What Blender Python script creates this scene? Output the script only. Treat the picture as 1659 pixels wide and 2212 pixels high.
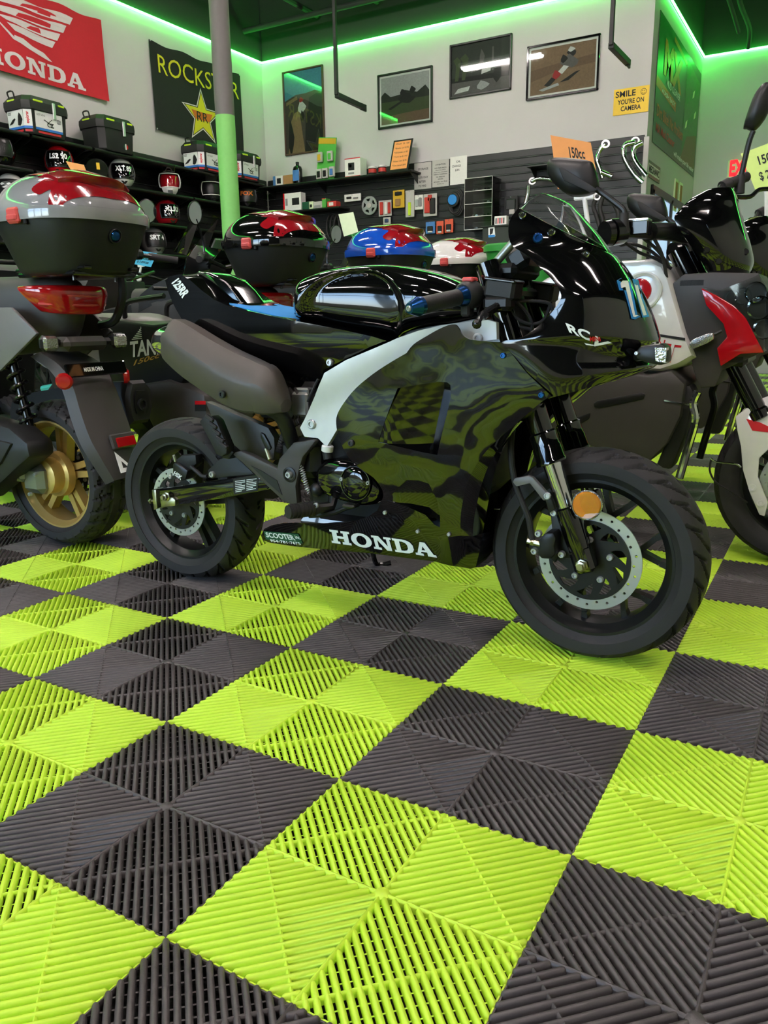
import bpy, bmesh, math, random
from mathutils import Vector, Matrix
from mathutils.geometry import delaunay_2d_cdt, tessellate_polygon
for _o in list(bpy.data.objects): bpy.data.objects.remove(_o)
random.seed(7)
SC = bpy.context.scene; COL = SC.collection
PI = math.pi
# ---------------------------------------------------------------- camera
CAM = Vector((0.66168502, -0.9734246, 0.75373491))
FWD = Vector((-0.48833123, 0.83851179, -0.2417242)).normalized()
UP = Vector((-0.10965469, 0.21584134, 0.9702517)).normalized()
RGT = FWD.cross(UP).normalized()
FPX = 1687.49
cd = bpy.data.cameras.new('camera'); cam = bpy.data.objects.new('camera', cd); COL.objects.link(cam)
cam.matrix_world = Matrix(((RGT.x, UP.x, -FWD.x, CAM.x), (RGT.y, UP.y, -FWD.y, CAM.y), (RGT.z, UP.z, -FWD.z, CAM.z), (0, 0, 0, 1)))
cd.sensor_fit = 'VERTICAL'; cd.sensor_height = 24.0; cd.lens = FPX / 2212 * 24.0
cd.clip_start = 0.02; cd.clip_end = 200
SC.camera = cam
# ---------------------------------------------------------------- view, sky, light
vs = SC.view_settings; vs.view_transform = 'Standard'; vs.look = 'None'; vs.gamma = 1.0
vs.exposure = 0.36; vs.use_curve_mapping = False
wd = bpy.data.worlds.new('World'); SC.world = wd; wd.use_nodes = True
wn = wd.node_tree; bgn = wn.nodes['Background']
sky = wn.nodes.new('ShaderNodeTexSky'); sky.sky_type = 'HOSEK_WILKIE'; sky.turbidity = 5.0; sky.ground_albedo = 0.3
sky.sun_direction = Vector((0.3, -0.5, 0.8)).normalized()
wn.links.new(sky.outputs[0], bgn.inputs[0]); bgn.inputs[1].default_value = 42.0
LAMP_POWER = 125.0      # radiance of the ceiling tubes
LED_POWER = 30.0        # radiance of the green strip
def ray(u, v):
    return FWD + RGT * ((u - 829.5) / FPX) - UP * ((v - 1106) / FPX)
def at(u, v, y):
    d = ray(u, v); return CAM + d * ((y - CAM.y) / d.y)
def atx(u, v, x):
    d = ray(u, v); return CAM + d * ((x - CAM.x) / d.x)
def atz(u, v, z):
    d = ray(u, v); return CAM + d * ((z - CAM.z) / d.z)
# ---------------------------------------------------------------- materials
def srgb(c):
    if isinstance(c, str):
        c = tuple(int(c[i:i + 2], 16) / 255 for i in (0, 2, 4))
    return tuple((x / 12.92 if x <= .04045 else ((x + .055) / 1.055) ** 2.4) for x in c)
MATS = {}
def mat(name, col='808080', rough=.5, metal=0., coat=0., spec=.5, emit=None, es=1., trans=0., ior=1.45, alpha=1., var=.06, nscale=40., bump=0., bscale=300., rvar=0.):
    m = bpy.data.materials.new(name); m.use_nodes = True
    nt = m.node_tree; b = nt.nodes['Principled BSDF']
    c = srgb(col) + (1,)
    tc = nt.nodes.new('ShaderNodeTexCoord'); nz = nt.nodes.new('ShaderNodeTexNoise'); nz.inputs['Scale'].default_value = nscale; nz.inputs['Detail'].default_value = 3
    nt.links.new(tc.outputs['Object'], nz.inputs['Vector'])
    mx = nt.nodes.new('ShaderNodeMix'); mx.data_type = 'RGBA'
    mx.inputs[6].default_value = tuple(x * (1 - var) for x in c[:3]) + (1,); mx.inputs[7].default_value = tuple(min(1, x * (1 + var)) for x in c[:3]) + (1,)
    nt.links.new(nz.outputs['Fac'], mx.inputs[0]); nt.links.new(mx.outputs[2], b.inputs['Base Color'])
    b.inputs['Roughness'].default_value = rough; b.inputs['Metallic'].default_value = metal
    b.inputs['Coat Weight'].default_value = coat; b.inputs['Coat Roughness'].default_value = .03
    b.inputs['Specular IOR Level'].default_value = spec; b.inputs['IOR'].default_value = ior
    b.inputs['Transmission Weight'].default_value = trans; b.inputs['Alpha'].default_value = alpha
    if emit: b.inputs['Emission Color'].default_value = srgb(emit) + (1,); b.inputs['Emission Strength'].default_value = es
    if bump:
        n2 = nt.nodes.new('ShaderNodeTexNoise'); n2.inputs['Scale'].default_value = bscale; n2.inputs['Detail'].default_value = 2
        nt.links.new(tc.outputs['Object'], n2.inputs['Vector'])
        bp = nt.nodes.new('ShaderNodeBump'); bp.inputs['Strength'].default_value = bump; bp.inputs['Distance'].default_value = .002
        nt.links.new(n2.outputs['Fac'], bp.inputs['Height']); nt.links.new(bp.outputs[0], b.inputs['Normal'])
    MATS[name] = m; return m
M = MATS
mat('gloss_black', '060607', .08, coat=1., spec=.5, var=.02)
def wavy(name, src):
    m = MATS[src].copy(); m.name = name; nt = m.node_tree; b = nt.nodes['Principled BSDF']; tc = nt.nodes.new('ShaderNodeTexCoord'); n = nt.nodes.new('ShaderNodeTexNoise'); n.inputs['Scale'].default_value = 9; n.inputs['Detail'].default_value = 1.5
    nt.links.new(tc.outputs['Object'], n.inputs['Vector']); bp = nt.nodes.new('ShaderNodeBump'); bp.inputs['Strength'].default_value = .9; bp.inputs['Distance'].default_value = .0035
    nt.links.new(n.outputs['Fac'], bp.inputs['Height']); nt.links.new(bp.outputs[0], b.inputs['Normal']); nt.links.new(bp.outputs[0], b.inputs['Coat Normal']); MATS[name] = m
wavy('fairing_black', 'gloss_black')
mat('satin_black', '141415', .38)
mat('black_metal', '0d0d0e', .22, coat=.3)
mat('matte_black', '1b1b1c', .55, bump=.15)
mat('dark_plastic', '1c1c1d', .5, bump=.12, bscale=900)
mat('grey_plastic', '3d3a38', .46, bump=.12, bscale=900)
mat('mid_grey', '6e6c6a', .42)
mat('brown_grey', '4c4641', .42, bump=.1, bscale=900)
mat('rubber', '242223', .62, bump=.12, bscale=500)
mat('rubber_side', '1e1f21', .5, bump=.1, bscale=400)
mat('silver', 'd4d7d7', .36, metal=.25, bump=.1, bscale=700)
mat('chrome', 'd8dadb', .08, metal=1., var=.02)
mat('steel', 'c4c6c8', .33, metal=.7)
mat('alu', '9a9b9a', .38, metal=.9)
mat('zinc', 'b9b49a', .28, metal=1.)
mat('gold', 'd2b26c', .34, metal=.6)
mat('blue_anod', '1c4d86', .2, metal=.8)
mat('seat_blue', '2b86cf', .85, bump=.4)
mat('red', 'b9101c', .16, coat=1.)
mat('red_metal', '8e0d18', .14, coat=1., spec=.6)
mat('red_lens', '9c0d12', .1, coat=1., emit='6a0407', es=.12)
mat('clasp_red', 'd24f4d', .45)
mat('orange_lens', 'dd8410', .2, coat=1., bump=.6, bscale=1500)
mat('white', 'e9e7e4', .35)
mat('white_gloss', 'ece9e6', .14, coat=1.)
mat('lid_grey', '8e8e90', .12, coat=1.)
mat('lid_blue', '1550c0', .12, coat=1.)
mat('lid_white', 'e8e5df', .14, coat=1.)
mat('teal', '46b5ab', .3, coat=.5)
mat('bike_green', '2fd94f', .3, coat=.5)
mat('bike_blue', '2042c8', .3, coat=.5)
mat('bin_green', '2f8a35', .45)
mat('decal_white', 'eef1f0', .35)
mat('decal_red', 'cf1620', .35)
mat('decal_gold', 'b98d3c', .4)
mat('decal_blue', '2c86d2', .35)
mat('decal_green', '20523a', .4)
mat('ink', '141414', .6)
mat('grey_ink', '8c8c8c', .6)
mat('paper', 'e9e7e2', .8)
mat('paper_grey', 'bdbab5', .8)
mat('paper_orange', 'f7a663', .8)
mat('paper_blue', '4fb0d3', .8)
mat('paper_lime', 'dcf08c', .8)
mat('paper_pale', 'e6f2c8', .8)
mat('sign_yellow', 'ecc321', .4)
mat('lens', 'b9b9b6', .1, metal=.75, coat=1., bump=1., bscale=180)
mat('clear', 'ffffff', .02, trans=1., ior=1.2, var=0)
def thin_glass(name, tint='ffffff', ior=1.45):
    m = bpy.data.materials.new(name); m.use_nodes = True; nt = m.node_tree; nt.nodes.clear()
    o = nt.nodes.new('ShaderNodeOutputMaterial'); mx = nt.nodes.new('ShaderNodeMixShader'); fr = nt.nodes.new('ShaderNodeFresnel'); fr.inputs[0].default_value = ior
    t = nt.nodes.new('ShaderNodeBsdfTransparent'); t.inputs[0].default_value = srgb(tint) + (1,); g = nt.nodes.new('ShaderNodeBsdfGlossy'); g.inputs['Roughness'].default_value = .03
    nt.links.new(fr.outputs[0], mx.inputs[0]); nt.links.new(t.outputs[0], mx.inputs[1]); nt.links.new(g.outputs[0], mx.inputs[2]); nt.links.new(mx.outputs[0], o.inputs[0])
    MATS[name] = m
thin_glass('clear_thin', 'f4f8f6')
mat('mirror', 'cfd4d6', .03, metal=1., var=0)
mat('wall', 'c8c6c5', .85, bump=.1, bscale=150, var=.03, nscale=3)
mat('wall_dark', '2a302b', .9)
mat('ceiling', '252b24', .95, bump=.5, bscale=30)
mat('duct', '2b322d', .7)
mat('slat', '1f1f21', .42)
mat('slat_edge', '6d706e', .35, metal=.5)
mat('shelf', '161718', .4)
mat('pole_grey', '6e6a69', .6)
mat('pole_green', '7cc268', .6)
mat('led', '40ff50', .5, emit='40ff52', es=LED_POWER)
mat('tube_light', 'ffffff', .5, emit='fff0ec', es=LAMP_POWER)
mat('fixture', 'dcdcda', .5)
mat('tile_green', 'cdf244', .42, var=.05, nscale=9, bump=.1, bscale=500)
mat('tile_black', '4b4747', .4, var=.09, nscale=9, bump=.12, bscale=500)
mat('slab', '0c0c0c', .9)
mat('outside', '8a8a86', .9)
thin_glass('glass', 'f2f6f6')
mat('window_frame', '2b2c2e', .4)
# ---------------------------------------------------------------- mesh tools
def nrm(a): return a.normalized() if a.length > 1e-9 else Vector((0, 0, 1))
class MB:
    def __init__(s): s.v = []; s.f = []; s.mi = []; s.cm = 0
    def add(s, vs, fs):
        o = len(s.v); s.v += [Vector(p) for p in vs]; s.f += [tuple(i + o for i in q) for q in fs]; s.mi += [s.cm] * len(fs); return s
    def box(s, c, d, b=None, rot=None):
        c = Vector(c); h = [x / 2 for x in d]
        if b is None: b = min(h) * .25
        b = min(b, min(h) * .98)
        vs = []; idx = {}
        for sx in (-1, 1):
            for sy in (-1, 1):
                for sz in (-1, 1):
                    sg = (sx, sy, sz)
                    for k in range(3):
                        p = [sg[i] * (h[i] - (0 if i == k else b)) for i in range(3)]
                        idx[(sg, k)] = len(vs); vs.append(Vector(p))
        fs = []
        for k in range(3):
            a, e = (k + 1) % 3, (k + 2) % 3
            for sg in (-1, 1):
                q = []
                for (p, r) in ((-1, -1), (1, -1), (1, 1), (-1, 1)):
                    t = [0, 0, 0]; t[k] = sg; t[a] = p; t[e] = r; q.append(idx[(tuple(t), k)])
                fs.append(tuple(q if sg > 0 else q[::-1]))
            for p in (-1, 1):
                for r in (-1, 1):
                    t0 = [0, 0, 0]; t1 = [0, 0, 0]; t0[k] = -1; t1[k] = 1
                    for t in (t0, t1): t[a] = p; t[e] = r
                    q = [idx[(tuple(t0), a)], idx[(tuple(t1), a)], idx[(tuple(t1), e)], idx[(tuple(t0), e)]]
                    fs.append(tuple(q if p * r < 0 else q[::-1]))
        for sx in (-1, 1):
            for sy in (-1, 1):
                for sz in (-1, 1):
                    q = [idx[((sx, sy, sz), k)] for k in range(3)]
                    fs.append(tuple(q if sx * sy * sz > 0 else q[::-1]))
        if rot is not None: vs = [rot @ p for p in vs]
        return s.add([c + p for p in vs], fs)
    def loft(s, rings, cap=True, closed=True):
        n = len(rings[0]); vs = [p for r in rings for p in r]; fs = []
        m = n if closed else n - 1
        for i in range(len(rings) - 1):
            for j in range(m):
                k = (j + 1) % n
                fs.append((i * n + j, i * n + k, (i + 1) * n + k, (i + 1) * n + j))
        if cap and closed:
            fs.append(tuple(range(n))[::-1]); fs.append(tuple((len(rings) - 1) * n + j for j in range(n)))
        return s.add(vs, fs)
    def tube(s, path, r, n=8, cap=True, closed=False):
        path = [Vector(p) for p in path]; L = len(path)
        rr = r if isinstance(r, (list, tuple)) else [r] * L
        rings = []; up = None
        for i, p in enumerate(path):
            if closed: t = nrm(path[(i + 1) % L] - path[i - 1])
            else: t = nrm(path[min(i + 1, L - 1)] - path[max(i - 1, 0)])
            if up is None:
                up = Vector((0, 0, 1)) if abs(t.z) < .9 else Vector((1, 0, 0))
            u = nrm(up - t * up.dot(t)); w = t.cross(u); up = u
            rings.append([p + (u * math.cos(2 * PI * k / n) + w * math.sin(2 * PI * k / n)) * rr[i] for k in range(n)])
        if closed: rings.append(rings[0]); cap = False
        return s.loft(rings, cap)
    def lathe(s, prof, c, axis, n=32, a0=0., a1=2 * PI):
        c = Vector(c); ax = nrm(Vector(axis)); u = nrm(ax.orthogonal()); w = ax.cross(u)
        full = abs(a1 - a0 - 2 * PI) < 1e-6; m = n if full else n + 1
        rings = [[c + ax * h + (u * math.cos(a0 + (a1 - a0) * k / n) + w * math.sin(a0 + (a1 - a0) * k / n)) * r for k in range(m)] for (r, h) in prof]
        return s.loft(rings, cap=False, closed=full)
    def cyl(s, a, b, r, n=16, r2=None, bev=0.):
        a = Vector(a); b = Vector(b); L = (b - a).length; r2 = r if r2 is None else r2
        pr = [(0, 0), (r - bev, 0), (r, bev), (r2, L - bev), (r2 - bev, L), (0, L)] if bev else [(0, 0), (r, 0), (r2, L), (0, L)]
        return s.lathe(pr, a, b - a, n)
    def ball(s, c, r, n=12, sc=(1, 1, 1)):
        c = Vector(c); rings = []
        for i in range(n // 2 + 1):
            t = PI * i / (n // 2); rings.append([c + Vector((math.cos(2 * PI * k / n) * math.sin(t) * r * sc[0], math.sin(2 * PI * k / n) * math.sin(t) * r * sc[1], math.cos(t) * r * sc[2])) for k in range(n)])
        return s.loft(rings[::-1], cap=False)
    def quad(s, a, b, c, d): return s.add([a, b, c, d], [(0, 1, 2, 3)])
    def plate(s, poly, holes, fn, h0, h1):
        """poly and holes as (a,b) lists, fn(a,b,h) to 3D: flat plate with holes and side walls"""
        loops = [poly] + list(holes)
        tri = tessellate_polygon([[Vector((p[0], p[1], 0)) for p in l] for l in loops])
        flat = [p for l in loops for p in l]; n = len(flat)
        ar = sum(flat[t[0]][0] * (flat[t[1]][1] - flat[t[2]][1]) + flat[t[1]][0] * (flat[t[2]][1] - flat[t[0]][1]) + flat[t[2]][0] * (flat[t[0]][1] - flat[t[1]][1]) for t in tri)
        vs = [fn(p[0], p[1], h0) for p in flat] + [fn(p[0], p[1], h1) for p in flat]
        fs = [tuple(t) for t in tri] + [tuple(i + n for i in t[::-1]) for t in tri]
        o = 0
        for l in loops:
            m = len(l)
            for i in range(m):
                j = (i + 1) % m; fs.append((o + i, o + j, n + o + j, n + o + i))
            o += m
        return s.add(vs, fs)
    def mesh(s, name, mats, smooth=True, ang=35, off=None, bevel=0., recalc=True):
        me = bpy.data.meshes.new(name)
        off = Vector(off) if off is not None else Vector((0, 0, 0))
        me.from_pydata([tuple(p - off) for p in s.v], [], s.f)
        for m in (mats if isinstance(mats, (list, tuple)) else [mats]): me.materials.append(M[m])
        if max(s.mi, default=0) > 0: me.polygons.foreach_set('material_index', s.mi)
        if recalc or bevel:
            bm = bmesh.new(); bm.from_mesh(me)
            bmesh.ops.remove_doubles(bm, verts=bm.verts, dist=1e-5)
            bmesh.ops.recalc_face_normals(bm, faces=bm.faces)
            if bevel:
                es = [e for e in bm.edges if len(e.link_faces) == 2 and e.calc_face_angle(0) > .6]
                bmesh.ops.bevel(bm, geom=es, offset=bevel, segments=2, affect='EDGES', profile=.5, clamp_overlap=True)
            bm.to_mesh(me); bm.free()
        if smooth:
            me.polygons.foreach_set('use_smooth', [True] * len(me.polygons))
            me.set_sharp_from_angle(angle=math.radians(ang))
        return me
    def build(s, name, mats, parent=None, smooth=True, ang=35, bevel=0., recalc=True):
        off = parent_off(parent)
        me = s.mesh(name, mats, smooth, ang, off, bevel, recalc)
        o = bpy.data.objects.new(name, me); COL.objects.link(o)
        if parent is not None: o.parent = parent
        return o
def parent_off(p):
    o = Vector((0, 0, 0))
    while p is not None: o += p.location; p = p.parent
    return o
def thing(name, label, cat, loc=(0, 0, 0), group=None):
    o = bpy.data.objects.new(name, None); COL.objects.link(o); o.location = loc; o.empty_display_size = .05
    o['label'] = label; o['category'] = cat
    if group: o['group'] = group
    return o
def tag(o, label, cat, group=None):
    o['label'] = label; o['category'] = cat
    if group: o['group'] = group
    return o
def struct(o): o['kind'] = 'structure'; return o
def lab(o, l): o['label'] = l; return o
def dup(root, dloc, **kw):
    r = root.copy(); COL.objects.link(r); r.location = root.location + Vector(dloc)
    for k, v in kw.items(): r[k] = v
    for ch in list(root.children):
        c = ch.copy(); COL.objects.link(c); c.parent = r
        for g in list(ch.children):
            d = g.copy(); COL.objects.link(d); d.parent = c
    return r
def cr(pts, m):
    """Catmull-Rom through tuples"""
    out = []; n = len(pts)
    for i in range(n - 1):
        p0, p1, p2, p3 = pts[max(i - 1, 0)], pts[i], pts[i + 1], pts[min(i + 2, n - 1)]
        for k in range(m):
            t = k / m
            out.append(tuple(.5 * (2 * b + (c - a) * t + (2 * a - 5 * b + 4 * c - d) * t * t + (3 * b - a - 3 * c + d) * t ** 3) for a, b, c, d in zip(p0, p1, p2, p3)))
    out.append(tuple(pts[-1])); return out
def crv(pts, m=4): return [Vector(p) for p in cr([tuple(p) for p in pts], m)]
def crc(pts, m=3):
    """closed smoothing of an outline"""
    q = [tuple(p) for p in pts]; n = len(q); e = cr([q[-1]] + q + [q[0], q[1]], m)
    return e[m:m + n * m]
def interp(tab, x):
    if x <= tab[0][0]: return tab[0][1]
    for (a, b), (c, d) in zip(tab, tab[1:]):
        if x <= c: return b + (d - b) * (x - a) / (c - a)
    return tab[-1][1]
def sm(t): t = max(0., min(1., t)); return t * t * (3 - 2 * t)
def prism_y(px, y0, y1, ytrace=None):
    """outline traced on the plane y = ytrace, pushed out from y0 to y1"""
    yt = y0 if ytrace is None else ytrace
    pl = [at(u, v, yt) for u, v in px]
    m = MB(); m.plate([(p.x, p.z) for p in pl], [], lambda a, b, h: Vector((a, h, b)), y0, y1); return m
def xz(m, poly, y0, y1, holes=()):
    return m.plate(poly, holes, lambda a, b, h: Vector((a, h, b)), y0, y1)
def circ(cx, cy, r, n=24, a0=0): return [(cx + r * math.cos(a0 + 2 * PI * k / n), cy + r * math.sin(a0 + 2 * PI * k / n)) for k in range(n)]
def inpoly(x, y, p):
    c = False; n = len(p); j = n - 1
    for i in range(n):
        if (p[i][1] > y) != (p[j][1] > y) and x < (p[j][0] - p[i][0]) * (y - p[i][1]) / (p[j][1] - p[i][1]) + p[i][0]: c = not c
        j = i
    return c
def densify(p, d):
    o = []; n = len(p)
    for i in range(n):
        a, b = p[i], p[(i + 1) % n]; L = math.hypot(b[0] - a[0], b[1] - a[1]); k = max(1, int(L / d))
        o += [(a[0] + (b[0] - a[0]) * t / k, a[1] + (b[1] - a[1]) * t / k) for t in range(k)]
    return o
def on_surf(px, yfn, y0):
    out = []
    for (u, v) in px:
        y = y0
        for _ in range(12):
            p = at(u, v, y); y = .5 * y + .5 * yfn(p.x, p.z)
        p = at(u, v, y); out.append((p.x, p.z))
    return out
def sheet(m, poly, yfn, step, holes=(), thick=.004, side=1):
    """curved panel: outline in x,z filled with a grid, y from yfn, given a thickness towards +y*side"""
    poly = densify(poly, step); holes = [densify(h, step) for h in holes]
    pts = list(poly); edges = [(i, (i + 1) % len(poly)) for i in range(len(poly))]
    for h in holes:
        o = len(pts); pts += h; edges += [(o + i, o + (i + 1) % len(h)) for i in range(len(h))]
    x0 = min(p[0] for p in poly); x1 = max(p[0] for p in poly); z0 = min(p[1] for p in poly); z1 = max(p[1] for p in poly)
    nx = int((x1 - x0) / step); nz = int((z1 - z0) / step)
    lp = [poly] + holes
    def near(x, z):
        d = step * .5
        return any(abs(p[0] - x) < d and abs(p[1] - z) < d for l in lp for p in l)
    for i in range(nx + 1):
        for j in range(nz + 1):
            x = x0 + (i + .5 * (j % 2)) * step; z = z0 + j * step
            if inpoly(x, z, poly) and not any(inpoly(x, z, h) for h in holes) and not near(x, z): pts.append((x, z))
    vs, es, fs, *_ = delaunay_2d_cdt([Vector(p) for p in pts], edges, [], 0, 1e-6)
    F = []
    for q in fs:
        cx = sum(vs[i][0] for i in q) / 3; cz = sum(vs[i][1] for i in q) / 3
        if inpoly(cx, cz, poly) and not any(inpoly(cx, cz, h) for h in holes): F.append(tuple(q))
    top = [Vector((p[0], yfn(p[0], p[1]), p[1])) for p in vs]; n = len(top)
    bot = [p + Vector((0, thick * side, 0)) for p in top]
    fs = list(F) + [tuple(i + n for i in q[::-1]) for q in F]
    cnt = {}
    for q in F:
        for a, b in zip(q, q[1:] + q[:1]):
            k = (min(a, b), max(a, b)); cnt.setdefault(k, []).append((a, b))
    for k, l in cnt.items():
        if len(l) == 1: a, b = l[0]; fs.append((b, a, a + n, b + n))
    m.add(top + bot, fs); return m
def mirror_y(src, yc, name, parent):
    me = src.data.copy(); off = parent_off(parent).y
    for v in me.vertices: v.co.y = 2 * (yc - off) - v.co.y
    me.flip_normals(); o = bpy.data.objects.new(name, me); COL.objects.link(o); o.parent = parent; return o
_font_cache = {}
def text_geo(s, bold=0., sx=1., shear=0., space=1.):
    key = (s, bold, sx, shear, space)
    if key in _font_cache: return _font_cache[key]
    cu = bpy.data.curves.new('txt', 'FONT'); cu.body = s; cu.align_x = 'CENTER'; cu.align_y = 'CENTER'; cu.offset = bold; cu.shear = shear; cu.space_character = space; cu.resolution_u = 3
    o = bpy.data.objects.new('txt', cu); COL.objects.link(o)
    dg = bpy.context.evaluated_depsgraph_get(); me = bpy.data.meshes.new_from_object(o.evaluated_get(dg))
    vs = [(v.co.x * sx, v.co.y) for v in me.vertices]; fs = [tuple(p.vertices) for p in me.polygons]
    bpy.data.objects.remove(o); bpy.data.curves.remove(cu); bpy.data.meshes.remove(me)
    _font_cache[key] = (vs, fs); return vs, fs
def text_on(m, s, c, ux, uz, size, fit=None, **kw):
    """lettering: c centre, ux reading direction, uz up; fit = wanted width"""
    vs, fs = text_geo(s, **kw); c = Vector(c); ux = nrm(Vector(ux)); uz = nrm(Vector(uz))
    k = 1.
    if fit:
        w = max(p[0] for p in vs) - min(p[0] for p in vs); k = fit / (w * size)
    m.add([c + ux * (p[0] * size * k) + uz * (p[1] * size) for p in vs], fs); return m
def text_fn(m, s, fn, **kw):
    vs, fs = text_geo(s, **kw); x0 = min(p[0] for p in vs); x1 = max(p[0] for p in vs); y0 = min(p[1] for p in vs); y1 = max(p[1] for p in vs)
    m.add([fn((p[0] - x0) / (x1 - x0), (p[1] - y0) / (y1 - y0)) for p in vs], fs); return m
# slab-serif letters on a unit square
def slab(ch):
    R = lambda a, b, c, d: [(a, b), (c, b), (c, d), (a, d)]
    if ch == 'H': return [[*R(0, 0, .44, .17)], [*R(0, .83, .44, 1)], [*R(.56, 0, 1, .17)], [*R(.56, .83, 1, 1)], [*R(.1, .1, .34, .9)], [*R(.66, .1, .9, .9)], [*R(.3, .41, .7, .58)]], []
    if ch == 'N': return [[*R(0, 0, .4, .16)], [*R(0, .84, .34, 1)], [*R(.62, .84, 1, 1)], [*R(.1, .1, .27, .9)], [*R(.74, 0, .91, .9)], [(.1, 1), (.38, 1), (.91, 0), (.66, 0)]], []
    if ch == 'A': return [[*R(-.02, 0, .38, .16)], [*R(.58, 0, 1.02, .16)], [(.06, .1), (.24, .1), (.55, 1), (.36, 1)], [(.62, .1), (.92, .1), (.62, 1), (.36, 1)], [*R(.25, .28, .75, .42)]], []
    if ch == 'D': return [], [([(0, 0), (.5, 0), (.72, .03), (.9, .14), (1, .35), (1, .65), (.9, .86), (.72, .97), (.5, 1), (0, 1), (0, .84), (.1, .84), (.1, .16), (0, .16)], [(.34, .17), (.34, .83), (.5, .83), (.64, .76), (.71, .62), (.71, .38), (.64, .24), (.5, .17)])]
    if ch == 'O': return [], [([(.5 + .52 * math.cos(t * PI / 10), .5 + .53 * math.sin(t * PI / 10)) for t in range(20)], [(.5 + .25 * math.cos(-t * PI / 10), .5 + .34 * math.sin(-t * PI / 10)) for t in range(20)])]
def slab_word(m, word, fn, gap=.12):
    """fn(a,b): a 0..1 along the word, b 0..1 height; letters share the width"""
    n = len(word); tot = n + gap * (n - 1)
    for i, ch in enumerate(word):
        ps, hs = slab(ch); o = i * (1 + gap)
        for p in ps: 
            p = densify(p, .3); m.add([fn((o + x) / tot, y) for x, y in p], [tuple(range(len(p)))])
        for p, h in hs:
            fl = p + h; tri = tessellate_polygon([[Vector((x, y, 0)) for x, y in p], [Vector((x, y, 0)) for x, y in h]])
            m.add([fn((o + x) / tot, y) for x, y in fl], [tuple(t) for t in tri])
    return m
def bolt(parent, p, axis, r=.006, name='bolt', mt='steel', h=.004):
    p = Vector(p); ax = nrm(Vector(axis)); m = MB()
    m.lathe([(0, -.002), (r, -.002), (r, h * .6), (r * .8, h), (r * .5, h), (r * .45, h * .4), (0, h * .4)], p, ax, 10)
    return m.build(name, mt, parent)
# ================================================================ the room
XL, YB, XS, YF, XR, Y0 = -5.85, 7.4, -1.22, 10.1, 5.0, -6.0     # left wall, back wall, alcove side wall, far wall, right wall, shop front
ZL, ZC = 3.76, 4.62
def wall_quad(name, m_, boxes):
    m = MB()
    for c, d in boxes: m.box(c, d, .001)
    return struct(m.build(name, m_, smooth=False))
wall_quad('wall_left', 'wall', [((XL - .1, (Y0 + YB) / 2, ZL / 2), (.2, YB - Y0 + .4, ZL))])
wall_quad('wall_back', 'wall', [(((XL + XS) / 2, YB + .1, ZL / 2), (XS - XL, .2, ZL))])
wall_quad('wall_alcove', 'wall', [((XS - .1, (YB + .2 + YF) / 2, ZL / 2), (.2, YF - YB - .2, ZL))])
wall_quad('wall_far', 'wall', [(((XS + XR) / 2, YF + .1, ZL / 2), (XR - XS + .4, .2, ZL))])
wall_quad('wall_right', 'wall', [((XR + .1, (Y0 + YF) / 2, ZL / 2), (.2, YF - Y0, ZL))])
up = wall_quad('wall_upper', 'wall_dark', [((XL - .12, (Y0 + YB) / 2, (ZL + ZC) / 2), (.2, YB - Y0 + .4, ZC - ZL)), (((XL + XS) / 2, YB + .12, (ZL + ZC) / 2), (XS - XL, .2, ZC - ZL)),
    ((XS - .12, (YB + .2 + YF) / 2, (ZL + ZC) / 2), (.2, YF - YB - .2, ZC - ZL)), (((XS + XR) / 2, YF + .12, (ZL + ZC) / 2), (XR - XS + .4, .2, ZC - ZL)), ((XR + .12, (Y0 + YF) / 2, (ZL + ZC) / 2), (.2, YF - Y0, ZC - ZL)), (((XL + XR) / 2, Y0 - .1, (3.2 + ZC) / 2), (XR - XL, .2, ZC - 3.2))])
wall_quad('ceiling', 'ceiling', [(((XL + XR) / 2, (Y0 + YF) / 2, ZC + .05), (XR - XL + .6, YF - Y0 + .6, .1))])
# shop front with big windows behind the camera
m = MB(); m.box(((XL + XR) / 2, Y0 - .1, .3), (XR - XL, .2, .6), .002)
struct(m.build('wall_front', 'wall', smooth=False))
m = MB(); m.box((2.3, Y0 - .1, 1.9), (XR + .4, .2, 2.6), .002); struct(m.build('wall_front_right', 'wall_dark', smooth=False))
nw = 3; wwid = (-.4 - XL) / nw
for i in range(nw):
    w = struct(bpy.data.objects.new('window_%d' % (i + 1), None)); COL.objects.link(w); x0 = XL + i * wwid; w.location = (x0 + wwid / 2, Y0 - .1, .6)
    m = MB()
    for c, d in (((x0 + .04, Y0 - .1, 1.9), (.08, .12, 2.6)), ((x0 + wwid - .04, Y0 - .1, 1.9), (.08, .12, 2.6)), ((x0 + wwid / 2, Y0 - .1, .64), (wwid - .16, .12, .08)), ((x0 + wwid / 2, Y0 - .1, 3.16), (wwid - .16, .12, .08)), ((x0 + wwid / 2, Y0 - .1, 2.3), (wwid - .16, .1, .06))): m.box(c, d, .004)
    m.build('window_frame', 'window_frame', w)
    m = MB(); m.box((x0 + wwid / 2, Y0 - .1, 1.9), (wwid - .16, .006, 2.44), .001); m.build('pane', 'glass', w)
m = MB(); m.box((0, Y0 - 15.2, -.1), (60, 30, .1), .01); struct(m.build('ground_outside', 'outside', smooth=False))
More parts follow.
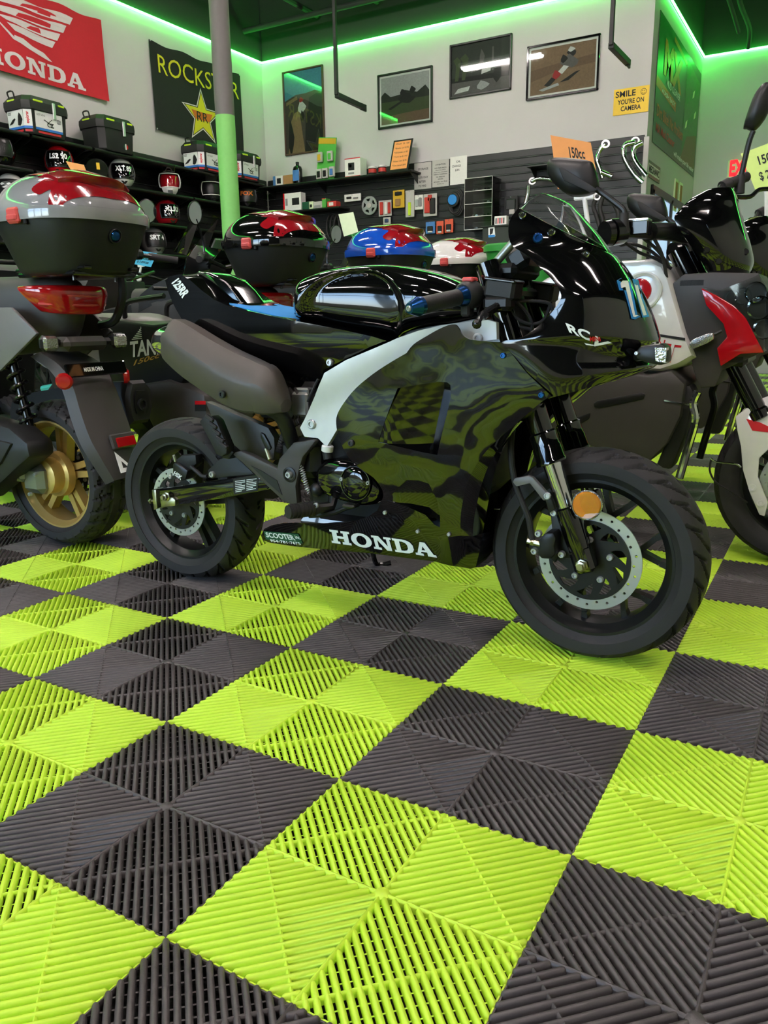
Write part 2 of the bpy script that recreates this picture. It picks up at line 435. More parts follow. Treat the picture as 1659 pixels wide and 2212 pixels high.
# ---------------------------------------------------------------- floor: slab and ribbed snap-together tiles
m = MB(); m.box(((XL + XR) / 2, (Y0 + YF) / 2, -.045), (XR - XL + .4, YF - Y0 + .4, .05), .001)
floor = struct(m.build('floor', 'slab', smooth=False))
T = .4
def tile_mesh(name, mt):
    m = MB(); h = T / 2; NR = 11
    def rib(a, b, w, z0, z1, rnd=True):
        a = Vector((a[0], a[1], 0)); b = Vector((b[0], b[1], 0)); L = (b - a).length
        if L < .008: return
        t = (b - a) / L; n = Vector((-t.y, t.x, 0)); e = min(w * .5, L * .3)
        prof = [(-.5, 0), (-.5, .62), (-.32, .9), (0, 1), (.32, .9), (.5, .62), (.5, 0)]
        rings = []
        for (s, k, hz) in ((0, .45, .7), (e * .5, .85, .93), (e, 1, 1), (L - e, 1, 1), (L - e * .5, .85, .93), (L, .45, .7)):
            rings.append([a + t * s + n * (q * w * k) + Vector((0, 0, z0 + (z1 - z0) * r * hz)) for q, r in prof])
        m.loft(rings, cap=True)
    for sx in (-1, 1):
        for sy in (-1, 1):
            st = h / NR
            # ribs run along the diagonal from the tile corner to its centre
            for k in range(-NR + 1, NR):
                if k >= 0: a, b = (k * st, 0), (h, h - k * st)
                else: a, b = (0, -k * st), (h + k * st, h)
                rib((sx * a[0], sy * a[1]), (sx * b[0], sy * b[1]), .0086, -.012, 0)
            rib((sx * h, 0), (0, sy * h), .0055, -.012, -.0008)        # cross rib between edge middles
            for k in range(1, 16):                                      # thin lower webs across the ribs
                d = k * 2 * h / 16
                a, b = ((d, 0), (0, d)) if d <= h else ((h, d - h), (d - h, h))
                A = Vector((sx * a[0], sy * a[1], -.0085)); B = Vector((sx * b[0], sy * b[1], -.0085)); t = nrm(B - A); n = Vector((-t.y, t.x, 0)) * .0011
                m.add([A - n, A + n, B + n, B - n] + [p - Vector((0, 0, .006)) for p in (A - n, A + n, B + n, B - n)], [(0, 1, 2, 3), (0, 4, 5, 1), (2, 6, 7, 3)])
    for a, b in (((0, 0), (h, 0)), ((0, 0), (-h, 0)), ((0, 0), (0, h)), ((0, 0), (0, -h))): rib(a, b, .0075, -.012, 0)
    # thin rim below the rib ends
    for s in (-1, 1):
        m.box((s * (h - .0012), 0, -.0105), (.0022, T - .001, .011), .0003); m.box((0, s * (h - .0012), -.0105), (T - .001, .0022, .011), .0003)
    m.lathe([(0, .0003), (.009, .0003), (.012, -.002), (.012, -.01)], (0, 0, 0), (0, 0, 1), 12)
    return m.mesh(name, mt, ang=50, recalc=True)
tg = tile_mesh('tile_green', 'tile_green'); tb = tile_mesh('tile_black', 'tile_black')
cand = []
far = MB(); nfar = 0
i0, i1, j0, j1 = int(XL / T) - 1, int(XR / T), int(Y0 / T) - 1, int(YF / T)
for i in range(i0, i1 + 1):
    for j in range(j0, j1 + 1):
        c = Vector(((i + .5) * T, (j + .5) * T, 0)); d = c - CAM; dep = d.dot(FWD)
        u = 829.5 + FPX * d.dot(RGT) / dep if dep > .05 else -9999; v = 1106 - FPX * d.dot(UP) / dep if dep > .05 else -9999
        near_ = (dep > .05 and -700 < u < 2400 and 500 < v < 4000) or Vector((d.x, d.y)).length < 2.0
        cand.append((0 if near_ else 1, d.length, i, j, c))
cand.sort()
for k, (o_, d_, i, j, c) in enumerate(cand):
    g = (i + j) % 2 == 1
    if k < 300 and o_ == 0:
        t = bpy.data.objects.new('tile', tg if g else tb); COL.objects.link(t); t.location = c; t.parent = floor
    else:
        far.cm = 0 if g else 1
        n_ = 8
        for q in range(n_):                                # ribs of the tiles out of sight, coarser
            x = c.x - T / 2 + (q + .5) * T / n_; far.box((x, c.y, -.007), (T / n_ * .86, T - .002, .014), .003)
o = far.build('tile_field', ['tile_green', 'tile_black'], floor, recalc=False); o['kind'] = 'stuff'
# ---------------------------------------------------------------- green light strip round the wall tops
def strip(name, a, b, lbl):
    m = MB(); a = Vector(a); b = Vector(b); m.tube([a, b], .011, 8)
    o = m.build(name, 'led'); return tag(o, lbl, 'light strip', 'green light strips round the wall tops')
e = .02
strip('light_strip', (XL + e, Y0 + .1, ZL), (XL + e, YB - e, ZL), 'glowing green light strip along top of the banner wall')
strip('light_strip', (XL + e, YB - e, ZL), (XS + e, YB - e, ZL), 'glowing green light strip above the framed race photographs')
strip('light_strip', (XS + e, YB - e, ZL), (XS + e, YF - e, ZL), 'glowing green light strip above the big green cleaner poster')
strip('light_strip', (XS + e, YF - e, ZL), (XR - e, YF - e, ZL), 'glowing green light strip on far wall above the exit sign')
# ---------------------------------------------------------------- ceiling lamps
k = 0
for y in (-3.6, -.9, 1.8, 4.5):
    for x in (-3.9, -.9, 2.1):
        if y > 4 and x > 2: continue          # none over the alcove side
        r = thing('ceiling_lamp', 'white twin-tube lamp hanging under the dark ceiling, above the frame', 'lamp', (x, y, 4.2), 'ceiling tube lamps')
        m = MB(); m.box((x, y, 4.2), (1.25, .16, .05), .008); m.build('housing', 'fixture', r)
        for s in (-1, 1):
            m = MB(); m.tube([(x - .58, y + s * .045, 4.16), (x + .58, y + s * .045, 4.16)], .014, 8); m.build('tube', 'tube_light', r)
        for s in (-1, 1):
            m = MB(); m.tube([(x + s * .5, y, 4.22), (x + s * .5, y, ZC)], .003, 5); m.build('suspension_wire', 'duct', r)
# ---------------------------------------------------------------- ceiling services
def pipe(a, b, r, lbl, name='ceiling_pipe', n=14):
    m = MB(); m.tube([a, b], r, n); return tag(m.build(name, 'duct'), lbl, 'pipe', 'pipes and beams under the ceiling')
pipe((XL, 7.1, 4.03), (XS, 7.1, 4.03), .03, 'long dark sprinkler pipe running along under the ceiling')
pipe((-3.0, 5.4, 4.18), (-3.0, 7.38, 4.18), .1, 'fat dark round duct under the ceiling', 'ceiling_duct', 20)
for q, (x, w) in enumerate(((-5.0, .05), (-4.2, .06), (-2.2, .05), (-1.6, .05))):
    pipe((x, 5.6, 4.12), (x, YB - .02, 4.12), w * .6, 'thin dark conduit meeting the back wall above %s' % ('the corner', 'the tall framed photograph', 'the dark forest photograph', 'the brown dirt photograph')[q], 'ceiling_conduit', 8)
for q in range(12):
    m = MB(); y = -5.2 + q * 1.3; m.box(((XL + XR) / 2, y, 4.52), (XR - XL - .02, .09, .2), .01); tag(m.build('ceiling_joist', 'ceiling'), 'dark steel joist crossing the ceiling from wall to wall', 'joist', 'ceiling joists')
for pts, rr, lbl in (([at(1560, -40, 8.6), at(1578, 10, 9.0), at(1596, 70, 9.5)], .022, 'thin green-lit pipe hanging in the alcove ceiling'), ([at(1590, -40, 8.8), at(1600, 10, 9.2), at(1619, 62, 9.75), at(1616, 104, 9.95)], .026, 'bent pipe stub hanging in the alcove ceiling at right')):
    m = MB(); m.tube(crv(pts, 5), rr, 10); tag(m.build('ceiling_pipe', 'duct'), lbl, 'pipe', 'pipes and beams under the ceiling')
# ---------------------------------------------------------------- slatted display boards
pitch = .0762
def slatwall(name, a, b, axis, ztop, nrow):
    r = struct(bpy.data.objects.new(name, None)); COL.objects.link(r)
    r.location = (a, YB - .012, 0) if axis == 'x' else (XL + .012, a, 0)
    L = b - a; m = MB()
    if axis == 'x':
        m.box((L / 2, 0, 0), (L, .018, pitch - .012), .003); m.cm = 1; m.box((L / 2, -.003, -pitch / 2 + .002), (L, .014, .004), .001)
    else:
        m.box((0, L / 2, 0), (.018, L, pitch - .012), .003); m.cm = 1; m.box((.003, L / 2, -pitch / 2 + .002), (.014, L, .004), .001)
    me = m.mesh('slat', ['slat', 'slat_edge'], recalc=False)
    for q in range(nrow):
        o = bpy.data.objects.new('slat', me); COL.objects.link(o); o.parent = r; o.location = (0, 0, ztop - (q + .5) * pitch)
    m = MB()
    if axis == 'x': m.box((L / 2, .009, ztop / 2), (L, .004, ztop), .001)
    else: m.box((-.009, L / 2, ztop / 2), (.004, L, ztop), .001)
    bk = bpy.data.objects.new('backing', m.mesh('backing', 'slat', smooth=False)); COL.objects.link(bk); bk.parent = r
slatwall('trim_1', XL + .03, XS - .02, 'x', 2.43, 31)
slatwall('trim_2', Y0 + .1, YB - .03, 'y', 2.43, 31)
m = MB(); m.box((XS + .004, YB - .004, 1.2), (.05, .05, 2.42), .004); struct(m.build('trim_3', 'wall'))
# bright window low in the alcove wall
w = struct(bpy.data.objects.new('window_7', None)); COL.objects.link(w); w.location = (XS, 8.6, .9)
wz0, wz1, wy0, wy1 = .7, 1.98, 7.75, 9.7
m = MB()
for y in (wy0, (wy0 + wy1) / 2, wy1): m.box((XS + .012, y, (wz0 + wz1) / 2), (.03, .09, wz1 - wz0), .003)
for z in (wz0, wz1): m.box((XS + .012, (wy0 + wy1) / 2, z), (.03, wy1 - wy0 + .09, .08), .003)
m.build('window_frame', 'satin_black', w)
mat('window_lit', 'b9cfe8', .2, emit='a9c6ea', es=.75)
for y in ((wy0 * 3 + wy1) / 4, (wy0 + wy1 * 3) / 4):
    m = MB(); m.box((XS + .006, y, (wz0 + wz1) / 2), (.006, (wy1 - wy0) / 2 - .09, wz1 - wz0 - .08), .001); m.build('pane', 'window_lit', w)
# ---------------------------------------------------------------- round pillar
px_, py_ = -3.875, 4.357
r = struct(thing('pillar', 'round steel pillar, grey above and green below', 'pillar', (px_, py_, 0)))
m = MB(); m.lathe([(.077, 2.345), (.077, ZC)], (px_, py_, 0), (0, 0, 1), 28); m.build('upper_band', 'pole_grey', r)
m = MB(); m.lathe([(.0775, 0), (.0775, 2.345), (.077, 2.346)], (px_, py_, 0), (0, 0, 1), 28); m.build('lower_band', 'pole_green', r)
m = MB(); m.lathe([(.13, 0), (.13, .012), (.08, .016)], (px_, py_, 0), (0, 0, 1), 24); m.build('base_plate', 'pole_grey', r)
# ================================================================ wheels (shared by all the machines)
def tyre(m, c, R, w, rb, groove, n=360, crown=None, K=26):
    """tyre round the y axis: crown profile with grooves pressed in; groove(s, t) -> 0..1, s along the tread in metres, t -1..1 across"""
    c = Vector(c); prof = []
    hw = w / 2
    for k in range(K + 1):                        # tread from -1 to 1
        t = -1 + 2 * k / K; a = t * 1.12
        y = hw * math.sin(a) / math.sin(1.12); r = R - (crown or .42) * hw * (1 - math.cos(a)) / (1 - math.cos(1.12)) * .9
        prof.append((r, y, t))
    re = prof[-1][0]
    side = [(re - .012, hw * 1.0), (re - .024, hw * .985), ((re + rb) / 2, hw * .95), (rb + .012, hw * .82), (rb + .004, hw * .76), (rb, hw * .7)]
    full = [(r, -y, None) for r, y in side[::-1]] + prof + [(r, y, None) for r, y in side]
    rings = []
    for i in range(n):
        a = 2 * PI * i / n; s = a * R; ring = []
        for r, y, t in full:
            d = 0
            if t is not None: d = groove(s, t) * .008
            ring.append(c + Vector((math.cos(a) * (r - d), y, math.sin(a) * (r - d))))
        rings.append(ring)
    rings.append(rings[0]); m.loft(rings, cap=False, closed=False); return m
def notch(u, w, e): return max(0., min(1., (w / 2 - abs(u - w / 2)) / e + .35)) if u < w * 1.2 else 0.
def groove_sport(s, t):
    per = 2 * PI * .238 / 24
    f = 0.
    for sg, ph in ((1, 0.), (-1, .5)):
        tt = t * sg
        if tt < .02: continue
        u = (s / per + ph - tt * 1.25 + .12 * math.sin(tt * 5)) % 1.
        if .06 < tt < .9: f = max(f, notch(u, .17, .05))
        u2 = (s / per + ph + .5 - tt * .8) % 1.
        if .38 < tt < .97: f = max(f, notch(u2, .13, .05))
    return f
def groove_block(s, t):
    per = .052
    u = (s / per + (.5 if t < 0 else 0) + .8 * abs(t)) % 1.
    v = abs(t)
    if u < .14 and v > .18: return 1
    if abs(v - .22) < .03 and (s / per * 1 % 1.) < .75: return 1
    if abs(v - .62 - .05 * math.sin(s / per * 2 * PI)) < .028: return 1
    return 0
def rim(m, c, rb, w, n=64):
    h = w / 2
    m.lathe([(rb + .006, -h), (rb + .004, -h - .003), (rb - .002, -h - .003), (rb - .008, -h + .006), (rb - .018, -h + .016), (rb - .020, -h * .3), (rb - .020, h * .3), (rb - .018, h - .016), (rb - .008, h - .006), (rb - .002, h + .003), (rb + .004, h + .003), (rb + .006, h), (rb - .004, h * .7), (rb - .008, 0), (rb - .004, -h * .7), (rb + .006, -h)], c, (0, 1, 0), n)
def bar2(m, a, b, w, h, y, yt):
    """flat bar in the wheel plane from a to b (x,z), width w at a, h at b, between y and yt"""
    a = Vector((a[0], 0, a[1])); b = Vector((b[0], 0, b[1])); t = nrm(b - a); n = Vector((-t.z, 0, t.x))
    r = []
    for p, q in ((a, w), (b, h)):
        r.append([p + n * q / 2 + Vector((0, y, 0)), p + n * q / 2 + Vector((0, yt, 0)), p - n * q / 2 + Vector((0, yt, 0)), p - n * q / 2 + Vector((0, y, 0))])
    m.loft(r)
def polar(c, r, a): return (c[0] + r * math.cos(a), c[1] + r * math.sin(a))
def wheel(parent, c, R, w, rb, groove, mt_rim, nsp=6, style='y', n=300, disc=None, disc_y=None, hub_w=.07, spoke_w=.014):
    c = Vector(c); root = bpy.data.objects.new('wheel', None); COL.objects.link(root); root.parent = parent; root.location = c - parent_off(parent)
    m = MB(); tyre(m, c, R, w, rb, groove, n, None, 56 if n > 400 else 26); m.build('tyre', 'rubber', root, ang=40, recalc=False)
    m = MB(); rim(m, c, rb, w * .72)
    cc = (c.x, c.z)
    for k in range(nsp):
        a = 2 * PI * k / nsp + .2; y = c.y
        if style == 'y':
            p1 = polar(cc, .035, a); p2 = polar(cc, rb * .55, a)
            bar2(m, p1, p2, spoke_w * 1.6, spoke_w * 1.1, y - .012, y + .012)
            for s in (-1, 1):
                q = polar(cc, rb * .8, a + s * .2); bar2(m, p2, q, spoke_w * .9, spoke_w * .8, y - .011, y + .011); bar2(m, q, polar(cc, rb - .012, a + s * .23), spoke_w * .8, spoke_w * 1.2, y - .013, y + .013)
        else:
            for s in (-1, 1):
                bar2(m, polar(cc, .045, a + s * .25), polar(cc, rb - .012, a + s * .13), spoke_w * 1.2, spoke_w, y - .016, y + .016)
    h = hub_w / 2
    m.lathe([(0, -h), (.022, -h), (.026, -h + .004), (.03, -h * .5), (.045, -.012), (.045, .012), (.03, h * .5), (.026, h - .004), (.022, h), (0, h)], c, (0, 1, 0), 24)
    m.build('rim', mt_rim, root)
    if disc:
        y = disc_y; m = MB(); N = 28
        holes = [circ(*polar(cc, disc * (.9 if k % 2 else .845), 2 * PI * k / N), .0032, 8) for k in range(N)]
        xz(m, circ(cc[0], cc[1], disc, 72), y - .002, y + .002, [circ(cc[0], cc[1], disc * .77, 60)[::-1]] + holes)
        m.build('brake_disc', 'steel', root)
        m = MB(); hs = []
        for k in range(10):
            a = 2 * PI * k / 10
            hs.append([polar(cc, disc * .70, a), polar(cc, disc * .73, a + .22), polar(cc, disc * .68, a + .42), polar(cc, disc * .56, a + .50), polar(cc, disc * .46, a + .52), polar(cc, disc * .5, a + .38), polar(cc, disc * .58, a + .2)])
        xz(m, circ(cc[0], cc[1], disc * .795, 60), y - .0045, y - .001, hs)
        for k in range(5):
            a = 2 * PI * k / 5 + .3; p = polar(cc, disc * .4, a)
        m.build('disc_carrier', 'satin_black', root)
        for k in range(5):
            a = 2 * PI * k / 5 + .3; p = polar(cc, disc * .42, a); bolt(root, (p[0], y - .005, p[1]), (0, -1, 0), .0075, h=.006)
    return root
# ================================================================ the black race-style minibike
YC = .70
FX, FZ, FR = .232, .238, .238
RX, RZ, RR = -.968, .240, .240
bike = thing('motorcycle', 'black race-style minibike with full fairing and silver frame on the checkered floor', 'motorcycle', (-.37, YC, 0))
wheel(bike, (FX, YC, FZ), FR, .122, .172, groove_sport, 'satin_black', 6, 'y', 600, .112, YC - .055)
wheel(bike, (RX, YC, RZ), RR, .13, .17, groove_sport, 'satin_black', 5, 'd', 600, .1, YC - .06)
# raised maker's word on the front tyre wall
m = MB()
def sw(a, b):
    an = -PI / 2 - .62 + a * .5; r = .190 + b * .015
    return Vector((FX + .0 + r * math.cos(an), YC - .0605 + .002 * abs(.5 - b), FZ + r * math.sin(an)))
text_fn(m, 'REDONS', lambda a, b: sw(1 - a, 1 - b), bold=.01); m.build('tyre_lettering', 'rubber_side', bike, smooth=False)
# ---------------------------------------------------------------- fork
def fork(yf, full):
    A = Vector((.0, yf, .845)); ax = Vector((.228, yf, .25)); d = ax - A; L = d.length; t = d / L
    at_ = lambda z: A + d * ((A.z - z) / (A.z - ax.z))
    leg = bpy.data.objects.new('fork_leg', None); COL.objects.link(leg); leg.parent = bike; leg.location = at_(.5) - bike.location
    m = MB(); p = at_(.475)
    m.tube([at_(.86), at_(.5)], .0245, 20); m.lathe([(.0245, 0), (.029, .004), (.029, .03), (.031, .034), (.031, .06), (.033, .063), (.033, .069), (.022, .071)], at_(.515), t, 20); m.build('fork_tube', 'gloss_black', leg)
    m = MB(); m.tube([at_(.46), at_(.34)], .0205, 20); m.build('fork_slider', 'chrome', leg)
    m = MB(); b = at_(.24)
    m.lathe([(.02, 0), (.0255, .004), (.0255, .075), (.023, .1), (.021, .13), (0, .131)], at_(.36), t, 18)
    m.box(ax + Vector((.0, 0, .0)), (.045, .04, .06), .008, Matrix.Rotation(-.36, 3, 'Y')); m.build('fork_bottom', 'gloss_black', leg)
    return leg
fk = fork(YC - .088, True); fork(YC + .088, True)
m = MB(); m.cyl((FX, YC - .125, FZ + .004), (FX, YC + .125, FZ + .004), .007, 12); m.lathe([(0, 0), (.0135, 0), (.0135, .003), (.011, .004), (.011, .013), (.007, .014), (.007, .02), (0, .02)], (FX, YC - .11, FZ + .004), (0, -1, 0), 6)
m.build('axle', 'zinc', bike)
# triple clamps and steering head
m = MB()
for z, x in ((.80, .02), (.60, .095)):
    m.box((x - .005, YC, z), (.06, .235, .026), .008)
m.tube([(.0, YC, .83), (.085, YC, .59)], .03, 14); m.build('triple_clamp', 'satin_black', bike)
# front brake: caliper, carrier, hose
m = prism_y([(1190, 1105), (1208, 1095), (1222, 1130), (1245, 1190), (1250, 1205), (1222, 1205), (1213, 1190), (1200, 1215), (1187, 1200), (1196, 1160)], YC - .085, YC - .07, .62); m.build('caliper_carrier', 'satin_black', bike, bevel=.0015)
cal = prism_y([(1165, 1165), (1180, 1150), (1198, 1148), (1204, 1162), (1200, 1178), (1203, 1195), (1192, 1206), (1172, 1205), (1162, 1193), (1168, 1180)], YC - .125, YC - .05, .585).build('brake_caliper', 'satin_black', bike, bevel=.005)
for u, v in ((1197, 1107), (1155, 1190), (1164, 1152), (1214, 1197)):
    bolt(bike, at(u, v, YC - .095) , (0, -1, 0), .008, h=.008)
m = MB(); m.cyl(at(1140, 1168, .6), at(1168, 1175, .6), .0065, 10); m.lathe([(.009, 0), (.009, .006)], at(1148, 1170, .6), at(1168, 1175, .6) - at(1140, 1168, .6), 6); m.build('banjo_bolt', 'zinc', bike)
m = MB(); m.tube(crv([at(1118, 880, .66), at(1106, 935, .61), at(1104, 985, .595), at(1112, 1040, .595), at(1128, 1085, .595), at(1142, 1120, .595), at(1147, 1150, .6), at(1150, 1168, .6)], 5), .0068, 10); m.build('brake_hose', 'rubber', bike)
prism_y([(1110, 1040), (1114, 1032), (1142, 1027), (1153, 1030), (1184, 1065), (1188, 1078), (1176, 1080), (1147, 1043), (1118, 1050)], YC - .118, YC - .104, .59).build('hose_bracket', 'mid_grey', bike, bevel=.002)
m = prism_y([(1180, 1065), (1190, 1068), (1200, 1098), (1188, 1108), (1180, 1082)], YC - .112, YC - .1, .593); m.build('hose_link', 'satin_black', bike, bevel=.002)
bolt(bike, at(1182, 1071, YC - .118), (0, -1, 0), .008); bolt(bike, at(1147, 1150, YC - .1), (0, -1, 0), .005)
# amber reflector on the fork, wrapped in film
p = at(1268, 1091, YC - .123)
rf = bpy.data.objects.new('reflector', None); COL.objects.link(rf); rf.parent = bike; rf.location = p - bike.location
m = MB(); m.lathe([(0, -.002), (.0285, -.002), (.0285, .004), (.026, .007), (0, .007)], p, (.12, -1, .05), 32); m.build('lens', 'orange_lens', rf)
m = MB(); m.lathe([(0, -.004), (.031, -.004), (.031, .002), (.029, .004)], p, (.12, -1, .05), 32); m.build('reflector_rim', 'lens', rf)
m = MB(); m.add([at(1246, 1078, YC - .13), at(1274, 1053, YC - .134), at(1299, 1088, YC - .134), at(1296, 1108, YC - .132), at(1270, 1124, YC - .134), at(1240, 1112, YC - .13)], [(0, 1, 2, 3, 4, 5)]); m.build('film_wrap', 'clear_thin', rf, smooth=False)
m = MB(); m.tube([at(1262, 1092, YC - .12), at(1235, 1098, YC - .09)], .006, 8); m.build('reflector_stem', 'satin_black', rf)
# ---------------------------------------------------------------- nose fairing: U-shaped sections wrapped round the front
def ubody(rows, yc, nth, a=.85, sub=4, nlim=None):
    """rows: (rear u,v, tip u,v, half width). returns grid of points, near rear -> tip -> far rear"""
    W = []
    for (ru, rv, tu, tv, w) in rows:
        p = at(ru, rv, yc - w); q = at(tu, tv, yc); W.append((p.x, p.z, q.x, q.z, w))
    W = cr(W, sub); G = []
    for (xr, zr, xt, zt, w) in W:
        line = []
        for k in range(2 * nth + 1):
            th = -PI / 2 + PI * k / (2 * nth) ; t = abs(math.cos(th)); c = abs(math.sin(th)) ** a
            s = t
            line.append(Vector((xr + (xt - xr) * s, yc + (-w if k < nth else w) * c, zr + (zt - zr) * s)))
        G.append(line)
    return G
def ushell(m, G, thick=.004, yc=YC):
    m.loft(G, cap=False, closed=False)
    n = len(G[0]); mid = n // 2; G2 = []
    for l in G:
        cx = min(l[0].x, l[mid].x)
        G2.append([p + nrm(Vector((cx - .06, yc, p.z)) - p) * thick for p in l])
    m.loft([l[::-1] for l in G2], cap=False, closed=False)
    for l, l2 in ((G[0], G2[0]), (G[-1], G2[-1])): m.loft([l, l2], cap=False, closed=False)
    m.loft([[l[0] for l in G], [l[0] for l in G2]], cap=False, closed=False); m.loft([[l[-1] for l in G], [l[-1] for l in G2]], cap=False, closed=False)
nose_rows = [(1184, 861, 1380, 808, .185), (1150, 818, 1414, 790, .191), (1112, 770, 1404, 772, .196), (1083, 740, 1421, 738, .198), (1130, 727, 1419, 722, .194), (1178, 690, 1408, 688, .182), (1210, 649, 1391, 650, .176),
    (1208, 626, 1376, 622, .172), (1189, 600, 1358, 594, .166), (1163, 574, 1343, 572, .16), (1133, 548, 1331, 557, .152), (1105, 529, 1325, 551, .147), (1098, 499, 1321, 548, .142), (1103, 472, 1319, 547, .138), (1120, 449, 1317, 546, .132)]
NG = ubody(nose_rows, YC, 22)
m = MB(); ushell(m, NG); m.build('nose_fairing', 'gloss_black', bike, ang=60)
scr_rows = [(1120, 449, 1317, 546, .131), (1126, 445, 1290, 508, .125), (1133, 440, 1263, 477, .118), (1142, 432, 1241, 453, .108), (1152, 425, 1222, 435, .096), (1163, 419, 1200, 424, .08)]
SG = ubody(scr_rows, YC, 18)
m = MB(); ushell(m, SG, .002); ws = m.build('windscreen', 'clear', bike, ang=80)
def surf_pt(G, u, v):
    """point of a shell's near half that projects closest to pixel u,v"""
    best = None
    for l in G:
        for p in l[:len(l) // 2 + 5]:
            d = p - CAM; z = d.dot(FWD); a = 829.5 + FPX * d.dot(RGT) / z - u; b = 1106 - FPX * d.dot(UP) / z - v; e = a * a + b * b
            if best is None or e < best[0]: best = (e, p)
    return best[1]
def surf_dense(G, k=3):
    g = [crv(l, k) for l in G]; return [crv(c, k) for c in zip(*g)]
ND = [list(c) for c in zip(*surf_dense(NG, 3))]
for u, v in ((1128, 463), (1192, 502), (1265, 549)):
    p = surf_pt(ND, u, v); bolt(bike, p, (.2, -1, .2), .0075, 'screen_screw', 'chrome', .005)
for u, v in ((1164, 515),):
    p = surf_pt(ND, u, v); bolt(bike, p, (.2, -1, .1), .010, 'mirror_mount_bolt', 'blue_anod', .006)
def decal(G, name, mt, fn_px, parent=bike, lift=.0012):
    pass
def map_quad(c4):
    """bilinear pixel map: a,b -> pixel; corners bottom-left, bottom-right, top-right, top-left"""
    (x0, y0), (x1, y1), (x2, y2), (x3, y3) = c4
    return lambda a, b: ((x0 * (1 - a) + x1 * a) * (1 - b) + (x3 * (1 - a) + x2 * a) * b, (y0 * (1 - a) + y1 * a) * (1 - b) + (y3 * (1 - a) + y2 * a) * b)
NQ = [p for l in ND for p in l[:len(l) // 2 + 10]]
NQP = []
for p in NQ:
    d = p - CAM; z = d.dot(FWD); NQP.append((829.5 + FPX * d.dot(RGT) / z, 1106 - FPX * d.dot(UP) / z))
def on_nose(u, v, lift=.0016):
    # inverse-distance blend of the nearest surface points, a touch proud of the shell
    bs = sorted(((a - u) ** 2 + (b - v) ** 2, i) for i, (a, b) in enumerate(NQP) if abs(a - u) < 14 and abs(b - v) < 14)[:4]
    if not bs: bs = sorted(((a - u) ** 2 + (b - v) ** 2, i) for i, (a, b) in enumerate(NQP))[:3]
    w = [1 / (e + .05) for e, i in bs]; y = sum(wi * (NQ[i] - CAM).dot(FWD) for wi, (e, i) in zip(w, bs)) / sum(w)
    d = ray(u, v); return CAM + d * (y - lift)
# number plate digits: blue outline and white body
def dec_poly(name, mt, px, lift, n=4, parent=bike):
    px = densify(px, 12); m = MB(); tri = tessellate_polygon([[Vector((a, b, 0)) for a, b in px]])
    m.add([on_nose(a, b, lift) for a, b in px], [tuple(t) for t in tri]); return m.build(name, mt, parent, smooth=False)
num = bpy.data.objects.new('race_number', None); COL.objects.link(num); num.parent = bike
dec_poly('number_outline', 'decal_blue', [(1332, 606), (1340, 601), (1360, 600), (1369, 640), (1377, 680), (1384, 684), (1372, 690), (1364, 688), (1358, 662), (1348, 627), (1338, 627)], .003, parent=num)
dec_poly('number_white', 'decal_white', [(1340, 612), (1345, 606), (1357, 606), (1364, 640), (1372, 680), (1380, 681), (1372, 685), (1368, 684), (1360, 655), (1351, 620), (1342, 622)], .0045, parent=num)
dec_poly('number_outline', 'decal_blue', [(1366, 602), (1379, 604), (1388, 640), (1401, 680), (1403, 684), (1388, 686), (1378, 650)], .003, parent=num)
dec_poly('number_white', 'decal_white', [(1369, 608), (1376, 608), (1384, 640), (1397, 680), (1390, 682), (1380, 650)], .0045, parent=num)
m = MB()
for s_, qq in (('RC', [(1230, 718), (1276, 738), (1274, 716), (1221, 697)]), ('V', [(1274, 747), (1294, 749), (1322, 741), (1286, 725)])):
    q = map_quad(qq); text_fn(m, s_, lambda a, b: on_nose(*q(a, b), .003), bold=.035)
m.add([on_nose(*p_, .003) for p_ in ((1262, 741), (1272, 743), (1290, 746), (1280, 747), (1266, 745))], [(0, 1, 2, 3, 4)])
m.build('side_lettering', 'decal_white', bike, smooth=False)
m = MB(); q2 = map_quad([(1274, 738), (1298, 737), (1296, 728), (1274, 727)]); text_fn(m, 'MINI', lambda a, b: on_nose(*q2(a, b), .0045), bold=.03); m.build('small_lettering', 'decal_red', bike, smooth=False)
# signal lamp under the nose and the dark mouth behind it
wl = bpy.data.objects.new('signal_lamp', None); COL.objects.link(wl); wl.parent = bike
y_ = YC - .12
prism_y([(1372, 762), (1382, 748), (1412, 744), (1428, 742), (1440, 752), (1441, 782), (1428, 790), (1400, 785), (1374, 775)], y_, y_ + .05).build('lamp_housing', 'satin_black', wl, bevel=.006)
m = MB(); a, b, c, d = at(1415, 751, y_ - .002), at(1440, 751, y_ - .002), at(1438, 784, y_ - .002), at(1416, 780, y_ - .002)
m.plate([(p.x, p.z) for p in (a, b, c, d)], [], lambda s, t, h: Vector((s, h, t)), y_ - .004, y_ + .02); m.build('lamp_lens', 'lens', wl)
m = MB(); m.cyl(at(1385, 768, y_ + .02), at(1360, 775, y_ + .08), .008, 10); m.build('lamp_stem', 'satin_black', wl)
bolt(wl, at(1375, 763, y_ - .002), (0, -1, 0), .004)
# fairing stay rods seen through the gap
for ys in (YC - .07, YC + .07):
    m = MB(); m.tube([at(1052, 589, YC - .07) + Vector((0, ys - YC + .07, 0)), at(1112, 520, YC - .07) + Vector((0, ys - YC + .07, 0))], .009, 12); m.build('fairing_stay', 'alu', bike)
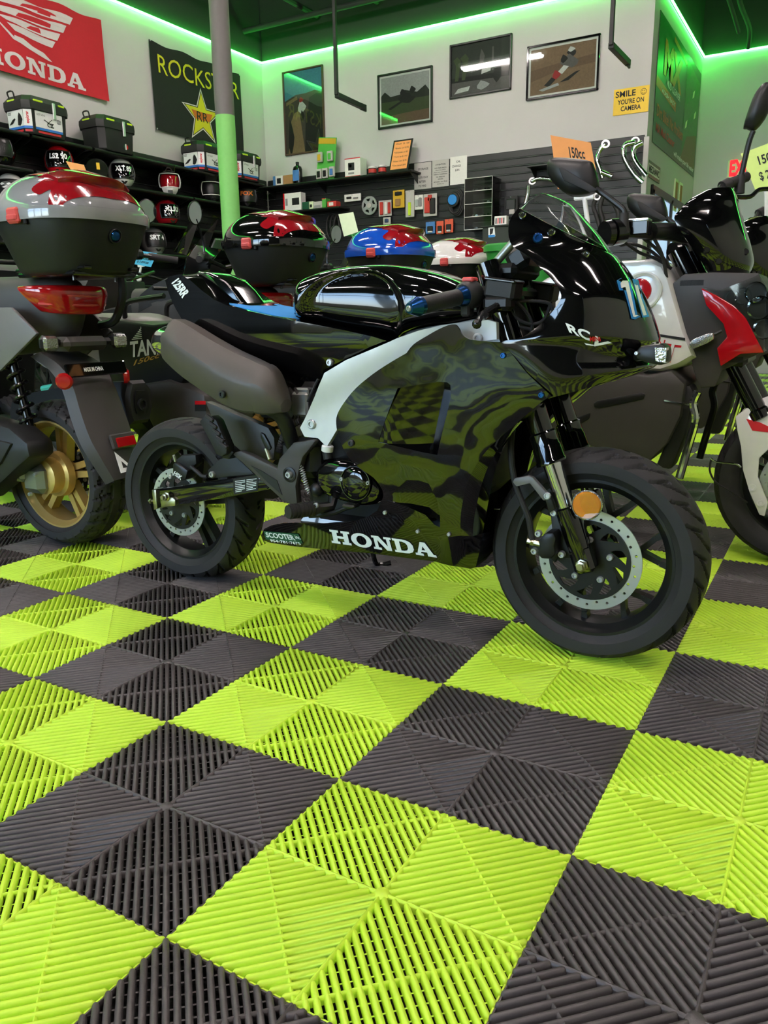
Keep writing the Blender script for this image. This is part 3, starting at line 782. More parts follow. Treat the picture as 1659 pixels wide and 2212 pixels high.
# ---------------------------------------------------------------- side fairings
WT = [(.10, .10), (.16, .118), (.22, .135), (.30, .155), (.38, .17), (.46, .181), (.56, .190), (.64, .195), (.72, .199), (.80, .201)]
WTS = cr(WT, 6)
def wside(x, z):
    w = interp(WTS, z)
    w -= .05 * sm((-.30 - x) / .35)              # narrower towards the rear
    w -= .035 * sm((x + .02) / .18) * sm((.62 - z) / .2)   # tucks in behind the front wheel
    w += .008 * math.exp(-((x + .2) ** 2 / .03 + (z - .5) ** 2 / .02))
    return w
ynear = lambda x, z: YC - wside(x, z)
def c6(pts): return [(620 + .3737 * a, 520 + .3737 * b) for a, b in pts]
def c5(pts): return [(280 + .3737 * a, 520 + .3737 * b) for a, b in pts]
side_px = c6([(690, 650), (730, 600), (800, 555), (880, 510), (940, 486), (975, 486), (995, 510), (1015, 545), (1050, 568), (1100, 577), (1170, 582), (1240, 588), (1310, 668), (1380, 757), (1460, 835), (1530, 900), (1480, 925), (1390, 1000), (1290, 1088), (1180, 1185), (1100, 1285), (1050, 1385), (1018, 1500), (1003, 1600), (1003, 1705),
    (930, 1712), (860, 1706), (770, 1680), (640, 1615), (520, 1560), (545, 1510), (556, 1470), (545, 1430), (500, 1370), (430, 1322), (370, 1270), (325, 1200), (295, 1120), (284, 1060), (290, 1005), (330, 935), (400, 850), (500, 768), (600, 702)])
def soft(px, corners, m=3):
    out = []; ks = sorted(corners); n = len(px)
    for a, b in zip(ks, ks[1:] + [ks[0] + n]): out += cr([px[i % n] for i in range(a, b + 1)], m)[:-1]
    return out
side_px = soft(side_px, [0, 11, 15, 24, 29])
side = on_surf(side_px, ynear, .5)
sc1 = on_surf(c6([(640, 852), (760, 832), (880, 815), (925, 818), (945, 835), (948, 900), (925, 1000), (895, 1120), (868, 1238), (780, 1222), (650, 1192), (528, 1163), (560, 1060), (600, 950)]), ynear, .5)
sc2 = on_surf(c6([(575, 1500), (700, 1540), (800, 1585), (850, 1640), (884, 1658), (885, 1600), (868, 1500), (820, 1405), (760, 1385), (690, 1383), (640, 1430)]), ynear, .5)
m = MB(); sheet(m, side, ynear, .016, [sc1, sc2], .004); sf = m.build('side_fairing', 'fairing_black', bike, ang=40)
mirror_y(sf, YC, 'side_fairing', bike)
def scoop(poly, depth, xa, xb, name, po=1.):
    fn = lambda x, z: ynear(x, z) + .0015 + depth * max(0., min(1., (x - xa) / (xb - xa))) ** po
    m = MB(); sheet(m, poly, fn, .012, [], .003)
    P = densify(poly, .008); m.loft([[Vector((a, ynear(a, b) + .001, b)) for a, b in P + P[:1]], [Vector((a, fn(a, b) + .001, b)) for a, b in P + P[:1]]], cap=False, closed=False)
    o = m.build(name, 'gloss_black', bike, ang=30); mirror_y(o, YC, name, bike); return fn
xs = [p[0] for p in sc1]; f1 = scoop(sc1, .07, min(xs) + .02, max(xs) - .02, 'air_scoop', 1.2)
xs = [p[0] for p in sc2]; f2 = scoop(sc2, .03, min(xs) + .02, max(xs), 'air_scoop', 1.)
q = on_surf(c6([(888, 955), (905, 1000), (875, 1150), (832, 1140), (850, 1060)]), ynear, .52)
m = MB(); m.plate(q, [], lambda a, b, h: Vector((a, f1(a, b) + h, b)), -.002, .002); m.build('vent_slot', 'dark_plastic', bike)
# front returns of the side fairings
fe = on_surf(c6([(1530, 900), (1480, 925), (1390, 1000), (1290, 1088), (1180, 1185), (1100, 1285), (1050, 1385), (1018, 1500), (1003, 1600), (1003, 1705)]), ynear, .5)
inn = [at(*c6([p])[0], YC - .115) for p in ((1535, 890), (1500, 918), (1420, 985), (1330, 1075), (1262, 1180), (1205, 1320), (1175, 1450), (1155, 1560), (1140, 1640), (1132, 1690))]
A = crv([(a, ynear(a, b), b) for a, b in fe], 3); B = crv(inn, 3)
Cc = [a.lerp(b, .5) + Vector((.008, -.012, 0)) for a, b in zip(A, B)]
m = MB(); m.loft([A, Cc, B, [p + Vector((-.03, .02, 0)) for p in B]], cap=False, closed=False); o = m.build('fairing_return', 'gloss_black', bike); mirror_y(o, YC, 'fairing_return', bike)
# ---------------------------------------------------------------- belly pan
belly_px = c6([(1003, 1705), (930, 1712), (860, 1706), (770, 1680), (640, 1615), (520, 1560), (470, 1595), (400, 1618), (300, 1632), (180, 1636), (60, 1632), (-20, 1632), (-90, 1645), (-130, 1665), (-150, 1705), (-140, 1730), (-100, 1745), (20, 1764), (120, 1775), (300, 1790), (500, 1808), (700, 1835), (860, 1855), (1000, 1885), (1060, 1896), (1090, 1888), (1112, 1800), (1130, 1690)])
yb_ = lambda x, z: YC - (interp(WTS, z) - .035 * sm((-.25 - x) / .4) - .045 * sm((x + .08) / .1) + .012 * sm((.2 - z) / .08))
bp = on_surf(belly_px, yb_, .55)
m = MB(); sheet(m, bp, yb_, .016, [], .004); o = m.build('belly_pan', 'gloss_black', bike, ang=40); mirror_y(o, YC, 'belly_pan', bike)
lo = [bp[i] for i in range(len(bp) - 1, 14, -1)]
m = MB()
L1 = [Vector((a, yb_(a, b), b)) for a, b in lo]
m.loft([L1, [Vector((p.x, YC - .05, p.z - .012)) for p in L1], [Vector((p.x, YC + .05, p.z - .012)) for p in L1], [Vector((p.x, 2 * YC - p.y, p.z)) for p in L1]], cap=False, closed=False); m.build('belly_floor', 'gloss_black', bike)
def on_belly(u, v, lift):
    y = .55
    for _ in range(10): p = at(u, v, y); y = .5 * y + .5 * yb_(p.x, p.z)
    p = at(u, v, y); p.y -= lift; return p
q = map_quad([(718, 1172), (944, 1204), (934, 1174), (712, 1143)])
m = MB(); slab_word(m, 'HONDA', lambda a, b: on_belly(*q(a, b), .0022), .06); m.build('big_lettering', 'decal_white', bike, smooth=False)
q = map_quad([(575, 1165), (655, 1174), (645, 1153), (570, 1147)])
m = MB(); m.add([on_belly(*q(a, b), .0014) for a, b in ((0, 0), (.5, 0), (1, 0), (1, 1), (.5, 1), (0, 1))], [(0, 1, 2, 3, 4, 5)]); dl = m.build('dealer_sticker', 'decal_green', bike, smooth=False)
m = MB(); q = map_quad([(577, 1160), (640, 1167), (633, 1155), (574, 1149)]); text_fn(m, 'SCOOTER', lambda a, b: on_belly(*q(a, b), .0024), bold=.03); q = map_quad([(586, 1170), (652, 1177), (648, 1171), (584, 1164)]); text_fn(m, '954-781-7675', lambda a, b: on_belly(*q(a, b), .0024), bold=.02)
q = map_quad([(640, 1163), (652, 1165), (649, 1157), (637, 1156)]); text_fn(m, 'inc.', lambda a, b: on_belly(*q(a, b), .0024), bold=.02)
m.build('sticker_print', 'decal_white', dl, smooth=False)
# fairing screws
for (a, b) in ((1250, 664), (1470, 892)):
    p = on_surf(c6([(a, b)]), ynear, .5)[0]; bolt(bike, (p[0], ynear(*p), p[1]), (0, -1, 0), .0062, 'fairing_screw', 'blue_anod')
for (a, b) in ((372, 1170), (567, 1571), (757, 1680), (937, 1697)):
    p = on_surf(c6([(a, b)]), ynear, .5)[0]; bolt(bike, (p[0], ynear(*p) - .001, p[1]), (0, -1, 0), .0045 if b > 1200 else .008, 'fairing_screw', 'steel' if b > 1200 else 'satin_black')
# ---------------------------------------------------------------- fuel tank
def prof(px, y): return sorted((p.x, p.z) for p in (at(u, v, y) for u, v in px))
tt = prof([(652, 694), (655, 665), (664, 636), (683, 610), (705, 596), (745, 582), (800, 575), (850, 573), (900, 578), (955, 590), (995, 606), (1030, 628)], YC)
tb_ = prof([(652, 694), (715, 714), (800, 729), (835, 735), (862, 724), (905, 712), (955, 702), (1000, 692), (1040, 690)], YC - .11)
x0 = tt[0][0]; x1 = tt[-1][0] + .03
kc = at(757, 664, YC - .12)
def tank_pt(x, ph):
    zt = interp(cr(tt, 4), x); zb = interp(cr(tb_, 4), x)
    e = sm((x - x0 + .02) / .1) * (1 - .45 * sm((x - x1 + .13) / .13)) if x > x0 else .25
    e = max(e, .3); w = .128 * e; zm = zb + (zt - zb) * .45
    c, s = math.cos(ph), math.sin(ph)
    y = w * (abs(c) ** .62) * (1 if c > 0 else -1)
    z = zm + (zt - zm) * abs(s) ** .8 if s > 0 else zm - (zm - zb) * abs(s) ** .7
    # knee hollow
    rr = math.hypot((x - kc.x) / .135, (z - kc.z + .004) / .088)
    if abs(c) > .25:
        d = .026 * sm((1.04 - rr) / .16) * sm((abs(c) - .25) / .3) * sm((x - x0 - .04) / .1); y -= d * (1 if y > 0 else -1)
    return Vector((x, YC + y, z))
m = MB(); N = 90
xs_ = [x0 + (x1 - x0) * k / N for k in range(N + 1)]
m.loft([[tank_pt(x, 2 * PI * j / 96 + .01) for j in range(96)] for x in xs_]); m.build('fuel_tank', 'gloss_black', bike, ang=60)
# ---------------------------------------------------------------- tail: side panels, seat, hump
ytail = lambda x, z: YC - (.118 - .05 * sm((.72 - z) / .16) + .012 * sm((x + .75) / .3) - .03 * sm((-.88 - x) / .12))
tail_px = c5([(205, 228), (232, 206), (262, 198), (300, 197), (345, 225), (420, 290), (490, 342), (560, 372), (700, 408), (820, 436), (980, 468), (1100, 490), (1250, 520), (1400, 553), (1480, 578), (1390, 612), (1250, 682), (1180, 715), (1122, 745), (1100, 795), (1050, 868), (1000, 856), (950, 832), (830, 788), (700, 738), (600, 692), (500, 640), (440, 596), (390, 550), (340, 500), (300, 450), (270, 400), (245, 350), (222, 290)])
tp = on_surf(tail_px, ytail, .58)
m = MB(); sheet(m, tp, ytail, .016, [], .004); o = m.build('tail_fairing', 'gloss_black', bike, ang=40); mirror_y(o, YC, 'tail_fairing', bike)
# seat deck between the panels
ed = [Vector((a, ytail(a, b), b)) for a, b in tp[:15]]
m = MB(); m.loft([ed, [Vector((p.x, YC - .06, p.z + .004)) for p in ed], [Vector((p.x, YC + .06, p.z + .004)) for p in ed], [Vector((p.x, 2 * YC - p.y, p.z)) for p in ed]], cap=False, closed=False); m.build('seat_deck', 'gloss_black', bike)
# underside of the tail
ed = [Vector((a, ytail(a, b), b)) for a, b in (tp[-1:-15:-1])]
m = MB(); m.loft([ed, [Vector((p.x, 2 * YC - p.y, p.z)) for p in ed]], cap=False, closed=False); m.build('tail_underside', 'satin_black', bike)
# blue seat pad
pad = [at(463, 648, YC - .10), at(500, 658, YC - .10), at(560, 670, YC - .10), at(648, 692, YC - .10)]
m = MB(); rr = []
for k, p in enumerate(crv(pad, 5)):
    rr.append([Vector((p.x, YC - .112, p.z - .008)), Vector((p.x, YC - .110, p.z - .001)), Vector((p.x, YC - .095, p.z + .002)), Vector((p.x, YC + .095, p.z + .002)), Vector((p.x, YC + .11, p.z - .001)), Vector((p.x, YC + .112, p.z - .008))])
m.loft(rr); m.build('seat_pad', 'seat_blue', bike)
# hump behind the seat, lofted with a narrower top
lo_ = [at(*p, YC - .1) for p in c5([(432, 318), (560, 375), (790, 425)])]
hp = [at(*p, YC + .015) for p in c5([(425, 300), (432, 216), (488, 182), (545, 192), (640, 238), (690, 290), (735, 350), (790, 412), (700, 410), (560, 372), (470, 335)])]
m = MB(); sec = []
for sgn, k in ((-1, 1.), (-.6, 1.01), (0, 1.015), (.6, 1.01), (1, 1.)):
    cx = sum(p.x for p in hp) / len(hp); cz = sum(p.z for p in hp) / len(hp)
    sec.append([Vector((cx + (p.x - cx) * k, YC + .048 * sgn, cz + (p.z - cz) * k)) for p in hp])
m.loft(sec); m.build('seat_hump', 'gloss_black', bike, ang=50, bevel=.004)
ontail = lambda u, v, l: (lambda p: Vector((p[0], ytail(*p) - l, p[1])))(on_surf([(u, v)], ytail, .58)[0])
q = map_quad([(395, 643), (411, 626), (383, 598), (369, 607)])
m = MB(); q = map_quad([(371, 612), (395, 645), (412, 633), (387, 600)]); text_fn(m, '125RR', lambda a, b: ontail(*q(a, b), .002), bold=.05); m.build('tail_lettering', 'decal_white', bike, smooth=False)
p = ontail(714, 783, .002); bolt(bike, p, (0, -1, 0), .009, 'fairing_screw', 'steel', .006)
# ---------------------------------------------------------------- silver frame
fr_px = c6([(75, 1082), (100, 1035), (160, 900), (205, 790), (215, 765), (340, 690), (480, 632), (590, 585), (640, 562), (760, 520), (900, 487), (1040, 468), (1160, 458), (1210, 472), (1212, 570), (1000, 600), (880, 640), (800, 700), (640, 760), (500, 840), (400, 950), (330, 1040), (290, 1090), (255, 1150), (228, 1192), (180, 1142), (100, 1132)])
yfr = lambda x, z: YC - .142 - .014 * math.exp(-((z - .62 - .45 * (x + .38)) ** 2) / .0025)
fp = on_surf(fr_px, yfr, .55)
m = MB(); sheet(m, fp, yfr, .018, [], .014); o = m.build('frame_spar', 'silver', bike, ang=30); mirror_y(o, YC, 'frame_spar', bike)
onfr = lambda u, v, l: (lambda p: Vector((p[0], yfr(*p) - l, p[1])))(on_surf([(u, v)], yfr, .55)[0])
bolt(bike, onfr(674, 916, .001), (0, -1, 0), .012, 'frame_bolt', 'steel', .006); bolt(bike, onfr(1033, 731, .001), (0, -1, 0), .011, 'frame_bolt', 'silver', .006)
# inner frame mass that closes the view between the panels
m = MB(); m.box((-.33, YC, .42), (.38, .12, .36), .03); m.box((-.08, YC, .5), (.18, .16, .3), .03); m.box((-.58, YC, .58), (.2, .12, .16), .02); m.build('engine_block', 'matte_black', bike)
# ---------------------------------------------------------------- exhaust silencer
def elloft(m, secs, yc_, wys, n=20, pw=.7, sub=3, ytr=-.052, hexa=False):
    S = []
    for (tu, tv, bu, bv), w in zip(secs, wys):
        a = at(tu, tv, yc_ + ytr); b = at(bu, bv, yc_ + ytr); S.append((a.x, a.z, b.x, b.z, w))
    R_ = []
    for (ax, az, bx, bz, w) in cr(S, sub):
        c = Vector(((ax + bx) / 2, yc_, (az + bz) / 2)); h = Vector(((ax - bx) / 2, 0, (az - bz) / 2)); ring = []
        if hexa:
            for ph_, py_h in [(1, -.34), (.84, -.58), (.3, -.97), (.12, -1), (-.5, -.86), (-.9, -.6), (-1, -.4), (-1, .4), (-.9, .6), (-.5, .86), (.12, 1), (.3, .97), (.84, .58), (1, .34)]: ring.append(c + h * ph_ + Vector((0, w * py_h, 0)))
        for k in range(0 if hexa else n):
            t = 2 * PI * k / n; ct, st = math.cos(t), math.sin(t)
            ring.append(c + h * (abs(ct) ** pw * (1 if ct > 0 else -1)) + Vector((0, w * abs(st) ** pw * (1 if st > 0 else -1), 0)))
        R_.append(ring)
    m.loft(R_); return m
ye = YC - .165
ex = bpy.data.objects.new('exhaust_silencer', None); COL.objects.link(ex); ex.parent = bike; ex.location = at(460, 800, ye) - bike.location
m = MB(); elloft(m, [(320, 718, 312, 736), (323, 708, 311, 750), (332, 700, 317, 766), (352, 693, 338, 777)], ye, [.018, .034, .043, .046], 24, .9); m.build('end_cap', 'chrome', ex)
m = MB(); elloft(m, [(349, 692, 335, 778), (356, 690, 346, 790), (385, 704, 378, 818), (430, 732, 425, 850), (480, 760, 468, 878), (520, 778, 508, 894), (548, 792, 535, 896)], ye, [.047, .05, .055, .058, .058, .056, .052], hexa=True); m.build('silencer_body', 'brown_grey', ex, ang=24)
m = MB(); elloft(m, [(547, 790, 536, 897), (562, 800, 552, 899), (577, 830, 572, 898), (590, 868, 588, 895)], ye, [.053, .05, .04, .022], hexa=True); m.build('silencer_nose', 'brown_grey', ex, ang=24)
bolt(ex, at(480, 852, ye - .056), (0, -1, 0), .010, 'shield_bolt', 'satin_black', .004)
m = MB(); m.tube(crv([at(585, 882, ye), at(612, 905, ye + .02), at(632, 960, ye + .05), at(650, 1010, ye + .08), at(700, 1060, YC - .06)], 4), .019, 12); m.build('exhaust_pipe', 'satin_black', bike)
# ---------------------------------------------------------------- hugger, swingarm, hangers
prism_y(c5([(438, 930), (500, 955), (600, 1000), (700, 1040), (800, 1082), (835, 1140), (838, 1200), (830, 1270), (780, 1258), (700, 1240), (600, 1215), (560, 1150), (520, 1090), (470, 1005)]), YC - .085, YC - .06).build('hugger', 'grey_plastic', bike, bevel=.004)
m = MB(); S = []
for k in range(13):
    a = .1 + .7 * k / 12; r = RR + .022; S.append([Vector((RX + r * math.cos(a), YC + y, RZ + r * math.sin(a) + (0.0 if abs(y) < .05 else -.012))) for y in (-.075, -.05, 0, .05, .075)])
m.loft(S, cap=False, closed=False); m.build('mudguard', 'satin_black', bike)
sw_px = c5([(132, 1440), (600, 1373), (790, 1345), (830, 1400), (790, 1440), (600, 1478), (145, 1552)])
o = prism_y(sw_px, YC - .125, YC - .092, YC - .125).build('swingarm', 'gloss_black', bike, bevel=.003); mirror_y(o, YC, 'swingarm', bike)
m = MB(); m.plate([(p.x, p.z) for p in (at(*c5([q])[0], YC - .126) for q in ((598, 1378), (745, 1356), (740, 1445), (602, 1468)))], [], lambda a, b, h: Vector((a, h, b)), YC - .1262, YC - .1255); st = m.build('label_sticker', 'satin_black', bike, smooth=False)
m = MB(); 
for r_ in range(7):
    q = map_quad(c5([(604, 1460), (735, 1438), (740, 1365), (600, 1382)]))
    for s_ in range(2):
        b0 = .06 + r_ * .13; a0 = .06 + s_ * .48; a1 = a0 + (.42 if (r_ * 3 + s_) % 4 else .28)
        m.add([at(*q(a, b), YC - .1265) for a, b in ((a0, b0), (a1, b0), (a1, b0 + .05), (a0, b0 + .05))], [(0, 1, 2, 3)])
m.build('sticker_print', 'decal_white', st, smooth=False)
prism_y(c5([(128, 1440), (150, 1440), (158, 1548), (140, 1556)]), YC - .13, YC - .09).build('swingarm_end_cap', 'zinc', bike, bevel=.001)
prism_y(c5([(182, 1505), (200, 1482), (245, 1485), (262, 1500), (262, 1532), (182, 1540)]), YC - .131, YC - .125).build('chain_adjuster', 'zinc', bike, bevel=.001)
p = at(*c5([(215, 1478)])[0], YC - .131); m = MB(); m.lathe([(0, 0), (.0135, 0), (.0135, .003), (.010, .004), (.010, .012), (.006, .013), (.006, .02), (0, .02)], p, (0, -1, 0), 6); m.cyl(p, (p.x, YC + .13, p.z), .007, 10); m.build('wheel_axle', 'zinc', bike)
m = MB(); p = at(*c5([(112, 1505)])[0], YC - .11); m.cyl(p, p + Vector((.03, 0, .005)), .004, 8); m.lathe([(0, 0), (.008, 0), (.008, .006), (0, .006)], p + Vector((.006, 0, 0)), (1, 0, .15), 6); m.build('adjuster_screw', 'zinc', bike)
# caliper at the rear
rc = bpy.data.objects.new('brake_caliper', None); COL.objects.link(rc); rc.parent = bike; rc.location = at(400, 1010, YC - .09) - bike.location
prism_y(c5([(248, 1290), (262, 1282), (335, 1330), (322, 1380), (290, 1392), (248, 1348)]), YC - .098, YC - .05).build('caliper_body', 'satin_black', rc, bevel=.004)
q = map_quad(c5([(252, 1350), (296, 1385), (306, 1362), (262, 1330)])); m = MB(); text_fn(m, 'HSK', lambda a, b: at(*q(a, b), YC - .0992), bold=.03); m.build('caliper_lettering', 'decal_white', rc, smooth=False)
prism_y(c5([(262, 1270), (300, 1240), (380, 1238), (385, 1290), (340, 1330), (300, 1300)]), YC - .085, YC - .055).build('piston_housing', 'matte_black', rc, bevel=.004)
m = MB(); m.tube(crv([at(*p, YC - .09) for p in c5([(355, 1305), (395, 1340), (420, 1360), (450, 1362)])], 4), .0055, 8); m.build('brake_hose', 'rubber', rc)
m = MB(); m.cyl(at(*c5([(265, 1275)])[0], YC - .08), at(*c5([(255, 1240)])[0], YC - .085), .004, 8); m.build('bleed_nipple', 'steel', rc)
bolt(rc, at(*c5([(236, 1365)])[0], YC - .1), (0, -1, 0), .006)
# hangers and pegs
prism_y(c5([(452, 1325), (520, 1262), (600, 1235), (700, 1330), (720, 1352), (470, 1375), (450, 1370)]), YC - .118, YC - .1).build('hanger_plate', 'dark_plastic', bike, bevel=.003)
bolt(bike, at(*c5([(480, 1350)])[0], YC - .12), (0, -1, 0), .009, 'hanger_bolt', 'steel', .007)
yh = YC - .155
prism_y(c5([(585, 1228), (640, 1215), (720, 1250), (850, 1318), (862, 1262), (945, 1168), (1060, 1150), (1072, 1160), (1030, 1215), (1000, 1250), (982, 1310), (958, 1420), (968, 1520), (930, 1528), (880, 1500), (800, 1425), (700, 1330), (640, 1275)]), yh, yh + .022).build('footrest_hanger', 'grey_plastic', bike, bevel=.004)
m = prism_y(c5([(700, 1300), (760, 1330), (850, 1385), (880, 1470), (800, 1400)]), yh - .002, yh + .002); m.build('hanger_window', 'satin_black', bike)
m = MB(); p = at(*c5([(925, 1352)])[0], yh - .001); m.lathe([(.019, 0), (.019, .002), (.014, .003), (.013, -.004), (0, -.004)], p, (0, -1, 0), 24); m.build('pivot_recess', 'satin_black', bike); bolt(bike, p, (0, -1, 0), .009, 'pivot_bolt', 'steel', .009)
# passenger peg folded up
pg = bpy.data.objects.new('passenger_peg', None); COL.objects.link(pg); pg.parent = bike; yp = YC - .15
prism_y(c5([(402, 1045), (425, 1020), (470, 1012), (500, 1040), (562, 1190), (560, 1230), (530, 1250), (500, 1235), (470, 1170)]), yp - .03, yp).build('peg_bar', 'matte_black', pg, bevel=.003)
rb_px = c5([(465, 1025), (485, 1065), (505, 1105), (525, 1145), (545, 1182)])
for q in rb_px: 
    p = at(*q, yp - .03); m = MB(); m.box(p, (.028, .012, .009), .002, Matrix.Rotation(.5, 3, 'Y')); m.build('peg_ridge', 'rubber', pg)
prism_y(c5([(510, 1210), (560, 1190), (600, 1225), (570, 1265), (530, 1255)]), yp - .012, yp + .02).build('peg_hinge', 'satin_black', pg, bevel=.003)
# rider peg
rp = bpy.data.objects.new('rider_peg', None); COL.objects.link(rp); rp.parent = bike
a = at(*c5([(1085, 1545)])[0], YC - .17); b = at(*c5([(915, 1568)])[0], YC - .245)
m = MB(); m.tube([a, a.lerp(b, .5), b], [.015, .0165, .0165], 12); m.build('peg_rubber', 'rubber', rp)
for k in range(7):
    p = a.lerp(b, .1 + .13 * k); m = MB(); m.tube([p, p + (b - a) * .05], .0185, 12); m.build('peg_ridge', 'rubber', rp)
m = MB(); m.tube([a, a + Vector((.02, .03, .0)), Vector((a.x + .02, YC - .13, a.z + .02))], .013, 10); m.build('peg_mount', 'satin_black', rp); bolt(rp, at(*c5([(1078, 1530)])[0], YC - .185), (0, -1, 0), .007)
m = MB(); m.tube(crv([at(*p, YC - .15) for p in c5([(1040, 1590), (1110, 1585), (1190, 1570), (1250, 1545), (1310, 1528)])], 4), .006, 8); m.box(at(*c5([(1280, 1530)])[0], YC - .155), (.035, .03, .008), .003); m.build('brake_pedal', 'satin_black', bike)
# return spring
a = at(*c5([(985, 1285)])[0], YC - .15); b = at(*c5([(1035, 1465)])[0], YC - .15)
pts = []; d = b - a; u_ = Vector((0, 1, 0)); w_ = nrm(d.cross(u_))
for k in range(150):
    t = k / 149; an = t * 2 * PI * 14; r = .0055 if .12 < t < .88 else .002
    pts.append(a + d * t + (u_ * math.cos(an) + w_ * math.sin(an)) * r)
m = MB(); m.tube(pts, .0013, 5); m.build('return_spring', 'steel', bike)
# ---------------------------------------------------------------- engine cover, filler, carburettor, cables
yg = YC - .135
cv_px = crc([tuple(p) for p in c6([(160, 1360), (175, 1310), (230, 1270), (310, 1258), (400, 1275), (480, 1320), (540, 1400), (553, 1470), (520, 1520), (440, 1535), (330, 1510), (240, 1480), (180, 1430)])], 3)
cvp = [at(u, v, yg) for u, v in cv_px]; cx = sum(p.x for p in cvp) / len(cvp); cz = sum(p.z for p in cvp) / len(cvp)
m = MB(); m.loft([[Vector((cx + (p.x - cx) * k, yg + h, cz + (p.z - cz) * k)) for p in cvp] for k, h in ((1.0, .1), (1.0, .012), (.98, .004), (.93, -.003), (.82, -.008), (.5, -.012), (.1, -.013))]); m.build('engine_cover', 'gloss_black', bike, ang=50)
p = at(*c6([(400, 1400)])[0], yg - .012); m = MB(); m.lathe([(0, .012), (.022, .0115), (.036, .008), (.0385, .004), (.0395, .006), (.0415, .006), (.0425, 0), (.0425, -.01)], p, (0, -1, 0), 36); m.build('clutch_cap', 'gloss_black', bike, ang=50)
for q in ((318, 1378), (470, 1400), (440, 1450)): bolt(bike, at(*c6([q])[0], yg - .016), (0, -1, 0), .005, h=.005)
m = MB(); p = at(*c6([(240, 1260)])[0], yg - .0); t = at(*c6([(232, 1218)])[0], yg); m.cyl(p, t, .0125, 14); m.build('filler_neck', 'matte_black', bike)
m = MB(); e_ = at(*c6([(235, 1185)])[0], yg); m.lathe([(.0135, 0), (.0145, .002), (.0145, .013), (.012, .016), (0, .016)], t, e_ - t, 14); m.build('filler_cap', 'white', bike)
m = MB(); m.ball(at(*c6([(170, 1440)])[0], yg), .018, 12, (1, .8, 1)); m.box(at(*c6([(90, 1250)])[0], yg + .03), (.12, .05, .1), .02); m.build('gear_housing', 'satin_black', bike)
m = MB(); m.box(at(658, 872, YC - .09), (.05, .05, .06), .006); m.box(at(662, 850, YC - .085), (.042, .045, .03), .004); m.box(at(655, 895, YC - .085), (.035, .035, .02), .006); m.build('carburettor', 'alu', bike)
prism_y(c5([(835, 880), (880, 840), (960, 930), (950, 1000), (930, 1040), (860, 960)]), YC - .1, YC - .06).build('air_duct', 'grey_plastic', bike, bevel=.004)
for pts in ([(925, 850), (950, 920), (965, 1000), (930, 1080), (880, 1120), (870, 1180)], [(955, 850), (985, 930), (975, 1030), (960, 1060)], [(1090, 800), (1060, 860), (1030, 930)]):
    m = MB(); m.tube(crv([at(*p, YC - .11) for p in c5(pts)], 4), .0035, 7); m.build('cable', 'rubber', bike)
pth = crv([at(*p, YC - .115) for p in c5([(985, 1040), (930, 1075), (890, 1130), (870, 1190), (862, 1220)])], 10)
m = MB(); m.tube(pth, [.009 if k % 2 else .0072 for k in range(len(pth))], 10); m.build('corrugated_hose', 'rubber', bike)
m = MB(); m.cyl(at(*c5([(790, 1200)])[0], YC - .14), at(*c5([(812, 1262)])[0], YC - .14), .006, 10); m.build('hydraulic_fitting', 'zinc', bike)
prism_y(c5([(755, 1108), (775, 1120), (800, 1165), (815, 1200), (805, 1215), (785, 1200), (765, 1160), (755, 1130)]), YC - .148, YC - .14).build('switch_bracket', 'satin_black', bike, bevel=.002)
m = MB(); m.tube(crv([(-.46, YC + .12, .2), (-.5, YC + .24, .1), (-.535, YC + .33, .006), (-.5, YC + .36, .006)], 5), .008, 8); m.build('side_stand', 'black_metal', bike)
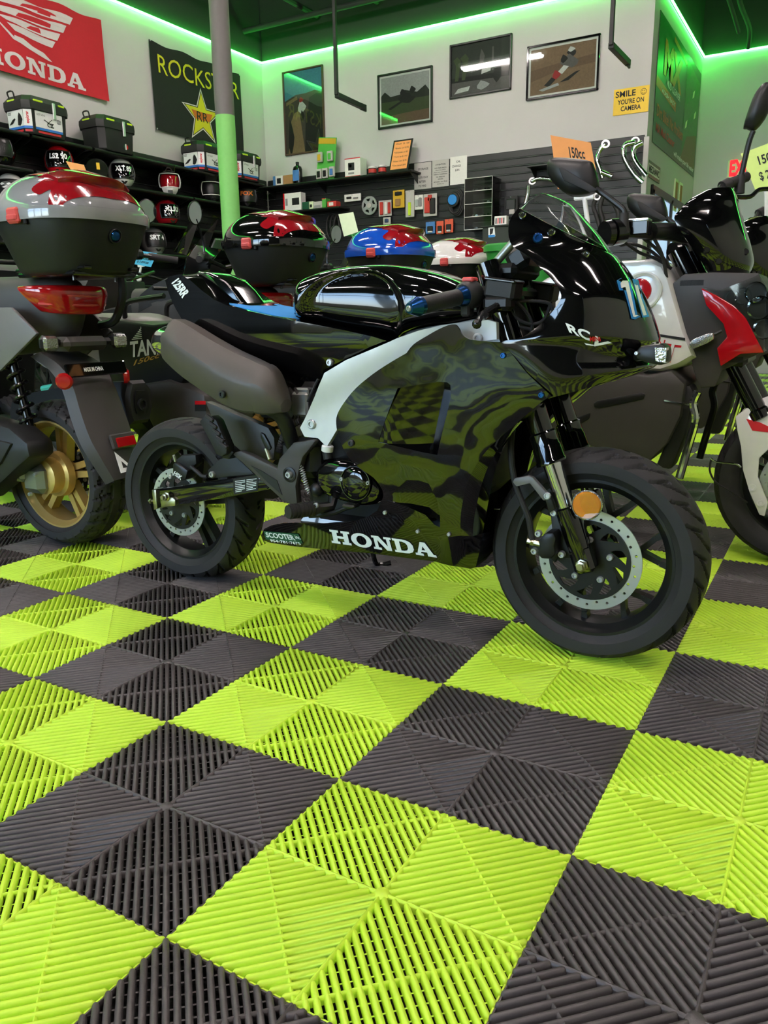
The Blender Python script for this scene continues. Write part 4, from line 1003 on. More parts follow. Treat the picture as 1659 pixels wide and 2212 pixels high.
# ---------------------------------------------------------------- handlebar, near side, with grip, switch, lever, reservoir
hb = {}
A_ = at(1000, 640, YC - .15); B_ = at(893, 664, YC - .29)
for s in (1, -1):
    fl = lambda p: Vector((p[0], p[1] if s == 1 else 2 * YC - p[1], p[2]))
    hbar = bpy.data.objects.new('handlebar', None); COL.objects.link(hbar); hbar.parent = bike; hbar.location = fl(A_) - bike.location
    d = B_ - A_
    m = MB(); m.tube([fl(A_ - d * .75), fl(B_)], .0115, 12); m.build('bar_tube', 'satin_black', hbar)
    m = MB(); m.tube([fl(A_ + d * t) for t in (.06, .08, .88, .9)], [.0125, .0168, .0168, .0125], 18); m.build('grip', 'matte_black', hbar)
    for t0, t1, r1, r2, nm in ((.0, .12, .0215, .0175, 'grip_collar'), (.86, .93, .0185, .0185, 'grip_collar'), (.93, 1.08, .0195, .0105, 'bar_end')):
        m = MB(); pts = [fl(A_ + d * (t0 + (t1 - t0) * k / 4)) for k in range(5)]; m.tube(pts, [r1 + (r2 - r1) * k / 4 for k in range(5)], 20); m.build(nm, 'blue_anod', hbar)
    bolt(hbar, fl(A_ + d * 1.08), fl(B_) - fl(A_), .006)
    m = MB(); c = A_ - d * .14; m.tube([fl(A_ + d * .0), fl(A_ - d * .06), fl(A_ - d * .22), fl(A_ - d * .27)], [.024, .029, .029, .022], 16); m.build('switch_housing', 'dark_plastic', hbar)
    m = MB(); m.box(fl(A_ - d * .15 + Vector((0, 0, .03))), (.025, .03, .01), .003); m.build('kill_switch', 'clasp_red', hbar)
    m = MB(); m.box(fl(A_ - d * .1 + Vector((0, 0, -.03))), (.02, .03, .025), .004); m.build('switch_button', 'dark_plastic', hbar)
    # lever
    pv = at(1085, 655, YC - .14)
    m = MB(); m.tube([fl(p) for p in crv([pv + Vector((.0, .02, 0)), at(1070, 665, YC - .15), at(1048, 678, YC - .19), at(1035, 690, YC - .24), at(1030, 700, YC - .27)], 5)], [.012] * 5 + [.009] * 8 + [.0065] * 8, 10); m.ball(fl(at(1030, 700, YC - .275)), .0095, 10); m.build('brake_lever', 'black_metal', hbar)
    m = MB(); m.box(fl(at(1078, 655, YC - .13)), (.06, .04, .03), .008); m.build('master_cylinder', 'satin_black', hbar)
    m = MB(); m.box(fl(at(1088, 625, YC - .12)), (.065, .055, .04), .006, Matrix.Rotation(.15, 3, 'Y')); rs = m.build('fluid_reservoir', 'matte_black', hbar)
    m = MB(); m.box(fl(at(1090, 606, YC - .12)), (.068, .058, .008), .003, Matrix.Rotation(.15, 3, 'Y')); m.build('reservoir_lid', 'black_metal', hbar)
m = MB(); m.box((.02, YC, .845), (.07, .16, .03), .01); m.box((.05, YC, .87), (.05, .13, .05), .012, Matrix.Rotation(-.5, 3, 'Y')); m.build('instrument', 'satin_black', bike)
for pts in ([(1092, 660), (1120, 690), (1150, 700), (1175, 690), (1190, 655)], [(1075, 640), (1100, 652), (1140, 650), (1185, 655), (1195, 675)], [(1060, 670), (1090, 700), (1130, 708), (1165, 715)], [(1100, 640), (1130, 665), (1150, 700), (1140, 740)]):
    m = MB(); m.tube(crv([at(u, v, YC - .1 + .01 * k) for k, (u, v) in enumerate(pts)], 5), .0035, 7); m.build('cable', 'rubber', bike)
# fan and cooling block visible through the front gap
m = MB(); c = at(1005, 1040, YC - .06); m.lathe([(0, -.01), (.055, -.01), (.06, 0), (.06, .02), (0, .02)], c, (1, -.3, 0), 28)
for k in range(9): m.tube([c + Vector((.02, 0, 0)), c + Vector((.022, .05 * math.cos(k * .7), .05 * math.sin(k * .7)))], .004, 5)
m.build('cylinder_head', 'dark_plastic', bike)
# ================================================================ touring scooters with top boxes (parked in a row, tails to the right)
def supe(a, b, n, p=.75): return [(a * (abs(math.cos(t)) ** p) * (1 if math.cos(t) > 0 else -1), b * (abs(math.sin(t)) ** p) * (1 if math.sin(t) > 0 else -1)) for t in (2 * PI * k / n + .001 for k in range(n))]
def sub(name, parent, loc):
    o = bpy.data.objects.new(name, None); COL.objects.link(o); o.parent = parent; o.location = Vector(loc) - parent_off(parent); return o
BR = .211
def top_box(parent, c, lidmat):
    """c = centre of the lid joint"""
    c = Vector(c); bx = sub('top_box', parent, c)
    m = MB(); R_ = []
    for dz, k, sh in ((-.165, .58, -.0), (-.163, .66, 0), (-.15, .72, 0), (-.06, .875, 0), (-.012, .965, 0), (-.004, .965, 0)):
        R_.append([c + Vector((a * k + sh, b * k, dz)) for a, b in supe(BR, BR, 56)])
    m.loft(R_); m.build('box_tub', 'dark_plastic', bx, ang=50)
    m = MB(); R_ = []
    for dz, k in ((-.014, .985), (-.016, 1.0), (.006, 1.012), (.018, 1.0), (.02, .97)): R_.append([c + Vector((a * k, b * k, dz)) for a, b in supe(BR, BR, 56)])
    m.loft(R_, cap=True); m.build('box_rim', lidmat, bx)
    H = .118
    def dome(x, y):
        r = min(1, ((abs(x) / (BR * .965)) ** 2.6667 + (abs(y) / (BR * .955)) ** 2.6667) ** (1 / 2.6667)); return c.z + .016 + H * (1 - r ** 2.6) ** .62 * (1 - .12 * x / .21)
    m = MB(); R_ = []
    for k in (1, .995, .985, .97, .955, .935, .91, .88, .845, .8, .75, .69, .62, .54, .45, .34, .22, .1):
        R_.append([Vector((c.x + a * k * .965, c.y + b * k * .955, dome(a * k * .965, b * k * .955))) for a, b in supe(BR, BR, 56)])
    m.loft(R_); m.build('box_lid', lidmat, bx, ang=60)
    # red wing-shaped trim over the crown and rear
    half = [(-.165, .0), (-.155, .035), (-.10, .085), (-.03, .118), (.04, .132), (.075, .150), (.062, .186), (.10, .190), (.125, .168), (.135, .19), (.165, .165), (.19, .11), (.2, .05), (.203, 0)]
    half = [(a * .95, b * .95) for a, b in cr(half, 4)]; pl = half + [(a, -b) for a, b in half[-2:0:-1]]
    m = MB(); pl2 = densify(pl, .014); pts = [Vector(p) for p in pl2]; ed = [(i, (i + 1) % len(pl2)) for i in range(len(pl2))]
    g = .016
    for i in range(26):
        for j in range(26):
            x, y = -.19 + i * g, -.2 + j * g
            if inpoly(x, y, pl2) and all(abs(q[0] - x) + abs(q[1] - y) > .012 for q in pl2): pts.append(Vector((x, y)))
    vs_, _, fs_, *_r = delaunay_2d_cdt(pts, ed, [], 0, 1e-6)
    fs_ = [q for q in fs_ if inpoly(sum(vs_[i][0] for i in q) / 3, sum(vs_[i][1] for i in q) / 3, pl2)]
    m.add([Vector((c.x + p[0], c.y + p[1], dome(p[0], p[1]) + .003)) for p in vs_], fs_); m.build('lid_trim', 'red_metal', bx, ang=60)
    # spoiler lip standing off the rear of the lid
    m = MB(); S = []
    for k in range(17):
        t = -1 + 2 * k / 16; y = t * .13; x0_ = .0 + .03 * abs(t); x1_ = .17 - .05 * t * t; zt = dome(.02, y) - c.z + .012 - .012 * abs(t)
        zz = .112 - .016 * t * t
        S.append([c + Vector((x0_, y, zt)), c + Vector(((x0_ + x1_) / 2, y, zt * .45 + zz * .55 + .012)), c + Vector((x1_, y * 1.02, zz)), c + Vector((x1_ - .004, y * 1.0, zz - .014)), c + Vector((x1_ - .035, y * .98, zz - .035)), c + Vector((x0_ + .04, y, zt - .03))])
    m.loft(S); m.build('spoiler_lip', 'red_metal', bx, ang=50)
    # clasp on the side, lock at the rear
    m = MB(); p = c + Vector((.012, -BR, -.004)); m.box(p, (.05, .018, .044), .006); m.box(p + Vector((0, -.004, -.006)), (.044, .018, .02), .005); m.build('clasp', 'clasp_red', bx)
    m = MB(); m.box(c + Vector((.05, -BR + .01, -.022)), (.014, .012, .016), .003); m.build('clasp_hinge', 'satin_black', bx)
    p = c + Vector((BR * .905, -.005, -.055)); ax = Vector((1, -.1, -.25)); m = MB(); m.lathe([(.022, -.01), (.022, .002), (.019, .004), (.017, .001), (.0165, .001)], p, ax, 24); m.build('lock_bezel', 'satin_black', bx)
    m = MB(); m.lathe([(0, .006), (.012, .005), (.0165, 0), (.0165, -.004)], p, ax, 20); m.build('lock_badge', 'blue_anod', bx)
    return bx
def ubody_n(rows, yc, nth=14, a=.8, sub_=3):
    G = []
    for (z, xf, xt, w, zt) in cr(rows, sub_):
        G.append([Vector((xf + (xt - xf) * abs(math.cos(-PI / 2 + PI * k / (2 * nth))), yc + (-w if k < nth else w) * abs(math.sin(-PI / 2 + PI * k / (2 * nth))) ** a, z + (zt - z) * abs(math.cos(-PI / 2 + PI * k / (2 * nth))))) for k in range(2 * nth + 1)])
    return G
def closed_u(m, G):
    m.loft(G, cap=False, closed=True); n = len(G[0]); 
    m.add([p for p in G[0]], [tuple(range(n))]); m.add([p for p in G[-1]], [tuple(range(n))])
def scooter(name, label, yB, bx, lidmat, group):
    """tail to +x; bx = x of the box centre"""
    r = thing(name, label, 'scooter', (bx - .16, yB, 0), group)
    X_ = lambda d: bx + d
    wx = X_(-.16); WR = .25
    wheel(r, (wx, yB, WR), WR, .145, .18, groove_block, 'gold', 5, 'd', 260, .1, yB + .06, .1, .02)
    # hub, drum and belt case
    m = MB(); m.lathe([(0, .0), (.045, .0), (.06, .006), (.062, .045), (.075, .05), (.078, .075), (0, .075)], (wx, yB - .1, WR), (0, 1, 0), 28); m.build('wheel_hub', 'gold', r)
    m = MB(); m.box((wx - .02, yB - .105, WR - .005), (.1, .05, .1), .02); m.box((wx - .07, yB - .12, WR + .02), (.06, .05, .07), .012); m.box((wx - .03, yB - .135, WR + .045), (.03, .02, .03), .006); m.build('gear_case', 'alu', r)
    for q in ((-.05, .03), (-.01, -.05), (.03, .02)): bolt(r, (wx + q[0], yB - .14, WR + q[1]), (0, -1, 0), .007, h=.008)
    m = MB(); cs = [(wx - .62, .26), (wx - .62, .36), (wx - .45, .42), (wx - .2, .455), (wx + .0, .43), (wx + .085, .385), (wx + .09, .34), (wx + .02, .30), (wx - .06, .25), (wx - .2, .17), (wx - .5, .17)]
    xz(m, cs, yB - .2, yB - .1); m.build('belt_case', 'dark_plastic', r, bevel=.014)
    m = MB(); xz(m, [(wx - .56, .27), (wx - .54, .34), (wx - .2, .40), (wx + .02, .38), (wx - .05, .31), (wx - .2, .23), (wx - .5, .22)], yB - .21, yB - .19); m.build('case_cover', 'matte_black', r, bevel=.006)
    # shock absorber
    sh = sub('shock_absorber', r, (wx, yB - .1, .5)); a = Vector((wx - .07, yB - .115, .70)); b = Vector((wx + .0, yB - .115, .40)); d = b - a
    m = MB(); m.tube([a, b], .014, 12); m.build('damper', 'black_metal', sh)
    u1 = Vector((0, 1, 0)); w1 = nrm(d.cross(u1)); pts = [a + d * (.08 + .84 * k / 139) + (u1 * math.cos(k * 2 * PI / 20) + w1 * math.sin(k * 2 * PI / 20)) * .026 for k in range(140)]
    m = MB(); m.tube(pts, .0058, 7); m.build('spring', 'black_metal', sh)
    # tail body
    tb = sub('tail_body', r, (X_(-.2), yB, .75))
    G = ubody_n([(.62, X_(-.75), X_(-.16), .10, .66), (.68, X_(-.75), X_(-.06), .125, .70), (.75, X_(-.75), X_(-.02), .14, .76), (.83, X_(-.75), X_(.0), .145, .835), (.88, X_(-.75), X_(-.02), .135, .875), (.90, X_(-.75), X_(-.06), .11, .895)], yB)
    m = MB(); closed_u(m, G); m.build('tail_shell', 'grey_plastic', tb, ang=40)
    G = ubody_n([(.785, X_(-.06), X_(.012), .10, .775), (.793, X_(-.06), X_(.024), .112, .783), (.835, X_(-.085), X_(.03), .142, .83), (.856, X_(-.10), X_(.026), .147, .857), (.862, X_(-.10), X_(.015), .140, .864)], yB, 14, .65)
    m = MB(); closed_u(m, G); tl = m.build('tail_light', 'red_lens', tb, ang=40)
    for z_, k_ in ((.812, .024), (.84, .03)):
        m = MB(); pth = [Vector((X_(-.09) + (.12 + k_ - .025) * math.cos(t), yB + .142 * math.sin(t), z_ - .008 * math.cos(t))) for t in (-1.1 + 2.2 * k / 16 for k in range(17))]; m.tube(pth, .004, 6); m.build('light_bar', 'clasp_red', tb)
    # side fin panels
    for s in (-1, 1):
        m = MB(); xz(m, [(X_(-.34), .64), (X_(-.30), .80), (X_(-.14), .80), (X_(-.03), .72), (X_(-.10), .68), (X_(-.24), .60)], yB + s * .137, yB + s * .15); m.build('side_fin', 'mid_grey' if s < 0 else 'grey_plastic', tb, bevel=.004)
    # grab rail and carrier
    m = MB(); 
    for s in (1,): m.tube(crv([(X_(-.35), yB + s * .13, .93), (X_(-.1), yB + s * .15, .925), (X_(.0), yB + s * .16, .91), (X_(.03), yB + s * .15, .85), (X_(.0), yB + s * .135, .76), (X_(-.06), yB + s * .12, .74)], 4), .014, 8)
    m.tube([(X_(-.05), yB - .15, .925), (X_(-.05), yB + .15, .925)], .012, 8); m.build('grab_rail', 'satin_black', r)
    m = MB(); m.box((X_(-.0), yB, .882 + .012), (.26, .24, .014), .004); m.box((X_(-.02), yB, .925), (.3, .05, .012), .003)
    for s in (-1, 1): m.box((X_(.0), yB + s * .09, .91), (.32, .03, .01), .003); m.cyl((X_(.08), yB + s * .08, .875), (X_(.08), yB + s * .08, .92), .005, 8)
    m.build('carrier', 'black_metal', r)
    # seat
    m = MB(); S = []
    for (d, zt, zb, w) in cr([(-.3, .92, .87, .12), (-.38, .945, .86, .135), (-.55, .94, .84, .14), (-.68, .885, .80, .145), (-.75, .84, .78, .14), (-.95, .815, .75, .125), (-1.08, .80, .74, .09)], 3):
        S.append([Vector((X_(d), yB + w * c_, (zt - .012 if abs(c_) > .9 else zt) if up_ else zb)) for c_, up_ in ((-1, 0), (-1, 1), (-.75, 1), (0, 1), (.75, 1), (1, 1), (1, 0))])
    m.loft(S); m.build('seat', 'matte_black', r, ang=50)
    # mudguard over the wheel with plate bar, reflector and sticker
    mg = sub('mudguard', r, (X_(0), yB, .6)); S = []
    for (d, z, w) in cr([(-.12, .66, .085), (-.02, .62, .095), (.03, .56, .095), (.06, .48, .10), (.09, .40, .10), (.115, .34, .088), (.14, .255, .055)], 3):
        S.append([Vector((X_(d - .035), yB - w, z - .012)), Vector((X_(d - .01), yB - w * .85, z)), Vector((X_(d), yB - w * .2, z + .004)), Vector((X_(d), yB + w * .2, z + .004)), Vector((X_(d - .01), yB + w * .85, z)), Vector((X_(d - .035), yB + w, z - .012))])
    m = MB(); m.loft(S, cap=False, closed=False); m.loft([[p + Vector((-.008, 0, -.002)) for p in l[::-1]] for l in S], cap=False, closed=False); m.build('guard_panel', 'grey_plastic', mg, ang=40)
    m = MB(); m.box((X_(.045), yB, .605), (.012, .235, .042), .003, Matrix.Rotation(-.3, 3, 'Y')); m.build('plate_bar', 'gloss_black', mg)
    m = MB(); text_on(m, 'MADE IN CHINA', (X_(.0545), yB - .02, .606), (0, 1, 0), (-.3, 0, 1), .018, fit=.075, bold=.03); m.build('plate_lettering', 'decal_white', mg, smooth=False)
    for s in (-1, 1):
        m = MB(); m.lathe([(0, .008), (.02, .007), (.026, 0), (.026, -.012), (0, -.012)], (X_(.04), yB + s * .125, .575), (.6, s * .8, 0), 20); m.build('round_reflector', 'red_lens', mg)
    m = MB(); m.box((X_(.112), yB + .02, .375), (.012, .1, .05), .004, Matrix.Rotation(-.3, 3, 'Y')); m.build('reflector_mount', 'grey_plastic', mg)
    m = MB(); m.box((X_(.12), yB + .025, .372), (.008, .075, .032), .002, Matrix.Rotation(-.3, 3, 'Y')); m.build('square_reflector', 'red_lens', mg)
    m = MB(); o_ = Vector((X_(.142), yB - .004, .302)); tri = [(-.032, -.022), (.03, -.022), (-.026, .045)]; ti = [(-.016, -.009), (.006, -.009), (-.013, .014)]
    m.plate(tri, [ti], lambda a, b, h: o_ + Vector((-.42 * b + h, a, b)), 0, .0008); m.build('triangle_sticker', 'decal_white', mg, smooth=False)
    # light pods
    for s in (-1, 1):
        lp = sub('indicator', r, (X_(-.0), yB + s * .12, .69)); m = MB(); m.tube([(X_(-.03), yB + s * .07, .69), (X_(.0), yB + s * .12, .69)], .012, 8); m.build('indicator_stem', 'satin_black', lp)
        m = MB(); m.box((X_(.0), yB + s * .135, .69), (.03, .062, .05), .012); m.build('indicator_body', 'satin_black', lp)
        m = MB(); m.box((X_(.013), yB + s * .136, .69), (.016, .054, .044), .008); m.build('indicator_lens', 'lens', lp)
    m = MB(); m.box((X_(-.03), yB, .685), (.1, .17, .045), .016); m.build('lamp_bracket', 'grey_plastic', r)
    # silencer on the far side
    sl = sub('silencer', r, (X_(-.2), yB + .17, .45)); m = MB(); hexa = [(-.05, -.075), (.035, -.075), (.055, -.03), (.055, .05), (.03, .08), (-.04, .08), (-.06, .03), (-.06, -.04)]
    m.loft([[Vector((X_(d), yB + .175 + a * k, .46 + zz + b * k)) for a, b in hexa] for d, k, zz in ((-.62, .75, -.06), (-.55, 1, -.05), (-.2, 1, 0), (.03, .95, .02), (.045, .8, .022))]); m.build('silencer_can', 'dark_plastic', sl, ang=30)
    m = MB(); hx = [(a * .55, b * .5) for a, b in hexa]; m.loft([[Vector((X_(d), yB + .175 + a, .482 + b)) for a, b in hx] for d in (.04, .05)]); m.build('silencer_mouth', 'satin_black', sl)
    m = MB(); m.lathe([(.016, 0), (.02, .004), (.02, .014), (.014, .014), (.012, 0)], (X_(.044), yB + .17, .475), (1, 0, 0), 14); m.build('outlet', 'matte_black', sl)
    # floorboard, front shield, fork and bars
    m = MB(); m.box((X_(-1.03), yB, .33), (.62, .3, .12), .03); m.build('floorboard', 'dark_plastic', r)
    m = MB(); S = []
    for (z, d, w) in cr([(.28, -1.33, .14), (.45, -1.38, .19), (.65, -1.35, .22), (.85, -1.25, .17), (1.0, -1.19, .1)], 3):
        S.append([Vector((X_(d + .1 * (1 - abs(t)) * -1 + .06), yB + w * t, z)) for t in (-1, -.75, -.4, 0, .4, .75, 1)] + [Vector((X_(d + .13), yB + w * t * .8, z)) for t in (1, 0, -1)])
    m.loft(S); m.build('leg_shield', 'grey_plastic', r, ang=40)
    m = MB(); S = []
    for (z, d, w) in ((.96, -1.33, .06), (1.02, -1.35, .11), (1.1, -1.31, .12), (1.17, -1.25, .09)):
        S.append([Vector((X_(d + .22 * t), yB + w * c_, z - .04 * t)) for t, c_ in ((0, -.5), (0, .5), (.3, 1), (1, .8), (1, -.8), (.3, -1))])
    m.loft(S); m.build('headlamp_cowl', 'gloss_black', r, ang=50)
    m = MB(); m.box((X_(-1.10), yB, 1.15), (.012, .15, .1), .01, Matrix.Rotation(.6, 3, 'Y')); m.build('instrument', 'lens', r)
    m = MB(); m.add([Vector((X_(-1.33), yB - .13, 1.13)), Vector((X_(-1.36), yB, 1.12)), Vector((X_(-1.33), yB + .13, 1.13)), Vector((X_(-1.19), yB - .1, 1.32)), Vector((X_(-1.21), yB, 1.36)), Vector((X_(-1.19), yB + .1, 1.32))], [(0, 1, 4, 3), (1, 2, 5, 4)]); m.build('visor', 'clear_thin', r, smooth=False)
    fwx = X_(-1.38)
    wheel(r, (fwx, yB, .24), .24, .12, .165, groove_block, 'gold', 5, 'd', 140)
    for s in (-1, 1):
        m = MB(); m.tube([(X_(-1.23), yB + s * .08, .75), (fwx, yB + s * .08, .25)], .02, 10); m.build('fork_leg', 'black_metal', r)
        hbx = sub('handlebar', r, (X_(-1.03), yB, 1.08))
        m = MB(); m.tube(crv([(X_(-1.08), yB, 1.04), (X_(-1.06), yB + s * .1, 1.06), (X_(-1.03), yB + s * .22, 1.08), (X_(-0.93), yB + s * .36, 1.06)], 4), .0115, 9); m.build('bar_tube', 'black_metal', hbx)
        m = MB(); m.tube([(X_(-1.02), yB + s * .25, 1.078), (X_(-0.93), yB + s * .365, 1.058)], .0175, 12); m.build('grip', 'rubber', hbx)
        m = MB(); m.box((X_(-1.05), yB + s * .2, 1.085), (.06, .06, .05), .014); m.build('switch_housing', 'satin_black', hbx)
        m = MB(); m.tube(crv([(X_(-1.05), yB + s * .19, 1.1), (X_(-1.05), yB + s * .2, 1.18), (X_(-1.03), yB + s * .26, 1.27)], 4), .006, 8); m.build('mirror_stem', 'black_metal', hbx)
        m = MB(); m.lathe([(0, -.016), (.04, -.012), (.058, 0), (.06, .006), (.055, .009)], (X_(-1.03), yB + s * .27, 1.3), (.95, -s * .1, -.1), 24); m.build('mirror_shell', 'satin_black', hbx)
        m = MB(); m.lathe([(0, .0075), (.055, .0075)], (X_(-1.03), yB + s * .27, 1.3), (.95, -s * .1, -.1), 24); m.build('mirror_glass', 'mirror', hbx)
    top_box(r, (bx, yB, 1.056), lidmat)
    return r
sc_b = scooter('touring_scooter', 'dark grey scooter with grey and red top box and gold rear wheel', .77, -1.46, 'lid_grey', 'scooters with top boxes')
def recolour(src, dloc, lidmat, label):
    r = dup(src, dloc, label=label)
    # the copied parts: swap the lid paint
    for ch in r.children:
        if ch.name.split('.')[0] == 'top_box':
            for g in ch.children:
                if g.name.split('.')[0] in ('box_lid', 'box_rim'):
                    g.data = g.data.copy(); g.data.materials[0] = M[lidmat]
    return r
recolour(sc_b, (-.04, 1.08, 0), 'gloss_black', 'dark scooter with glossy black and red top box, behind the minibike tail')
recolour(sc_b, (.11, 1.81, 0), 'lid_blue', 'dark scooter with big blue and red top box, above the minibike tank')
recolour(sc_b, (.10, 2.63, 0), 'lid_white', 'dark scooter with white and red top box')
recolour(sc_b, (.14, 3.46, 0), 'lid_blue', 'farthest scooter, its small blue and red top box beside the green bin')
# ================================================================ white and red street bike at the right
YG = 1.68
def street_bike(name, label, detail=True):
    g = thing(name, label, 'motorcycle', (-.1, YG, 0), 'street bikes at the right')
    wheel(g, (.60, YG - .02, .255), .255, .12, .17, groove_sport, 'satin_black', 5, 'd', 240, .12, YG - .085)
    wheel(g, (-.72, YG, .255), .255, .14, .17, groove_sport, 'satin_black', 5, 'd', 160)
    for s in (-1, 1):
        yf = YG + s * .09; fl = sub('fork_leg', g, (.4, yf, .5)); a = Vector((.27, yf, .80)); b = Vector((.575, yf, .26)); k = lambda t: a.lerp(b, t)
        m = MB(); m.tube([k(-.25), k(.62)], .027, 16); m.lathe([(.027, 0), (.032, .006), (.032, .03), (.022, .034)], k(.6), b - a, 16); m.build('fork_tube', 'gloss_black', fl)
        m = MB(); m.tube([k(.62), k(.98)], .0205, 14); m.build('fork_slider', 'chrome', fl)
        m = MB(); m.box(b + Vector((.01, 0, 0)), (.06, .045, .08), .012); m.build('fork_bottom', 'white_gloss', fl)
    for z, x in ((.62, .375), (.84, .25)):
        m = MB(); m.box((x, YG, z), (.09, .26, .04), .012); m.build('triple_clamp', 'satin_black', g)
    # front mudguard: two white side blades and a crown
    mg = sub('front_mudguard', g, (.5, YG, .45)); S = []
    for k in range(15):
        t = .35 + 1.9 * k / 14; r_ = .285; S.append([Vector((.60 + r_ * math.cos(t) - (0 if abs(y) < .07 else .0), YG - .02 + y, .255 + r_ * math.sin(t) - (.03 if abs(y) > .07 else 0))) for y in (-.082, -.06, 0, .06, .082)])
    m = MB(); m.loft(S, cap=False, closed=False); m.loft([[p * 1 + Vector((0, 0, -.004)) for p in l[::-1]] for l in S], cap=False, closed=False); m.build('guard_crown', 'white_gloss', mg, ang=50)
    bl = [(1588, 900), (1612, 882), (1645, 878), (1670, 900), (1672, 960), (1640, 990), (1637, 1030), (1659, 1085), (1652, 1116), (1640, 1113), (1618, 1062), (1604, 1015), (1600, 965), (1592, 930)]
    for s in (-1, 1):
        y_ = YG - .1
        o = prism_y(bl, y_ - .012, y_, y_ - .012).build('guard_blade', 'white_gloss', mg, bevel=.004)
        if s == 1:
            for v in o.data.vertices: v.co.y = 2 * (YG - .02 - mg.location.y - g.location.y) - v.co.y
            o.data.flip_normals()
    prism_y([(1612, 905), (1640, 912), (1668, 925), (1668, 935), (1625, 930)], YG - .114, YG - .111).build('guard_stripe', 'decal_red', mg)
    for u, v in ((1625, 1053), (1643, 1086)):
        m = MB(); m.lathe([(.011, 0), (.011, .003), (.006, .003), (.005, .001), (0, .001)], at(u, v, YG - .113), (0, -1, 0), 14); m.build('blade_boss', 'white', mg)
    m = MB(); m.tube(crv([at(1535, 990, YG - .12), at(1548, 998, YG - .12), at(1590, 1003, YG - .12), at(1600, 1010, YG - .12)], 3), .003, 6); m.build('hose_clip', 'chrome', g)
    m = MB(); m.tube(crv([at(1537, 990, YG - .12), at(1533, 1015, YG - .115), at(1545, 1040, YG - .11), at(1575, 1060, YG - .1), at(1615, 1085, YG - .09)], 4), .003, 6); m.build('sensor_cable', 'rubber', g)
    # flyscreen
    fs_ = sub('flyscreen', g, (.3, YG, 1.0))
    rows = [(1535, 597, 1618, 592, .115), (1505, 548, 1628, 566, .135), (1470, 500, 1622, 530, .15), (1457, 470, 1610, 490, .152), (1470, 452, 1600, 455, .14), (1492, 430, 1592, 425, .125), (1530, 408, 1584, 408, .085)]
    G = ubody(rows, YG, 12, .7, 4)
    m = MB(); ushell(m, G, .004, YG); m.build('screen_shell', 'gloss_black', fs_, ang=60)
    for u, v in ((1526, 532), (1556, 567), (1605, 503), (1613, 545)):
        p = surf_pt(G, u, v); m = MB(); m.lathe([(0, .003), (.008, .003), (.01, 0), (.01, -.003)], p, (.5, -1, .2), 14); m.build('screen_screw', 'black_metal', fs_)
    # headlamp: surround, red cheek, lens
    hl = sub('headlamp', g, (.35, YG, .75)); yq = YG - .15
    prism_y([(1452, 612), (1478, 592), (1540, 588), (1640, 590), (1655, 640), (1650, 760), (1560, 800), (1545, 835), (1512, 838), (1498, 800), (1480, 720), (1460, 650)], yq + .02, YG + .13, yq + .02).build('lamp_surround', 'grey_plastic', hl, bevel=.01)
    prism_y([(1514, 622), (1548, 638), (1585, 660), (1612, 688), (1633, 730), (1650, 762), (1600, 765), (1556, 792), (1548, 752), (1570, 728), (1562, 700), (1525, 660)], yq + .0, yq + .045, yq).build('lamp_cheek', 'red', hl, bevel=.004)
    prism_y([(1518, 620), (1560, 625), (1625, 600), (1640, 592), (1668, 640), (1672, 765), (1652, 762), (1634, 728), (1613, 686), (1586, 658), (1549, 636)], yq + .004, yq + .012, yq + .004).build('lamp_lens', 'clear_thin', hl)
    prism_y([(1530, 622), (1562, 628), (1625, 606), (1640, 600), (1664, 640), (1668, 760), (1654, 755), (1640, 726), (1618, 686), (1590, 656), (1552, 636)], yq + .03, YG + .1, yq + .03).build('lamp_back', 'satin_black', hl)
    for u, v, w_ in ((1580, 642, .02), (1605, 640, .024), (1632, 632, .03), (1640, 665, .034), (1650, 710, .03)):
        m = MB(); m.lathe([(w_, 0), (w_ * .8, .012), (w_ * .4, .022), (0, .025)], at(u, v, yq + .008), (.2, 1, 0), 16); m.build('reflector_cup', 'chrome', hl)
    m = MB(); m.tube([at(1500, 745, yq + .03), at(1560, 715, yq + .03)], .012, 8); m.build('indicator_stem', 'satin_black', hl)
    prism_y([(1490, 742), (1500, 731), (1530, 719), (1543, 718), (1545, 732), (1530, 742), (1500, 754), (1492, 752)], yq - .02, yq + .015, yq).build('indicator_lens', 'lens', hl, bevel=.006)
    # tank with badge and lettering
    yt = YG - .15; tk = sub('fuel_tank', g, (.0, YG, .8))
    tankpx = [(1120, 640), (1180, 600), (1250, 575), (1340, 563), (1405, 560), (1432, 572), (1446, 600), (1460, 650), (1480, 720), (1502, 772), (1470, 790), (1430, 803), (1395, 800), (1300, 770), (1200, 730), (1130, 700)]
    tp_ = [at(u, v, yt) for u, v in tankpx]; cx_ = sum(p.x for p in tp_) / len(tp_); cz_ = sum(p.z for p in tp_) / len(tp_)
    m = MB(); m.loft([[Vector((cx_ + (p.x - cx_) * k, YG + y, cz_ + (p.z - cz_) * k)) for p in tp_] for y, k in ((-.15, .88), (-.148, .95), (-.135, 1.0), (-.06, 1.04), (0, 1.05), (.06, 1.04), (.135, 1.0), (.148, .95), (.15, .88))]); m.build('tank_shell', 'white_gloss', tk, ang=40)
    bc = at(1388, 628, yt - .003)
    m = MB(); m.lathe([(.056, -.004), (.056, .004), (.051, .007), (.047, .004), (.043, .002)], bc, (0, -1, 0), 36); m.build('badge_ring', 'white', tk)
    m = MB(); m.lathe([(0, .006), (.02, .005), (.034, .001), (.036, -.003)], bc + Vector((-.01, 0, 0)), (0, -1, 0), 30); m.build('badge', 'red', tk)
    m = MB(); a, b, c, d = at(1400, 718, yt - .002), at(1480, 730, yt - .002), at(1480, 736, yt - .002), at(1400, 723, yt - .002); m.add([a, b, c, d], [(0, 1, 2, 3)]); m.build('tank_line', 'ink', tk, smooth=False)
